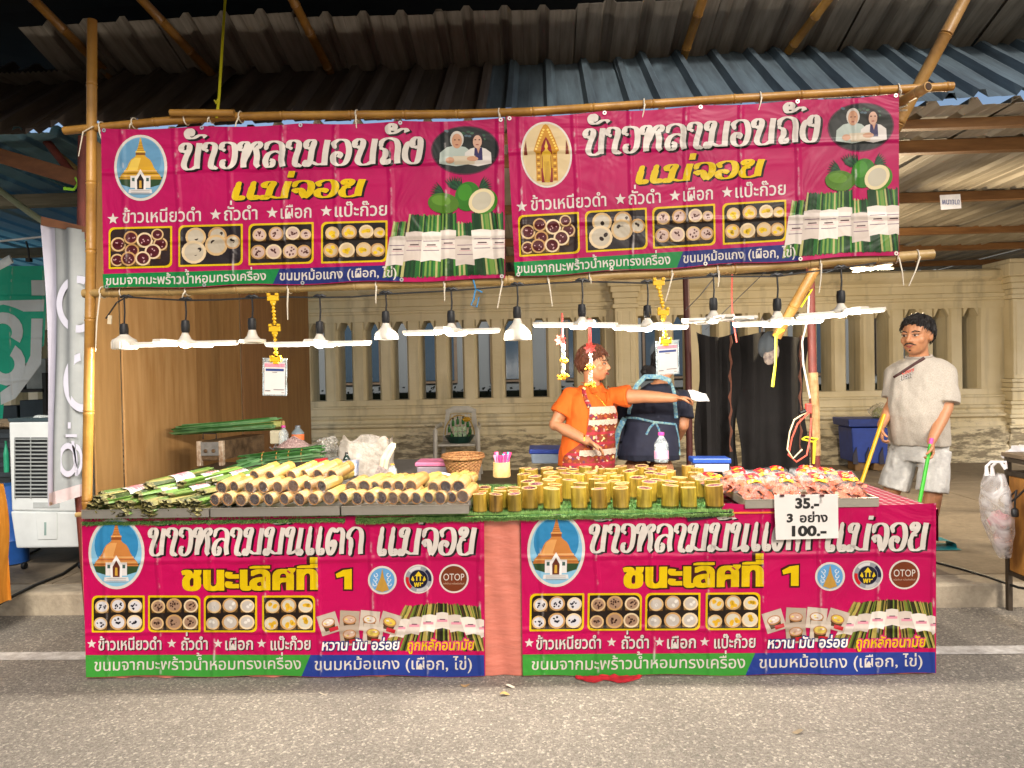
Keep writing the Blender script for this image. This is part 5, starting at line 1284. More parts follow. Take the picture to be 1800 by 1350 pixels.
def leaf_bundle(p, yaw, pit, seed, label, rows=2, cols=3, band=True, roll=0.0):
    t = thing('leaf_bundle', label, 'leaf bundle', p, 'leaf-wrapped parcels piled in the tray')
    t.rotation_euler = (pit, roll, yaw); rr = random.Random(seed)
    for r_ in range(rows):
        for c_ in range(cols):
            inst('leaf_parcel', PV[(seed + r_ * 3 + c_ * 5) % 8], t, ((c_ - (cols - 1) / 2) * .044 + rr.uniform(-.006, .006), rr.uniform(-.03, .02), .010 + r_ * .017 + rr.uniform(-.002, .003)), (rr.uniform(-.03, .03), rr.uniform(-.2, .2), rr.uniform(-.06, .06)))
    if band:
        w, h = cols * .022 + .020, rows * .020 + .006; y0, y1 = .11, .21; mb = MB(); n = 16
        def f(u, v):
            a = math.pi * (1 - u); e = .75
            x = (w) * (abs(math.cos(a)) ** e) * (1 if math.cos(a) > 0 else -1); z = .002 + h * (math.sin(a) ** .6)
            return Vector((x, y0 + (y1 - y0) * v + .006 * math.sin(5 * u), z + .0015 * math.sin(11 * u + 4 * v)))
        mb.grid(f, n, 4); me = mb.mesh('paper_band', M_PAPER, smooth=True); b_ = inst('paper_band', me, t)
        pr = MB()
        for j, (a0, a1) in enumerate(((.18, .22), (.34, .48), (.54, .60), (.66, .72), (.80, .84))):
            pr.grid(lambda u, v: f(.30 + .40 * u, a0 + (a1 - a0) * v) + Vector((0, 0, .0022)), 8, 1)
        inst('print', pr.mesh('print', M_PRINT), b_)
    return t
a0, a1, tz = T1
nb = 0
lab = ['leaf parcels filling the bottom of the tray, {} stack from the upright bamboo pole', 'paper-banded leaf parcels in the middle layer, {} from the upright bamboo pole', 'paper-banded leaf parcels on top of the pile, {} from the upright bamboo pole']
for i in range(5): leaf_bundle((a0 + .065 + i * .120, 3.455 + rr.uniform(-.01, .01), tz + .006), -.42, .03, nb, lab[0].format(ORD[i]), band=False, rows=4); nb += 1
for i in range(4): leaf_bundle((a0 + .07 + i * .145, 3.50 + .03 * i + rr.uniform(-.01, .01), tz + .066), -.62, .05, nb, lab[1].format(ORD[i]), roll=rr.uniform(-.1, .1)); nb += 1
for i in range(3): leaf_bundle((a0 + .24 + i * .13, 3.63 + .05 * i, tz + .105), -.72, .09, nb, lab[2].format(ORD[i]), roll=rr.uniform(-.15, .1)); nb += 1

# ---- cracker bags
M_CRK = [mat('cracker', '#7a3018', rough=.6, col2='#a45432', scale=30, bump=.3), mat('cracker pink', '#843c24', rough=.6, col2='#aa6040', scale=30, bump=.3)]
M_BAG = film('bag film', amount=.045, bump=.8, bscale=20, rough=.06)
M_LAB = mat('label red', '#a80f1c', rough=.4, var=.05); M_LABY = mat('label yellow', '#b88a14', rough=.4, var=.05); M_LABP = mat('label pink', '#b8746a', rough=.4, var=.05)
def bag_meshes(seed):
    rr = random.Random(200 + seed); W, D, H_ = .135, .20, .035
    c = MB()
    def lump(u, v):
        x = (u - .5) * W * .93; e = (1 - (2 * u - 1) ** 4) * (math.sin(math.pi * min(1, .05 + v * .95)) ** .5)
        return Vector((x + rr.uniform(-.005, .005), .008 + D * .72 * v, .004 + H_ * .80 * e * (.55 + .75 * rr.random())))
    c.grid(lump, 13, 15)
    for i in range(16):
        p = Vector((rr.uniform(-W * .42, W * .42), rr.uniform(.01, D * .72), rr.uniform(.005, H_ * .9))); a = rr.uniform(0, 3.14)
        u = Vector((math.cos(a), math.sin(a), rr.uniform(-.4, .4))) * rr.uniform(.012, .030); w = Vector((-math.sin(a), math.cos(a), rr.uniform(-.6, .8))) * rr.uniform(.010, .022); f_ = Vector((0, 0, rr.uniform(.006, .018)))
        c.add([p - u - w, p - w + f_ * .6, p + u - w, p + u + w, p + w + f_, p - u + w], [(0, 1, 4, 5), (1, 2, 3, 4)])
    b_ = MB()
    def pil(s):
        def f(u, v):
            x = (u - .5) * W * 2 * .5; e = (1 - (2 * u - 1) ** 4) * (math.sin(math.pi * min(1, v * 1.02)) ** .45 if v < .8 else .5 * (1 - v) / .2 + .1)
            z = .006 + (H_ * 1.15 * e if s > 0 else 0) + .004 * math.sin(13 * u + 17 * v + seed) * (s > 0)
            return Vector((x * (1 + .06 * math.sin(9 * v + seed)), D * v * 1.12, max(.001, z)))
        return f
    b_.grid(pil(1), 14, 14); b_.grid(pil(-1), 4, 4)
    lf = pil(1)
    l1 = MB().grid(lambda u, v: lf(.24 + .52 * u, .40 + .36 * v) + Vector((0, 0, .003)), 6, 4)
    l2 = MB().grid(lambda u, v: lf(.24 + .52 * u, .40 + .09 * v) + Vector((0, 0, .0042)), 6, 1)
    l3 = MB().add([lf(.62 + .07 * math.cos(t), .56 + .06 * math.sin(t)) + Vector((0, 0, .0048)) for t in [6.283 * j / 10 for j in range(10)]], [tuple(range(10))])
    l4 = MB()
    for j in range(3): l4.grid(lambda u, v: lf(.34 + .20 * u, .55 + .05 * j + .022 * v) + Vector((0, 0, .0046)), 4, 1)
    return c.mesh('crackers', M_CRK[seed % 2]), b_.mesh('bag', M_BAG, smooth=True), l1.mesh('label_card', M_LAB), l2.mesh('label_strip', M_LABY), l3.mesh('label_picture', M_LABP), l4.mesh('label_lettering', M_LABY)
BV = [bag_meshes(s) for s in range(4)]
def bag(p, yaw, pit, k, label, sc=1.0):
    v = BV[k % 4]; t = thing('cracker_bag', label, 'snack bag', p, 'bagged crackers in the steel tray'); t.rotation_euler = (pit, .05 * math.sin(k), yaw); t.scale = (sc, sc, sc)
    inst('crackers', v[0], t); inst('bag', v[1], t); lc = inst('label_card', v[2], t); inst('label_strip', v[3], lc); inst('label_picture', v[4], lc); inst('label_lettering', v[5], lc)
bx0, bx1, bz = T4
k = 0
for j in range(4):
    bag((bx0 + .085 + j * .158, 3.52 + .012 * (j % 2), bz + .012), rr.uniform(-.06, .06), .50, k, f'clear bag of reddish crackers in the front row, {ORD[j]} from the cups', 1.05); k += 1
for j in range(4):
    bag((bx0 + .05 + j * .165, 3.68 + .02 * (j % 2), bz + .03), rr.uniform(-.25, .25), .35, k, f'clear bag of reddish crackers in the middle row, {ORD[j]} from the cups', 1.05); k += 1
for j in range(3):
    bag((bx0 + .10 + j * .20, 3.86, bz + .045), rr.uniform(-.3, .3), .22, k, f'clear bag of reddish crackers in the back row, {ORD[j]} from the cups'); k += 1
bag((bx0 - .02, 3.70, bz + .03), .5, .3, k, 'clear bag of reddish crackers slipping over the tray end beside the cups'); k += 1
# ---- price card
pc_ = thing('price_card', 'white price card clipped to the cracker tray', 'price card', P(1418, 945, 3.445))
yc = 3.445
cd = MB(); cd.prism([P(1361, 870, yc), P(1473, 869, yc), P(1474, 946, yc), P(1364, 949, yc)], (0, .003, 0)); cd.build('card', mat('white card', '#d6d0ca', rough=.4, var=.04), pc_)
class Flat:
    """lettering on a vertical card at depth Y"""
    def __init__(s, Y): s.Y = Y; s.mb = MB()
    def text(s, t, x0, y0, x1, y1, h, bold=.03, cons=.56):
        pts, fs = text_c(t, bold); a = min(p[0] for p in pts); b = max(p[0] for p in pts)
        s.mb.add([P(x0 + (x1 - x0) * (x - a) / (b - a), y0 + (y1 - y0) * (x - a) / (b - a) - y / cons * h, s.Y) for x, y in pts], fs); return s
fl = Flat(yc - .0012)
fl.text('35.-', 1398, 893, 1440, 893, 17, .045, .70).text('3', 1383, 918, 1394, 917, 14, .045, .70).text('อย่าง', 1406, 918, 1455, 917, 12, .03).text('100.-', 1392, 942, 1453, 941, 17, .045, .70)
fl.mb.build('lettering', mat('black ink', '#0c0a0a', rough=.5, var=0), pc_)
for x in (1375, 1412, 1445): MB().box(P(x, 871, yc - .004), (.018, .008, .010)).build('clip', mat('clip dark', '#4a2428', rough=.4), pc_)
MB().path([P(1443, 873, yc - .006), P(1445, 884, yc - .006), P(1442, 884, yc - .006), P(1444, 873, yc - .006)], .001, n=5).build('clip_wire', M_STEEL, pc_)
# ================================================================== LAMPS
YL = 3.53
M_SOCK = mat('black socket', '#1a1a1c', rough=.5, var=.1)
M_BULBW = mat('white lamp plastic', '#cdc6b8', rough=.45, var=.06, scale=30)
M_LED = emis('lit led diffuser', '#fff3e2', 1.8)
M_LEDOFF = mat('unlit led diffuser', '#b9b6b0', rough=.35, var=.05)
def cord_and_socket(t, top, cap):
    MB().path([top, top.lerp(cap, .5) + Vector((.004, 0, 0)), cap], .0045, n=6).build('cord', M_SOCK, t)
    MB().lathe([(.006, .028), (.018, .024), (.021, .0), (.020, -.028), (.017, -.036)], cap, 14).build('socket', M_SOCK, t, smooth=50)
def panel_lamp(label, px, py_bar, py_cap, x0, x1, py, lit=True, Y=YL, tilt=0.0, nb=4, rot=0.0, sc=1.0, drop=0.0, led=None, watt=23.0, tint=(1.0, .93, .82)):
    """screw-in lamp with folding led blades spread flat"""
    cen = P(px, py, Y); cap = P(px, py_cap, Y); top = P(px, py_bar, Y)
    t = thing('panel_lamp', label, 'lamp', cen, 'hanging panel lamps')
    cord_and_socket(t, top, cap)
    h = cap.z - .036 - cen.z
    MB().lathe([(.014, h), (.018, h * .8), (.030, h * .35), (.046, .012), (.050, .0), (.044, -.010), (.03, -.012)], cen, 18).build('cone', M_BULBW, t, smooth=50)
    half = (P(x1, py, Y).x - P(x0, py, Y).x) / 2; cx = (P(x1, py, Y).x + P(x0, py, Y).x) / 2 - cen.x
    for k in range(nb):
        a = rot + 2 * math.pi * k / nb
        L_ = (half - .045) + cx * math.cos(a); d = Vector((math.cos(a), math.sin(a), 0)); s_ = Vector((-d.y, d.x, 0)); dn = math.tan(tilt) * math.cos(a)
        w0, w1 = .030, .040
        def outl(z, k_=1.0, in_=0.0):
            pts = []
            for u, w in ((.045 + in_, w0 * .8), (.07, w0), (.045 + L_ * .6, w1), (.045 + L_ * .85, w1 * .95), (.045 + L_ - in_, w1 * .55)): pts.append((u, w * k_))
            o = [cen + d * u + s_ * w + Vector((0, 0, z + dn * u - drop * u)) for u, w in pts] + [cen + d * u - s_ * w + Vector((0, 0, z + dn * u - drop * u)) for u, w in pts[::-1]]
            return o
        up, lo = outl(.008, .82), outl(-.005)
        b_ = MB(); n = len(up)
        b_.add(up + lo, [tuple(range(n))] + [(i, (i + 1) % n, n + (i + 1) % n, n + i) for i in range(n)])
        bo = b_.build('blade', M_BULBW, t)
        e = outl(-.0075, .93, .004); e2 = outl(-.014, .75, .010)
        f_ = MB().add(e + e2, [tuple(range(2 * n - 1, n - 1, -1))] + [(i, (i + 1) % n, n + (i + 1) % n, n + i) for i in range(n)])
        f_.build('led_face', (led or M_LED) if lit else M_LEDOFF, bo)
    MB().lathe([(.028, -.012), (.020, -.022), (.004, -.025)], cen, 14).build('hub_light', M_LED if lit else M_LEDOFF, t, smooth=True)
    if lit:
        ld = bpy.data.lights.new('lamp_light', 'POINT'); ld.energy = watt; ld.color = tint; ld.shadow_soft_size = .022
        lo_ = bpy.data.objects.new('lamp_light', ld); COL.objects.link(lo_); lo_.parent = t; lo_.location = (0, 0, -.055)
    return t
def bulb(label, px, py_bar, py_cap, py0, py1, w, kind):
    cap = P(px, py_cap, YL); top = P(px, py_bar, YL); z0 = P(px, py0, YL).z; z1 = P(px, py1, YL).z; r = w / 2 / 354.0; c = Vector((cap.x, cap.y, z1)); H_ = z0 - z1
    t = thing('hanging_bulb', label, 'lamp', c, 'unlit hanging bulbs')
    cord_and_socket(t, top, cap)
    if kind == 'can': prof = [(.016, H_), (.020, H_ * .9), (r * .62, H_ * .72), (r * .93, H_ * .60), (r, H_ * .50), (r, 0.004), (r * .94, 0), (r * .9, .004)]
    elif kind == 'flat': prof = [(.016, H_), (.019, H_ * .8), (.026, H_ * .5), (.040, H_ * .28), (r * .93, H_ * .26), (r, H_ * .22), (r, .003), (r * .9, 0), (r * .85, .003)]
    else: prof = [(.016, H_), (.018, H_ * .88), (.024, H_ * .72), (r * .62, H_ * .55), (r * .86, H_ * .40), (r * .97, H_ * .22), (r, 0.004), (r * .95, 0), (r * .9, .003)]
    MB().lathe(prof, c, 24, close_ends=False).build('housing', M_BULBW, t, smooth=50)
    MB().lathe([(r * .9, .004), (r * .5, -.002), (.001, -.003)], c, 20, close_ends=False).build('diffuser', M_LEDOFF, t, smooth=True)
    if kind == 'can':
        for k in range(22):
            a = 2 * math.pi * k / 22; MB().box(c + Vector((r * math.cos(a), r * math.sin(a), H_ * .25)), (.003, .003, H_ * .42), Matrix.Rotation(a, 3, 'Z')).build('cooling_fin', M_BULBW, t)
bulb('white ribbed unlit bulb at the end of the lamp row by the bamboo pole', 218, 520, 578, 586, 614, 42, 'can')
panel_lamp('lit panel lamp in front of the plywood, nearest the upright bamboo pole', 326, 526, 572, 232, 418, 603)
bulb('small flat unlit bulb between the first two lit panel lamps', 443, 522, 568, 578, 603, 47, 'flat')
panel_lamp('lit panel lamp beside the first payment card', 562, 521, 574, 470, 651, 603, rot=.12)
bulb('bell-shaped unlit bulb left of the panel lamp above the grey chair', 678, 515, 556, 566, 597, 43, 'bell')
panel_lamp('lit panel lamp hanging above the grey chair', 793, 509, 555, 707, 880, 582, rot=-.1)
bulb('rounded cream unlit bulb above the bamboo cups', 909, 500, 548, 556, 598, 48, 'bell')
panel_lamp('lit panel lamp with a red ribbon above the woman in orange', 1023, 493, 544, 936, 1086, 570, tilt=-.02, rot=.1)
panel_lamp('lit panel lamp above the woman in navy', 1138, 496, 546, 1074, 1216, 574, rot=.3)
panel_lamp('unlit panel lamp with grey blades in front of the black cloth', 1254, 484, 533, 1198, 1334, 561, lit=False, tilt=.03, rot=.15)
panel_lamp('lit panel lamp beside the slanting bamboo brace', 1366, 484, 534, 1290, 1444, 566, tilt=.02, rot=-.1)
panel_lamp('lit panel lamp at the end of the row nearest the standing man', 1478, 470, 520, 1398, 1557, 549, tilt=.06, rot=.08)
panel_lamp('small lit panel lamp far back under the roof', 1532, 430, 458, 1488, 1578, 470, Y=6.6, rot=.3, led=emis('warm lit led diffuser', '#ffe2b0', 2.6), watt=95.0, tint=(1.0, .80, .52))
pts = [P(x, y, YL) for x, y in ((186, 560), (205, 532), (222, 522), (270, 525), (326, 528), (385, 527), (443, 524), (500, 522), (562, 523), (620, 522), (678, 517), (735, 514), (793, 511), (850, 507), (909, 502), (965, 498), (1023, 495), (1080, 496), (1138, 498), (1196, 490), (1254, 486), (1310, 486), (1366, 486), (1420, 478), (1478, 472), (1540, 462))]
lc_ = thing('lamp_cable', 'black cable looping along the bamboo bar from lamp to lamp', 'cable', pts[0])
MB().path(pts, .0042, n=6).build('cable', M_SOCK, lc_, smooth=True)
for x, y in ((222, 522), (326, 526), (443, 522), (562, 521), (678, 515), (793, 509), (909, 500), (1023, 493), (1138, 496), (1254, 484), (1366, 484), (1478, 470)):
    p = P(x, y, YL); MB().path([p + Vector((-.032, 0, -.002)), p + Vector((-.012, 0, .006)), p, p + Vector((.012, 0, .006)), p + Vector((.032, 0, -.002))], [.005, .008, .010, .008, .005], n=7).build('tap_connector', M_SOCK, lc_)
tg = MB().box(P(193, 562, YL), (.020, .006, .045), Matrix.Rotation(.1, 3, 'Y')); tg.build('tag', mat('tag', '#c8b89a', rough=.6), lc_)

# ---- payment cards on yellow clip chains (their square codes left blank)
M_YCLIP = mat('yellow clip', '#dcae10', rough=.35, var=.08, scale=30)
def card_chain(label, cl, xs, px0, py0, px1, py1, skew):
    t = thing('payment_card', label, 'card', P((px0 + px1) / 2, py1, YL - .02)); Y = YL - .035
    (xa, ya), (xb, yb), (xc, yc_), (xd, yd) = xs
    def clipb(x, y, w=20, h=15):
        p = P(x, y, Y); s_ = 1 / 354
        MB().box(p + Vector((0, 0, 0)), (w * s_, .016, h * .62 * s_)).box(p + Vector((-w * .36 * s_, -.003, h * .42 * s_)), (w * .26 * s_, .02, h * .3 * s_)).box(p + Vector((w * .36 * s_, -.003, h * .42 * s_)), (w * .26 * s_, .02, h * .3 * s_)).box(p + Vector((0, 0, -h * .45 * s_)), (w * .5 * s_, .012, h * .4 * s_)).build('clip', M_YCLIP, t, bevel=.002)
    def links(x0, y0, x1, y1, n):
        for i in range(n):
            f = (i + .5) / n; p = P(x0 + (x1 - x0) * f, y0 + (y1 - y0) * f, Y)
            MB().ball(p, (.0095 if i % 2 else .012, .008, .0085), 10, 6).box(p + Vector((0, 0, -.006)), (.008, .008, .014)).build('link', M_YCLIP, t)
    clipb(xa, ya); links(xa, ya + 8, xb, yb - 8, 6); clipb(xb, yb); links(xb, yb + 8, xc, yc_ - 8, 5); clipb(xc, yc_, 20, 12)
    A, B, C, D = (px0, py0), (px1, py0 + skew), (px1 + xd * .0 + skew * -.3, py1 + skew), (px0 + skew * -.3, py1)
    q = lambda u, v, yy: P(A[0] + (B[0] - A[0]) * u + (D[0] - A[0]) * v, A[1] + (B[1] - A[1]) * u + (D[1] - A[1]) * v, yy)
    MB().prism([q(0, 0, Y), q(1, 0, Y), q(1, 1, Y), q(0, 1, Y)], (0, .004, 0)).build('sleeve', film('card sleeve', '#b8c4c8', .55, .1, 8), t)
    yy = Y - .001
    def pr(u0, u1, v0, v1, m, nm, dy=0): MB().add([q(u0, v0, yy - dy), q(u1, v0, yy - dy), q(u1, v1, yy - dy), q(u0, v1, yy - dy)], [(0, 1, 2, 3)]).build(nm, m, t)
    pr(.07, .93, .12, .97, mat('card paper', '#ddd6d0', rough=.4, var=.03), 'card')
    pr(.08, .92, .14, .24, mat('card pink', '#dc8a98', rough=.4, var=.25, scale=60), 'print_band', .0008)
    pr(.12, .88, .28, .345, mat('card navy', '#2c3f78', rough=.4, var=.05), 'print_band', .0008)
    pr(.40, .60, .37, .385, mat('card grey print', '#6a6464', rough=.5), 'print_line', .0008)
    pr(.10, .32, .86, .885, mat('card grey print', '#6a6464', rough=.5), 'print_line', .0008); pr(.45, .90, .83, .85, mat('card grey print', '#6a6464', rough=.5), 'print_line', .0008); pr(.78, .90, .91, .925, mat('card grey print', '#6a6464', rough=.5), 'print_line', .0008)
card_chain('payment card hanging on yellow clips in front of the plywood', 0, ((480, 524), (483, 578), (485, 632), (0, 0)), 462, 629, 504, 695, 1)
card_chain('payment card hanging on yellow clips beside the woman in navy', 0, ((1158, 497), (1166, 549), (1170, 600), (0, 0)), 1153, 600, 1193, 660, -3)

# ---- flower garlands
M_JAS = mat('jasmine white', '#c4baa4', rough=.6, var=.1, scale=200); M_MARI = mat('marigold', '#d88a08', rough=.7, col2='#e8b018', scale=200); M_ROSE = mat('ribbon red', '#b8302c', rough=.4, col2='#c8584c', scale=60)
def garland(label, x, y0, y1, rib, Y, bow, seed):
    t = thing('flower_garland', label, 'garland', P(x, y1, Y)); rr = random.Random(seed); s_ = 1 / 354 * Y / 3.53
    MB().path([P(x - 1, y0 - 40, Y), P(x, y0, Y), P(x + 1, y0 + 12, Y)], rib, n=6, flat=.15).build('ribbon', M_ROSE, t)
    bw = MB(); c = P(x + bow[0], y0 + bow[1], Y - .012)
    for k in range(7):
        a = 6.283 * k / 7 + .4; d = Vector((math.cos(a), -.25, math.sin(a))) * bow[2] * s_; e = Vector((-math.sin(a), 0, math.cos(a))) * bow[2] * .28 * s_
        bw.add([c, c + d * .5 + e, c + d, c + d * .5 - e], [(0, 1, 2, 3)])
    bw.build('bow', M_ROSE, t)
    L_ = y1 - y0
    for a, b in ((.20, .50), (.62, .86)):
        mb = MB(); n = 30
        for k in range(n):
            f = a + (b - a) * k / n; p = P(x + rr.uniform(-2.6, 2.6) + 1.0, y0 + L_ * f, Y - .002 + rr.uniform(-.008, .008)); mb.ball(p, (.0045, .0045, .0055), 6, 4)
        mb.build('jasmine_string', M_JAS, t)
    for f, w in ((.56, 8.5), (.93, 9.5)):
        mb = MB()
        for k in range(26):
            a = rr.uniform(0, 6.283); d = rr.uniform(.2, 1); p = P(x + 1 + w * d * math.cos(a), y0 + L_ * f + w * .42 * rr.uniform(-1, 1), Y + .018 * d * math.sin(a)); mb.ball(p, .0062, 6, 4)
        mb.build('marigold', M_MARI, t)
garland('short jasmine and marigold garland hanging beside the woman in orange', 989, 590, 668, .004, 3.56, (-4, 8, 11), 1)
garland('longer garland with a red ribbon in front of the hair of the woman in orange', 1037, 600, 682, .008, 3.50, (0, 12, 12), 2)
# ================================================================== BEHIND THE COUNTER
# plywood side partition
M_PLY = []
for i, (c1, c2) in enumerate((('#b08856', '#9c7444'), ('#b28a5a', '#9a7040'), ('#a27a4a', '#8a6236'), ('#926840', '#7a5430'), ('#957044', '#7f5a34'))):
    M_PLY.append(mat(f'plywood {i}', c1, rough=.5, col2=c2, scale=2.6, stretch=(6, 6, .7), bump=.08, bscale=3, detail=7))
pw = thing('plywood_partition', 'brown plywood partition of upright sheets closing the stall side', 'partition', (-2.78, 6.0, SW))
ps = [(165, 4.36), (214, 4.75), (345, 5.85), (425, 6.85), (486, 7.85), (546, 9.0)]
for i in range(5):
    def pt(k):
        px, Y = ps[k]; return Vector((P(px, 700, Y).x, Y))
    a, b = pt(i), pt(i + 1); d = (b - a).normalized(); nrm = Vector((d.y, -d.x)); o = nrm * (.012 * (i % 2))
    z1 = EZ - .01 - .02 * (i % 2)
    MB().prism([(a.x + o.x, a.y + o.y + .004, SW + .01), (b.x + o.x, b.y + o.y - .004, SW + .01), (b.x + o.x, b.y + o.y - .004, z1), (a.x + o.x, a.y + o.y + .004, z1)], (-.012, 0, 0)).build('plywood_sheet', M_PLY[i], pw, bevel=.002)
# black cloth hung behind
bc = MB(); YC = 6.55
def bcf(x0, x1, seed):
    def f(u, v):
        px = x0 + (x1 - x0) * u; top = 583 + 10 * abs(math.sin(3.0 * u + seed)); p = P(px + 3 * math.sin(7 * v + seed) * (u > .9 or u < .1), 0, YC)
        z = P(px, top, YC).z; z = z + (SW + .05 - z) * v
        return Vector((p.x + .02 * math.sin(9 * v + seed) * (1 if u in (0, 1) else 0), YC + .035 * math.sin(11 * u + seed + 1.5 * v) + .02 * math.sin(23 * u), z))
    return f
M_BCL = mat('black cloth', '#131010', rough=.85, var=.25, scale=8, bump=.2, bscale=9)
c0 = thing('black_curtain', 'black cloth curtain in two lengths hung between posts behind the counter', 'curtain', P(1310, 800, YC))
MB().grid(bcf(1214, 1284, 0), 18, 30).build('curtain_length', M_BCL, c0, smooth=True)
MB().grid(bcf(1286, 1408, 2), 24, 30).build('curtain_length', M_BCL, c0, smooth=True)
M_FRAY = mat('frayed edge', '#6a4030', rough=.8, var=.3, scale=30)
for x in (1284, 1407):
    MB().path([P(x + 1.8 * math.sin(k * 1.9), 590 + k * 12.0, YC - .06) for k in range(18)], [.010 + .006 * math.sin(k * 2.3) for k in range(18)], n=5, flat=.4).build('frayed_edge', M_FRAY, c0)

# back table along the partition
BZ = .80
bt = thing('side_table', 'low work table along the plywood carrying the grill and ingredients', 'table', (-1.7, 5.0, SW))
MB().bx(-2.70, -.75, 4.46, 5.85, BZ - .03, BZ).build('tabletop', mat('grey work top', '#6c6a68', rough=.5), bt)
for x in (-2.6, -.85):
    for y in (4.52, 5.78): MB().bx(x - .02, x + .02, y - .02, y + .02, SW, BZ - .03).build('leg', mat('table steel', '#6a6a6a'), bt)
# charcoal grill box
gr = thing('charcoal_grill', 'rusty metal charcoal grill box with two vent knobs on the back table', 'grill', P(405, 815, 5.2))
G0, G1 = P(346, 812, 5.15), P(392, 815, 5.15); G2 = Vector((P(468, 800, 5.75).x, 5.75, G0.z))
zt = P(370, 776, 5.15).z; zb = P(370, 812, 5.15).z
dxy = Vector((G2.x - G1.x, .60, 0))
M_RUST = mat('rusty steel', '#7a6248', rough=.7, col2='#4c3a28', scale=14, bump=.4, metal=.3); M_GALV = mat('galvanised', '#9a9a98', rough=.5, col2='#7a7a78', scale=20, metal=.5)
def gbox(x0, x1, z0, z1, y0, y1, m, nm): return MB().prism([(x0, y0, z0), (x1, y0, z0), (x1, y0, z1), (x0, y0, z1)], Vector((dxy.x * (y1 - y0) / .6, y1 - y0, 0))).build(nm, m, gr, bevel=.004)
gbox(G0.x + .01, G1.x - .01, zb + .01, zt, 5.16, 5.75, M_RUST, 'body')
gbox(G0.x + .028, G1.x - .032, zb + .045, zt - .005, 5.152, 5.158, M_GALV, 'vent_plate')
for s_, x in ((0, G0.x), (1, G1.x - .03)): gbox(x, x + .03, zb - .03, zt + .004, 5.145, 5.18, mat('worn white paint', '#c8b8a4', rough=.6, col2='#8a6a4c', scale=30), 'corner_leg')
for f in (.36, .66): MB().lathe([(.012, 0), (.015, .006), (.010, .012)], (G0.x + (G1.x - G0.x) * f, 5.15, (zb + zt) / 2 + .006), 12, (0, -1, 0)).build('knob', M_RUST, gr)
MB().path([P(357, 772, 5.14), P(357, 762, 5.14), P(380, 762, 5.14), P(380, 772, 5.14)], .005, n=6).build('handle', mat('handle steel', '#3a3634', metal=.7), gr)
MB().path([P(478, 775, 5.5), P(486, 780, 5.5), P(480, 790, 5.5), P(474, 786, 5.5)], .009, n=6).build('valve', M_GALV, gr)
# leaf sheaf on the grill, bamboo log on it
def sheaf(name, label, p0, p1, wid, n, seed, mts, thick=.03, tie_col=None, curl=.0):
    t = thing(name, label, 'leaf bundle', (p0 + p1) / 2); rr = random.Random(seed); d = p1 - p0; s_ = Vector((-d.y, d.x, 0)).normalized(); up = Vector((0, 0, 1))
    for k in range(n):
        o = s_ * rr.uniform(-wid, wid) + up * rr.uniform(0, thick); a = p0 + o + d * rr.uniform(-.12, .06) + up * rr.uniform(-.008, .008); b = p1 + o + d * rr.uniform(-.08, .14) + s_ * rr.uniform(-.07, .07) + up * rr.uniform(-.012, .03)
        w = rr.uniform(.010, .017); mb = MB(); m_ = 6
        def f(u, v):
            q = a.lerp(b, v) + up * (curl * math.sin(math.pi * v) + .004 * math.cos(u * 3.14)); return q + s_ * ((u - .5) * 2 * w * (1 - .35 * v)) + up * abs(u - .5) * .012
        mb.grid(f, 4, m_); mb.build('leaf', mts[k % len(mts)], t, smooth=True)
    if tie_col:
        for f in (.25, .45, .62, .8):
            c = p0 + d * f + up * thick * .5; pts = [c + s_ * (wid + .012) * math.cos(t_) + up * (thick * .6 + .014) * math.sin(t_) for t_ in [6.283 * j / 14 for j in range(15)]]
            MB().path(pts, .003, n=4).build('rubber_band', tie_col, t)
    return t
GL = [mat('pandan green', '#5f9a60', rough=.4, col2='#8fbf88', scale=10), mat('pandan light', '#6aa06c', rough=.4, col2='#a0c890', scale=10), mat('pandan dark', '#2f6a2c', rough=.45, col2='#5a8f4c', scale=10)]
sheaf('leaf_sheaf', 'loose sheaf of green leaves laid across the grill box', P(318, 768, 5.30) + Vector((0, 0, .015)), P(474, 758, 5.34) + Vector((0, 0, .015)), .09, 46, 3, GL, .06)
sheaf('leaf_sheaf', 'thick tied sheaf of long green leaves behind the bamboo tubes', P(432, 817, 4.66), P(556, 806, 4.74), .05, 60, 4, GL, .055, mat('tan band', '#b87a3c'))
sheaf('leaf_sheaf', 'a few loose leaf strips beside the leaf parcels behind the tubes', P(380, 838, 4.30), P(452, 818, 4.5), .05, 16, 8, GL, .02)
lg = thing('bamboo_log', 'pale cut bamboo log lying on the leaves over the grill', 'bamboo pole', P(450, 752, 5.32))
bamboo_path(MB(), [P(412, 750, 5.34), P(497, 745, 5.28)], .026, seed=9, node=.22, n=14).build('log', bamboo_mat('pale green bamboo', '#c2c07a', '#a0a258'), lg, smooth=60)
MB().lathe([(.025, 0), (.025, .003), (.018, .004)], P(498, 745, 5.28), 14, (1, -.1, 0)).build('cut_end', M_RIM, lg)
MB().ball(P(407, 748, 5.34), (.022, .020, .018), 8, 6).build('rough_end', mat('rough end', '#b89878', rough=.8), lg)
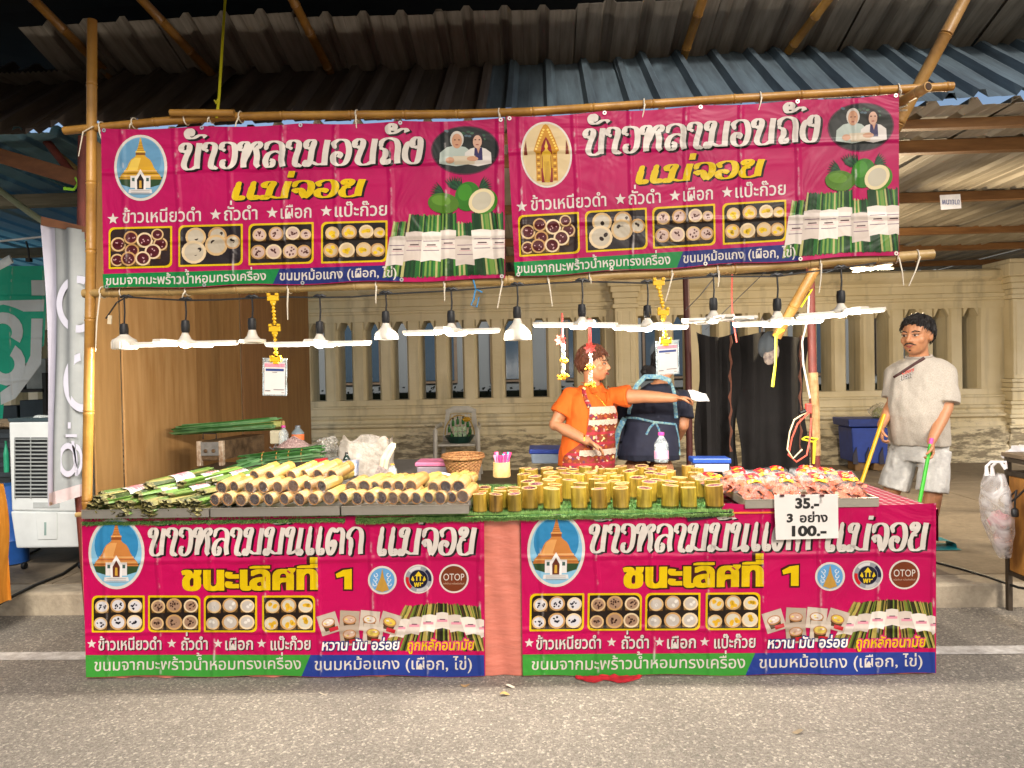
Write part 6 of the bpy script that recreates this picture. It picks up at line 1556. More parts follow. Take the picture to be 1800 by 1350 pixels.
# bowl of purple flour mix
bw = thing('flour_bowl', 'steel basin heaped with purple grated coconut mix', 'bowl', P(517, 792, 4.85))
c = P(517, 793, 4.85)
MB().lathe([(.10, 0), (.125, .02), (.135, .035), (.137, .036), (.128, .030), (.1, .004)], c, 24, close_ends=False).build('basin', M_STEEL, bw, smooth=50)
hp = MB().grid(lambda u, v: c + Vector((.122 * v * math.cos(6.2832 * u), .122 * v * math.sin(6.2832 * u), .026 + .075 * (1 - v) ** .8 + .008 * math.sin(17 * u * 3 + 9 * v) * (1 - v))), 24, 8)
hp.jitter(.0025, 3).build('heap', mat('purple coconut', '#8a6a68', rough=.9, col2='#b49a94', scale=90, bump=.6, bscale=90), bw)
MB().path([P(545, 786, 4.82), P(556, 780, 4.8), P(566, 776, 4.78)], [.014, .006, .005], n=6, flat=.5).build('spoon', M_STEEL, bw)
# bottles
M_CLEAR = film('clear bottle', '#d8e4e8', .30, .3, 20)
def bottle(name, label, px, py0, py1, Y, w, capm, body, liquid=None, lab=None):
    b0, b1 = P(px, py1, Y), P(px, py0, Y); H_ = b1.z - b0.z; r = w / 2 * Y / FPX; t = thing(name, label, 'bottle', b0)
    prof = [(r * .9, 0), (r, .01)] + ([(r * (1 if k % 2 else .96), H_ * (.08 + .05 * k)) for k in range(10)] if H_ > .1 else []) + [(r * .98, H_ * .60), (r * .6, H_ * .76), (r * .36, H_ * .86), (r * .36, H_ * .92)]
    MB().lathe(prof, b0, 18, close_ends=False).build('body', body, t, smooth=50)
    MB().lathe([(r * .42, H_ * .90), (r * .44, H_ * .905), (r * .42, H_), (r * .3, H_ * 1.005)], b0, 14).build('cap', capm, t, smooth=50)
    if liquid: MB().lathe([(r * .88, .004), (r * .92, .01), (r * .92, H_ * liquid[1]), (r * .9, H_ * liquid[1] + .001)], b0, 16).build('contents', liquid[0], t)
    if lab: MB().lathe([(r * 1.015, H_ * lab[1]), (r * 1.015, H_ * lab[2])], b0, 18, close_ends=False).build('label', lab[0], t, smooth=True)
    return t
pk_ = mat('pink cap', '#d8489a', rough=.4)
bottle('water_bottle', 'clear water bottle with a pink cap standing behind the cups', 1163, 760, 812, 4.33, 25, pk_, M_CLEAR, lab=(mat('pink label', '#d888b0', rough=.4, col2='#b8a8b0', scale=60), .12, .38))
bottle('water_bottle', 'clear bottle with a pink cap beside the purple mix', 499, 748, 783, 5.05, 18, pk_, M_CLEAR)
bottle('glass_jar', 'grey jar with an orange label by the plywood edge', 524, 748, 778, 5.1, 22, mat('grey cap', '#6a7078', rough=.4), mat('smoky plastic', '#8a98a0', rough=.2, alpha=.7), lab=(mat('orange label', '#e0703c', rough=.5), .15, .5))
bottle('sauce_bottle', 'small bottle with an orange cap in front of the white sack', 690, 815, 838, 4.46, 17, mat('orange cap', '#d89838', rough=.4), M_CLEAR, (mat('pale liquid', '#c8b898', rough=.3), .4))
bottle('dark_bottle', 'dark small bottle leaning by the white sack', 610, 795, 822, 4.7, 14, mat('black cap', '#141414'), mat('dark glass', '#22302a', rough=.15))
tag(MB().box(P(487, 768, 5.15), (.09, .06, .10)).build('paper_bag', mat('cream bag', '#c8c0a4', rough=.7), bevel=.01), 'small cream packet beside the clear bottle', 'packet')
# tub with lid, clear box with plastic bag
tb_ = thing('plastic_tub', 'clear plastic food box with crumpled film behind the leaf sheaf', 'food box', P(572, 812, 4.9))
MB().prism([P(552, 788, 4.9), P(594, 788, 4.9), P(590, 812, 4.9), P(556, 812, 4.9)], (0, .16, 0)).build('box', film('tub plastic', '#c8c4b8', .45, .2, 10), tb_, bevel=.006)
def crumple(p, rx, ry, rz, seed, n=18, m=12, amp=.35):
    mb = MB().ball(p, (rx, ry, rz), n, m)
    def w(q):
        d = q - p; k = 1 + amp * mnoise.noise(Vector((d.x / rx * 1.6 + seed, d.y / ry * 1.6, d.z / rz * 1.6))) + amp * .5 * mnoise.noise(Vector((d.x / rx * 4 + seed, d.y / ry * 4, d.z / rz * 4)))
        return p + d * k
    return mb.warp(w)
crumple(P(575, 782, 4.88), .085, .06, .05, 3, amp=.6).build('plastic_bag', film('crumpled film', '#d8d4cc', .35, 1, 30), tb_)
MB().prism([P(556, 812, 4.74), P(602, 800, 4.74), P(610, 812, 4.74), P(560, 830, 4.74)], (0, .1, 0)).build('tray_lid', mat('dark lid', '#5a5a58', rough=.5), tb_, bevel=.004)
tag(MB().prism([P(552, 808, 4.6), P(572, 806, 4.6), P(572, 820, 4.6), P(553, 823, 4.6)], (0, .05, 0)).build('red_packet', mat('red packet', '#b81c2c', rough=.4)), 'small red packet beside the tied leaf sheaf', 'packet')
tag(MB().prism([P(600, 812, 4.62), P(628, 808, 4.62), P(626, 836, 4.62), P(603, 838, 4.62)], (0, .06, 0)).build('blue_packet', mat('blue packet', '#2c5a98', rough=.4, col2='#d8d0c8', scale=24)), 'blue and white packet beside the white sack', 'packet')
# white sack
sk_ = thing('white_sack', 'crumpled white sack standing on the back table', 'sack', P(647, 842, 4.75))
ctr = P(645, 808, 4.8)
s0 = MB().grid(lambda u, v: ctr + Vector((.185 * math.copysign(abs(math.cos(6.2832 * u)) ** .55, math.cos(6.2832 * u)) * (1 - .08 * v), .11 * math.copysign(abs(math.sin(6.2832 * u)) ** .55, math.sin(6.2832 * u)), -.13 + .27 * v + (.02 * math.sin(31 * u) if v > .9 else 0))), 48, 14)
s0.warp(lambda q: q + Vector((.022 * mnoise.noise(q * 11), .03 * mnoise.noise(q * 9 + Vector((5, 0, 0))), .018 * mnoise.noise(q * 13))))
s0.build('sack', mat('white woven plastic', '#b0a89e', rough=.5, col2='#968c80', scale=20, bump=.7, bscale=24), sk_, smooth=True)
for o in (0, 8): MB().path([P(668 + o, 835, 4.62), P(672 + o, 808, 4.6), P(684 + o, 786, 4.6), P(691 + o * .3, 779, 4.62)], [.012, .013, .012, .010], n=6, flat=.25).build('strap', mat('cream strap', '#d8c4a4', rough=.6), sk_)
MB().prism([P(656, 838, 4.60), P(666, 818, 4.60), P(684, 828, 4.60), P(680, 842, 4.60)], (0, .03, 0)).build('checked_cloth', mat('checked cloth', '#6a5a58', rough=.8, col2='#a89a94', scale=60), sk_)
# storage boxes, basket, spoon cup
def lidbox(name, label, px0, px1, py0, py1, Y, lidh, cb, cl, dep=.2):
    t = thing(name, label, 'storage box', P((px0 + px1) / 2, py1, Y))
    MB().prism([P(px0 + 3, py0 + lidh, Y), P(px1 - 3, py0 + lidh, Y), P(px1 - 5, py1, Y), P(px0 + 5, py1, Y)], (0, dep, 0)).build('box', cb, t, bevel=.008)
    MB().prism([P(px0, py0, Y - .01), P(px1, py0, Y - .01), P(px1, py0 + lidh, Y - .01), P(px0, py0 + lidh, Y - .01)], (0, dep + .02, 0)).build('lid', cl, t, bevel=.006)
lidbox('storage_box', 'grey plastic box with a pink lid beside the wicker basket', 729, 790, 813, 846, 4.55, 7, mat('grey tub', '#8a7f88', rough=.35, alpha=.9), mat('pink lid', '#c0688a', rough=.4))
lidbox('storage_box', 'blue lidded storage box behind the cups next to the woman in orange', 930, 1000, 790, 815, 5.4, 8, mat('blue grey tub', '#8a98a8', rough=.3), mat('blue lid', '#28429a', rough=.4), .3)
lidbox('blue_binder_box', 'white box with blue lid at the far corner of the cups', 1218, 1286, 806, 830, 4.37, 9, mat('white box', '#c4c0c0', rough=.4), mat('blue card', '#2450a8', rough=.4, col2='#1c3c88', scale=4), .12)
MB().bx(P(1222, 806, 4.30).x, P(1282, 806, 4.30).x, 4.34, 4.49, P(1250, 806, 4.36).z + .002, P(1250, 803, 4.36).z + .008)
bk = thing('wicker_basket', 'brown wicker basket at the back edge of the counter', 'basket', P(815, 848, 4.46)); cb = P(815, 848, 4.5); zt_ = P(815, 803, 4.5).z - cb.z
n = 40; mb = MB()
rows_ = 16
def bkf(u, v):
    r = .072 + .056 * v ** .8; w_ = .0035 * math.sin(6.2832 * u * 20 + (math.pi if int(v * rows_ + .5) % 2 else 0)); return cb + Vector(((r + w_) * math.cos(6.2832 * u), (r + w_) * math.sin(6.2832 * u), zt_ * v))
mb.grid(bkf, 80, rows_)
M_WICK = mat('wicker', '#a87848', rough=.6, col2='#7a4e28', scale=50, bump=.7, bscale=90)
mb.build('weave', M_WICK, bk, smooth=False)
pts = [cb + Vector((.13 * math.cos(t), .13 * math.sin(t), zt_)) for t in [6.2832 * j / 28 for j in range(29)]]
MB().path(pts, .011, n=8).build('rim', M_WICK, bk, smooth=True); MB().path([p + Vector((0, 0, .014)) for p in pts], .008, n=8).build('rim', M_WICK, bk, smooth=True)
tag(MB().ball(P(785, 838, 4.15), (.075, .03, .022), 16, 8, Matrix.Rotation(.25, 3, 'Y')).build('white_plate', mat('white plate', '#d8d2cc', rough=.3), smooth=True), 'white oval plate tilted in front of the wicker basket', 'plate')
sc_ = thing('spoon_cup', 'pale bamboo cup full of pink plastic spoons on the grass mat', 'cup', P(882, 837, 4.2)); cc = P(882, 838, 4.2); hz = P(882, 812, 4.2).z - cc.z
MB().lathe([(.050, 0), (.053, .006), (.051, hz * .5), (.050, hz), (.044, hz), (.043, hz * .3), (.01, hz * .28)], cc, 24, close_ends=False).build('cup', mat('pale bamboo cup', '#d8b47c', rough=.5, col2='#c09458', scale=20), sc_, smooth=50)
for k in range(16):
    a = k * 2.4; r = .030 * math.sqrt((k + .5) / 16); b_ = cc + Vector((r * math.cos(a), r * math.sin(a), hz * .4)); e = cc + Vector((r * 1.9 * math.cos(a) + .004, r * 1.6 * math.sin(a), hz + .048 + .012 * math.sin(k * 5)))
    MB().path([b_, b_.lerp(e, .7), e], [.004, .005, .008], n=6, flat=.3).build('spoon', [mat('pink spoon', '#e0407a', rough=.35), mat('light pink spoon', '#e88aa8', rough=.35), mat('blue spoon', '#58a8d0', rough=.35)][0 if k % 4 else (1 if k % 8 else 2)], sc_)
MB().bx(P(826, 842, 4.3).x, P(870, 842, 4.3).x, 4.33, 4.37, TZ + .012, TZ + .05)
# plastic armchair by the wall with a gift basket of bottles
CY = 9.25
ch = thing('plastic_chair', 'grey plastic armchair against the wall behind the counter', 'chair', (P(807, 800, CY).x, CY, SW)); cx = P(807, 760, CY).x
M_PLAS = mat('grey chair plastic', '#c4c2bc', rough=.45, var=.1); zb_ = .60; zt2 = P(807, 722, CY).z
MB().bx(cx - .24, cx + .24, CY - .32, CY + .14, zb_ - .02, zb_ + .01).build('seat', M_PLAS, ch, bevel=.01)
def slat_x(f, z): return cx + (.24 - .04 * (z - zb_) / (zt2 - zb_)) * f
bkm = [(-1, -.72), (.72, 1)]
for f0, f1 in bkm:
    MB().prism([(slat_x(f0, zb_), CY + .14, zb_), (slat_x(f1, zb_), CY + .14, zb_), (slat_x(f1, zt2), CY + .26, zt2), (slat_x(f0, zt2), CY + .26, zt2 - .02)], (0, .02, 0)).build('back_frame', M_PLAS, ch)
for k in range(6):
    f0 = -.66 + k * .225; MB().prism([(slat_x(f0, zb_), CY + .14, zb_), (slat_x(f0 + .15, zb_), CY + .14, zb_), (slat_x(f0 + .15, zt2), CY + .255, zt2 - .06), (slat_x(f0, zt2), CY + .255, zt2 - .06)], (0, .012, 0)).build('back_slat', M_PLAS, ch)
MB().path([(slat_x(-1, zt2), CY + .265, zt2 - .03), (cx - .1, CY + .268, zt2 + .005), (cx + .1, CY + .268, zt2 + .005), (slat_x(1, zt2), CY + .265, zt2 - .03)], [.03, .045, .045, .03], n=8, flat=.35, up=(0, 0, 1)).build('back_top', M_PLAS, ch, smooth=True)
for s_ in (-1, 1):
    MB().path([(cx + s_ * .27, CY - .30, zb_ + .19), (cx + s_ * .29, CY - .1, zb_ + .21), (cx + s_ * .25, CY + .16, zb_ + .23)], .03, n=8, flat=.4).build('armrest', M_PLAS, ch, smooth=True)
    MB().path([(cx + s_ * .27, CY - .29, zb_ + .19), (cx + s_ * .28, CY - .33, SW)], [.03, .022], n=8).build('leg', M_PLAS, ch, smooth=True)
    MB().path([(cx + s_ * .22, CY + .14, zb_), (cx + s_ * .26, CY + .26, SW)], [.03, .022], n=8).build('leg', M_PLAS, ch, smooth=True)
gb = thing('gift_basket', 'round gift basket of small green bottles standing on the grey chair', 'gift basket', (cx + .02, CY - .1, zb_))
c = Vector((cx + .02, CY - .12, zb_ + .17))
for k, (x, z) in enumerate([(-.13, .02), (-.08, .10), (-.02, .12), (.05, .12), (.11, .08), (.14, -.01), (-.10, -.07), (.12, -.09), (-.03, -.10), (.05, -.11)]):
    p = c + Vector((x, -.02, z)); MB().lathe([(.018, -.045), (.020, .0), (.018, .015), (.008, .032), (.008, .045)], p, 10).build('bottle', mat('green bottle glass', '#2c6a34', rough=.15), gb, smooth=50)
    MB().lathe([(.010, .04), (.010, .058)], p, 8).build('bottle_cap', mat('black cap', '#141414'), gb)
for x in (-.045, .012, .07):
    for z in (.02, -.05): MB().box(c + Vector((x, -.04, z)), (.045, .02, .06)).build('carton', mat('green white carton', '#5a9a58', rough=.5, col2='#c8d0b8', scale=40), gb)
pts = [c + Vector((.19 * math.cos(t), 0, -.06 + .25 * math.sin(t))) for t in [math.pi * j / 18 for j in range(19)]]
MB().path(pts, .008, n=6).build('handle', mat('gold cane', '#a88a3c', rough=.5), gb, smooth=True)
MB().lathe([(.13, -.17), (.19, -.08), (.2, -.07), (.17, -.09)], c, 20, close_ends=False).build('tray_base', mat('dark green foil', '#173c34', rough=.3), gb)
crumple(c + Vector((.10, -.03, .14)), .05, .02, .03, 5).build('gold_bow', mat('gold ribbon', '#c89a28', rough=.3, metal=.4), gb)
# ================================================================== NEIGHBOUR AT THE LEFT EDGE
ac = thing('air_cooler', 'white wheeled air cooler with a louvred grille on the pavement', 'air cooler', PZ(82, 972, SW)); YA = 4.95
M_ACW = mat('cooler white', '#dce2e2', rough=.4, var=.04); M_ACD = mat('cooler dark', '#15191c', rough=.6)
A = lambda x, y: P(x, y, YA)
MB().prism([A(15, 742), A(152, 740), A(152, 900), A(20, 898)], (0, .34, 0)).build('upper_body', M_ACW, ac, bevel=.012)
MB().prism([A(18, 898.5), A(154, 900.5), A(150, 962), A(28, 964)], (0, .36, 0)).build('tank', M_ACW, ac, bevel=.012)
MB().prism([A(12, 736), A(152, 734), A(152, 741), A(15, 742)], (0, .36, 0)).build('top_panel', mat('cooler top', '#3a4a50', rough=.4), ac, bevel=.004)
MB().prism([P(25, 769, YA - .002), P(152, 769, YA - .002), P(152, 876, YA - .002), P(27, 875, YA - .002)], (0, .001, 0)).build('grille_recess', M_ACD, ac)
for k in range(16):
    y = 772 + k * 6.7; MB().path([P(26, y, YA - .012), P(152, y, YA - .012)], .0055, n=6, flat=.4).build('louvre', mat('louvre grey', '#9aa0a0', rough=.4), ac)
for x in (26, 54, 84, 112, 140): MB().path([P(x, 769, YA - .010), P(x, 876, YA - .010)], .004, n=5).build('grille_bar', mat('louvre grey', '#9aa0a0'), ac)
MB().prism([P(58, 883, YA - .006), P(104, 883, YA - .006), P(104, 893, YA - .006), P(58, 893, YA - .006)], (0, .005, 0)).build('name_plate', mat('plate', '#b4baba', rough=.4), ac, bevel=.002)
MB().prism([P(62, 900, YA - .008), P(100, 900, YA - .008), P(100, 948, YA - .008), P(66, 949, YA - .008)], (0, .007, 0)).build('water_door', M_ACW, ac, bevel=.006)
MB().prism([P(77.5, 918, YA - .012), P(81, 918, YA - .012), P(81, 941, YA - .012), P(77.5, 941, YA - .012)], (0, .003, 0)).build('level_gauge', mat('gauge', '#8fa8a4', rough=.2), ac)
for x in (42, 142):
    c = P(x, 972, YA + .04); MB().lathe([(.022, -.012), (.026, -.006), (.026, .006), (.022, .012)], Vector((c.x, c.y, SW + .027)), 14, (1, 0, 0)).build('caster', M_ACD, ac, smooth=50)
tag(crumple(P(75, 734, 5.1), .07, .06, .02, 2).build('towel', mat('white towel', '#c8d0d0', rough=.9, bump=.5)), 'folded white towel on top of the air cooler', 'towel')
# hanging grey flag with white letters
fg = thing('vertical_flag', 'tall grey hanging flag with a white hem beside the red post', 'flag', P(110, 885, 4.22)); YF = 4.2
def flag(u, v, off=0):
    x = 73 + 15 * v + (75 - 18 * v) * u + 3 * math.sin(5 * v); y = 396 + (890 - 396) * v - 18 * u * v + 8 * u * (1 - v)
    p = P(x, y, YF); return Vector((p.x, YF + .02 * math.sin(6 * u + 3 * v) + .012 * math.sin(15 * u) - off, p.z))
M_FLG = mat('flag grey', '#85898a', rough=.6, var=.06); M_FLW = mat('flag white', '#aeacba', rough=.5, var=.04)
MB().grid(lambda u, v: flag(u, v), 20, 40).build('flag_cloth', M_FLG, fg, smooth=True)
MB().grid(lambda u, v: flag(-.01 + .30 * u * (1 - .15 * v), v, .002), 8, 40).build('hem', M_FLW, fg, smooth=True)
MB().grid(lambda u, v: flag(.02 + .96 * u, .955 + .045 * v, .004), 12, 3).build('hem', mat('hem taupe', '#b4a4a4', rough=.6), fg, smooth=True)
def ring(cx, cy, rx, ry, th, a0, a1, tail=None):
    mb = MB(); n = 26
    def f(u, v):
        a = R_(a0 + (a1 - a0) * u); k = 1 - th * v; x, y = cx + rx * k * math.cos(a), cy + ry * k * math.sin(a)
        return Vector((P(x, y, YF).x, YF - .014 + 0, P(x, y, YF).z))
    mb.grid(f, n, 2); return mb
M_FLL = mat('flag letter', '#bcbcca', rough=.5, var=.03)
ring(140, 535, 38, 50, .26, 60, 292).build('letter', M_FLL, fg); ring(148, 672, 34, 52, .26, 70, 262).build('letter', M_FLL, fg)
ring(122, 808, 17, 30, .34, 0, 360).build('letter', M_FLL, fg); ring(136, 808, 12, 28, .36, -90, 90).build('letter', M_FLL, fg)
def qd(pts, nm, m, par, Y, off=-.014): MB().add([P(x, y, Y) + Vector((0, off, 0)) for x, y in pts], [tuple(range(len(pts)))]).build(nm, m, par)
qd([(118, 763), (138, 763), (138, 768), (118, 768)], 'letter', M_FLL, fg, YF); qd([(122, 742), (127, 742), (127, 753), (122, 753)], 'letter', M_FLL, fg, YF)
qd([(128, 775), (133, 775), (140, 836), (135, 836)], 'letter', M_FLL, fg, YF)
MB().lathe([(.004, 0), (.009, 0), (.009, .003), (.004, .003)], P(92, 884, YF) + Vector((0, -.012, 0)), 12, (0, -1, 0), close_ends=False).build('eyelet', M_STEEL, fg)
MB().prism([P(72, 380, YF), P(148, 398, YF), P(148, 408, YF), P(72, 396, YF)], (0, .04, 0)).build('flag_batten', mat('batten brown', '#7a4e30', rough=.6), fg)
# green banner with big white letters
gbn = thing('green_banner', 'green vinyl banner with large white letters hanging in the neighbouring stall', 'banner', P(40, 640, 6.0)); YG = 6.0
def gp(x, y, o=0): p = P(x, y, YG); return Vector((p.x, YG - o - .03 * math.sin(p.x * 5 + p.z * 3), p.z))
def gpoly(pts, nm, c, o): MB().add([gp(x, y, o) for x, y in pts], [tuple(range(len(pts)))]).build(nm, vinyl(c), gbn)
mb = MB().grid(lambda u, v: gp(-120 + 198 * u, 470 - 4 * u + (v * (300 + (-60 if u > .6 else 0) - 100 * max(0, u - .55) * 2.2))), 20, 16); mb.build('sheet', vinyl('#28b494'), gbn, smooth=True)
gpoly([(52, 492), (76, 492), (76, 519), (54, 519)], 'letter', '#cfd8dc', .006); gpoly([(-20, 530), (75, 526), (75, 547), (-20, 549)], 'letter', '#cfd8dc', .006)
mb = MB()
for (cx, cy, r0, r1, a0, a1) in ((10, 585, 34, 16, 180, 390), (14, 640, 36, 17, -60, 200)):
    pts_o = [(cx + r0 * math.cos(R_(a0 + (a1 - a0) * k / 12)), cy + r0 * 1.05 * math.sin(R_(a0 + (a1 - a0) * k / 12))) for k in range(13)]; pts_i = [(cx + r1 * math.cos(R_(a0 + (a1 - a0) * k / 12)), cy + r1 * math.sin(R_(a0 + (a1 - a0) * k / 12))) for k in range(13)]
    vs = [gp(*p, .006) for p in pts_o + pts_i]; mb.add(vs, [(k, k + 1, 14 + k, 13 + k) for k in range(12)])
mb.build('letter', vinyl('#cfd8dc'), gbn)
gpoly([(56, 560), (74, 560), (76, 640), (30, 700), (0, 712), (0, 690), (40, 665), (58, 625)], 'letter', '#cfd8dc', .007)
# clutter behind the green banner
cb_ = thing('storage_shelf', 'dark storage rack with boxes in the neighbouring stall', 'shelf', P(40, 850, 7.2))
for k in range(3): MB().bx(P(-150, 700, 7.2).x, P(78, 700, 7.2).x, 7.2, 7.7, .5 + .45 * k, .53 + .45 * k).build('shelf_board', mat('dark shelf', '#33302c', rough=.6), cb_)
rr = random.Random(77)
for k in range(3):
    x = P(-120, 700, 7.2).x
    while x < P(70, 700, 7.2).x:
        w, h = rr.uniform(.14, .3), rr.uniform(.18, .36); MB().bx(x, x + w, 7.22, 7.6, .535 + .45 * k, .535 + .45 * k + h).build('box', mat(f'clutter {rr.randrange(5)}', ['#6a7a80', '#3c4a52', '#8a8478', '#22282c', '#b0b4b0'][rr.randrange(5)], rough=.6), cb_, bevel=.006); x += w + .03
for x in (P(-150, 700, 7.2).x, P(78, 700, 7.2).x): MB().bx(x - .02, x + .02, 7.2, 7.24, SW, 1.6).build('upright', mat('dark shelf', '#33302c'), cb_)
tag(crumple(P(20, 745, 5.6), .16, .12, .04, 8).build('rag', mat('brown rag', '#8a7860', rough=.9, bump=.5)), 'crumpled brown rag on the stacked crate', 'rag')
cr = thing('plastic_crate', 'dark plastic crate under the brown rag', 'crate', P(-10, 870, 5.5)); Yc = 5.5
MB().prism([P(-60, 755, Yc), P(18, 755, Yc), P(18, 872, Yc), P(-60, 872, Yc)], (0, .35, 0)).build('crate_body', mat('dark crate', '#20262a', rough=.6), cr)
for k in range(6): MB().bx(P(-60, 0, Yc).x, P(18, 0, Yc).x, Yc - .012, Yc - .001, P(0, 770 + 17 * k, Yc).z, P(0, 762 + 17 * k, Yc).z).build('crate_rib', mat('dark crate rib', '#2c343a', rough=.5), cr)
bottle('green_bottle', 'green bottle standing beside the air cooler', 12, 775, 830, 5.35, 9, mat('green cap', '#1c7a58'), mat('green plastic', '#2c9a74', rough=.3))
bcr = thing('blue_bin', 'blue plastic drum behind the wood-print cover', 'bin', PZ(6, 962, SW)); Yb = 5.05
b0 = Vector((P(2, 960, Yb).x - .02, Yb + .12, SW)); hh = P(2, 856, Yb).z - SW
MB().lathe([(.10, 0), (.115, .01), (.118, hh * .3), (.124, hh * .31), (.118, hh * .34), (.118, hh * .62), (.124, hh * .64), (.118, hh * .67), (.115, hh), (.10, hh)], b0, 20).build('drum', mat('blue plastic', '#2456a0', rough=.4), bcr, smooth=50)
# orange wood-print cover at the edge
oc = MB(); Yo = 4.1
oc.grid(lambda u, v: Vector((P(6 + 14 * v, 850 + 205 * v, Yo).x + .02 * math.sin(5 * v + 3 * u), Yo - .75 * u, P(6, 850 + 205 * v, Yo).z)), 10, 20)
oc.grid(lambda u, v: Vector((P(6 + 14 * v, 850 + 205 * v, Yo).x - .6 * u, Yo, P(6, 850 + 205 * v, Yo).z)), 4, 20)
tag(oc.build('wood_print_cover', mat('orange wood print', '#c98a34', rough=.4, col2='#a8661c', scale=7, stretch=(4, 4, .6), bump=.1), smooth=True), 'orange wood-patterned table cover at the picture edge', 'table cover')
# beams and struts under the neighbour's roof
def beam(label, pts, w, m, name='timber_strut', cat='timber'):
    mb = MB(); a, b = [Vector(p) for p in pts]; d = (b - a); r = d.to_track_quat('Y', 'Z').to_matrix(); mb.box((a + b) / 2, (w[0], d.length, w[1]), r)
    return tag(mb.build(name, m, bevel=.003), label, cat)
beam('brown roof beam slanting across above the grey flag', [P(-40, 262, 4.6), P(150, 318, 4.36)], (.05, .095), mat('brown beam', '#7c4f2e', rough=.6, col2='#623a1e', scale=4, stretch=(1, 6, 6)))
MB()
tag(MB().path([P(74, 238, 4.62), P(140, 322, 4.40)], .026, n=8).build('timber_strut', M_RED, smooth=60), 'red round strut leaning against the brown beam', 'timber')
tag(MB().path([P(62, 238, 4.9), P(160, 318, 4.7)], .022, n=8).build('timber_strut', M_BAMP, smooth=60), 'pale bamboo strut behind the red strut', 'bamboo pole')
tag(MB().path([P(-20, 320, 4.9), P(50, 372, 4.6), P(92, 400, 4.4)], .022, n=8).build('timber_strut', mat('green grey bamboo', '#7f8468', rough=.5), smooth=60), 'grey bamboo pole coming down to the top of the flag', 'bamboo pole')
lime = mat('lime twine', '#8fd028', rough=.5)
tag(MB().path([P(112, 331, 4.34), P(130, 333, 4.34), P(137, 322, 4.33), P(132, 312, 4.33)], .010, n=6, flat=.4).build('lime_tie', lime), 'lime green twine round the brown beam', 'twine')
tag(MB().path([P(138, 408, 4.28), P(150, 405, 4.27), P(139, 412, 4.28), P(150, 424, 4.27), P(136, 425, 4.28), P(130, 415, 4.28)], .009, n=6, flat=.4).build('lime_tie', lime), 'lime green twine tying the flag to the red post', 'twine')
tag(MB().path([P(-20, 426, 5.2), P(76, 416, 5.2), P(190, 400, 5.2)], .008, n=6).build('white_rope', mat('white rope', '#c8ccd0', rough=.7)), 'white rope stretched behind the grey flag', 'rope')
nl = thing('hanging_lamp', 'lamp fitting hanging in the neighbouring stall above the green banner', 'lamp', P(50, 458, 5.6))
MB().path([P(46, 424, 5.6), P(50, 440, 5.6), P(51, 455, 5.6)], .008, n=6).build('cord', M_SOCK, nl); MB().box(P(51, 457, 5.6), (.035, .035, .03)).build('socket', M_SOCK, nl)
MB().path([P(-8, 470, 5.4), P(20, 455, 5.4)], .035, n=8, flat=.35).build('shade', mat('lamp white', '#c8d0d4', rough=.4), nl, smooth=True)
for k, (y) in enumerate((526, 709)):
    tag(bamboo_path(MB(), [P(128, y, 4.2), P(152, y + 3, 4.33)], .014, seed=k).build('wooden_peg', mat('peg wood', '#9a7a50', rough=.7), smooth=60), ['upper', 'lower'][k] + ' cut wooden peg sticking out beside the red post', 'peg')
# ground cable
def gcable(name, label, pts, r=.011):
    tag(MB().path([Vector((p.x, p.y, p.z + r)) for p in pts], r, n=7).build(name, mat('black rubber cable', '#121212', rough=.5), smooth=True), label, 'cable')
gcable('ground_cable', 'black cable lying across the pavement below the air cooler', [PZ(139, 992, SW), PZ(110, 1012, SW), PZ(60, 1032, SW), PZ(25, 1050, SW), PZ(2, 1062, SW), PZ(-30, 1075, SW) + Vector((0, 0, -.04)), PZ(-60, 1090, 0)])
gcable('ground_cable', 'black cable behind the wheel of the air cooler', [PZ(70, 966, SW), PZ(45, 978, SW), PZ(15, 990, SW)], .008)
gcable('ground_cable', 'black cable crossing the pavement beside the wooden cart', [PZ(1640, 989, SW), PZ(1690, 1002, SW), PZ(1740, 1017, SW), PZ(1790, 1035, SW), PZ(1850, 1045, SW)], .008)

# ================================================================== RIGHT EDGE
ct = thing('wooden_cart', 'wooden food cart with a dark steel frame at the picture edge', 'cart', PZ(1790, 1066, 0)); YK = 4.37
cx0 = P(1771, 900, YK).x; zk0, zk1 = .0, P(1775, 803, YK).z
M_CFR = mat('cart steel', '#4c4238', rough=.45, metal=.6, var=.1); M_CW = mat('cart wood', '#b8823c', rough=.45, col2='#94602a', scale=5, stretch=(5, 5, .7))
zlo = P(1775, 1010, YK).z
for x in (cx0, cx0 + .62):
    for y in (YK, YK - .62): MB().bx(x, x + .028, y, y + .028, 0, zk1).build('frame_post', M_CFR, ct, bevel=.002)
for z in (zlo, zk1 - .03, P(1775, 835, YK).z):
    MB().bx(cx0 + .029, cx0 + .619, YK + .002, YK + .026, z, z + .026).build('frame_rail', M_CFR, ct, bevel=.002); MB().bx(cx0 + .001, cx0 + .027, YK - .591, YK - .001, z, z + .026).build('frame_rail', M_CFR, ct, bevel=.002)
zp = P(1775, 836, YK).z
for k in range(4): MB().bx(cx0 + .030 + .148 * k, cx0 + .030 + .148 * k + .145, YK + .006, YK + .018, zlo + .028, zp - .002).build('plank', M_CW, ct, bevel=.003)
for k in range(4): MB().bx(cx0 + .006, cx0 + .018, YK - .59 + .147 * k, YK - .59 + .147 * k + .144, zlo + .028, zp - .002).build('plank', M_CW, ct, bevel=.003)
MB().bx(cx0 - .01, cx0 + .66, YK - .63, YK + .04, zk1, zk1 + .025).build('cart_top', mat('cart top', '#6a5a48', rough=.4), ct, bevel=.003)
sk2 = thing('empty_socket', 'black cord with an empty lamp socket hanging on the cart', 'lamp socket', P(1784, 900, 4.15))
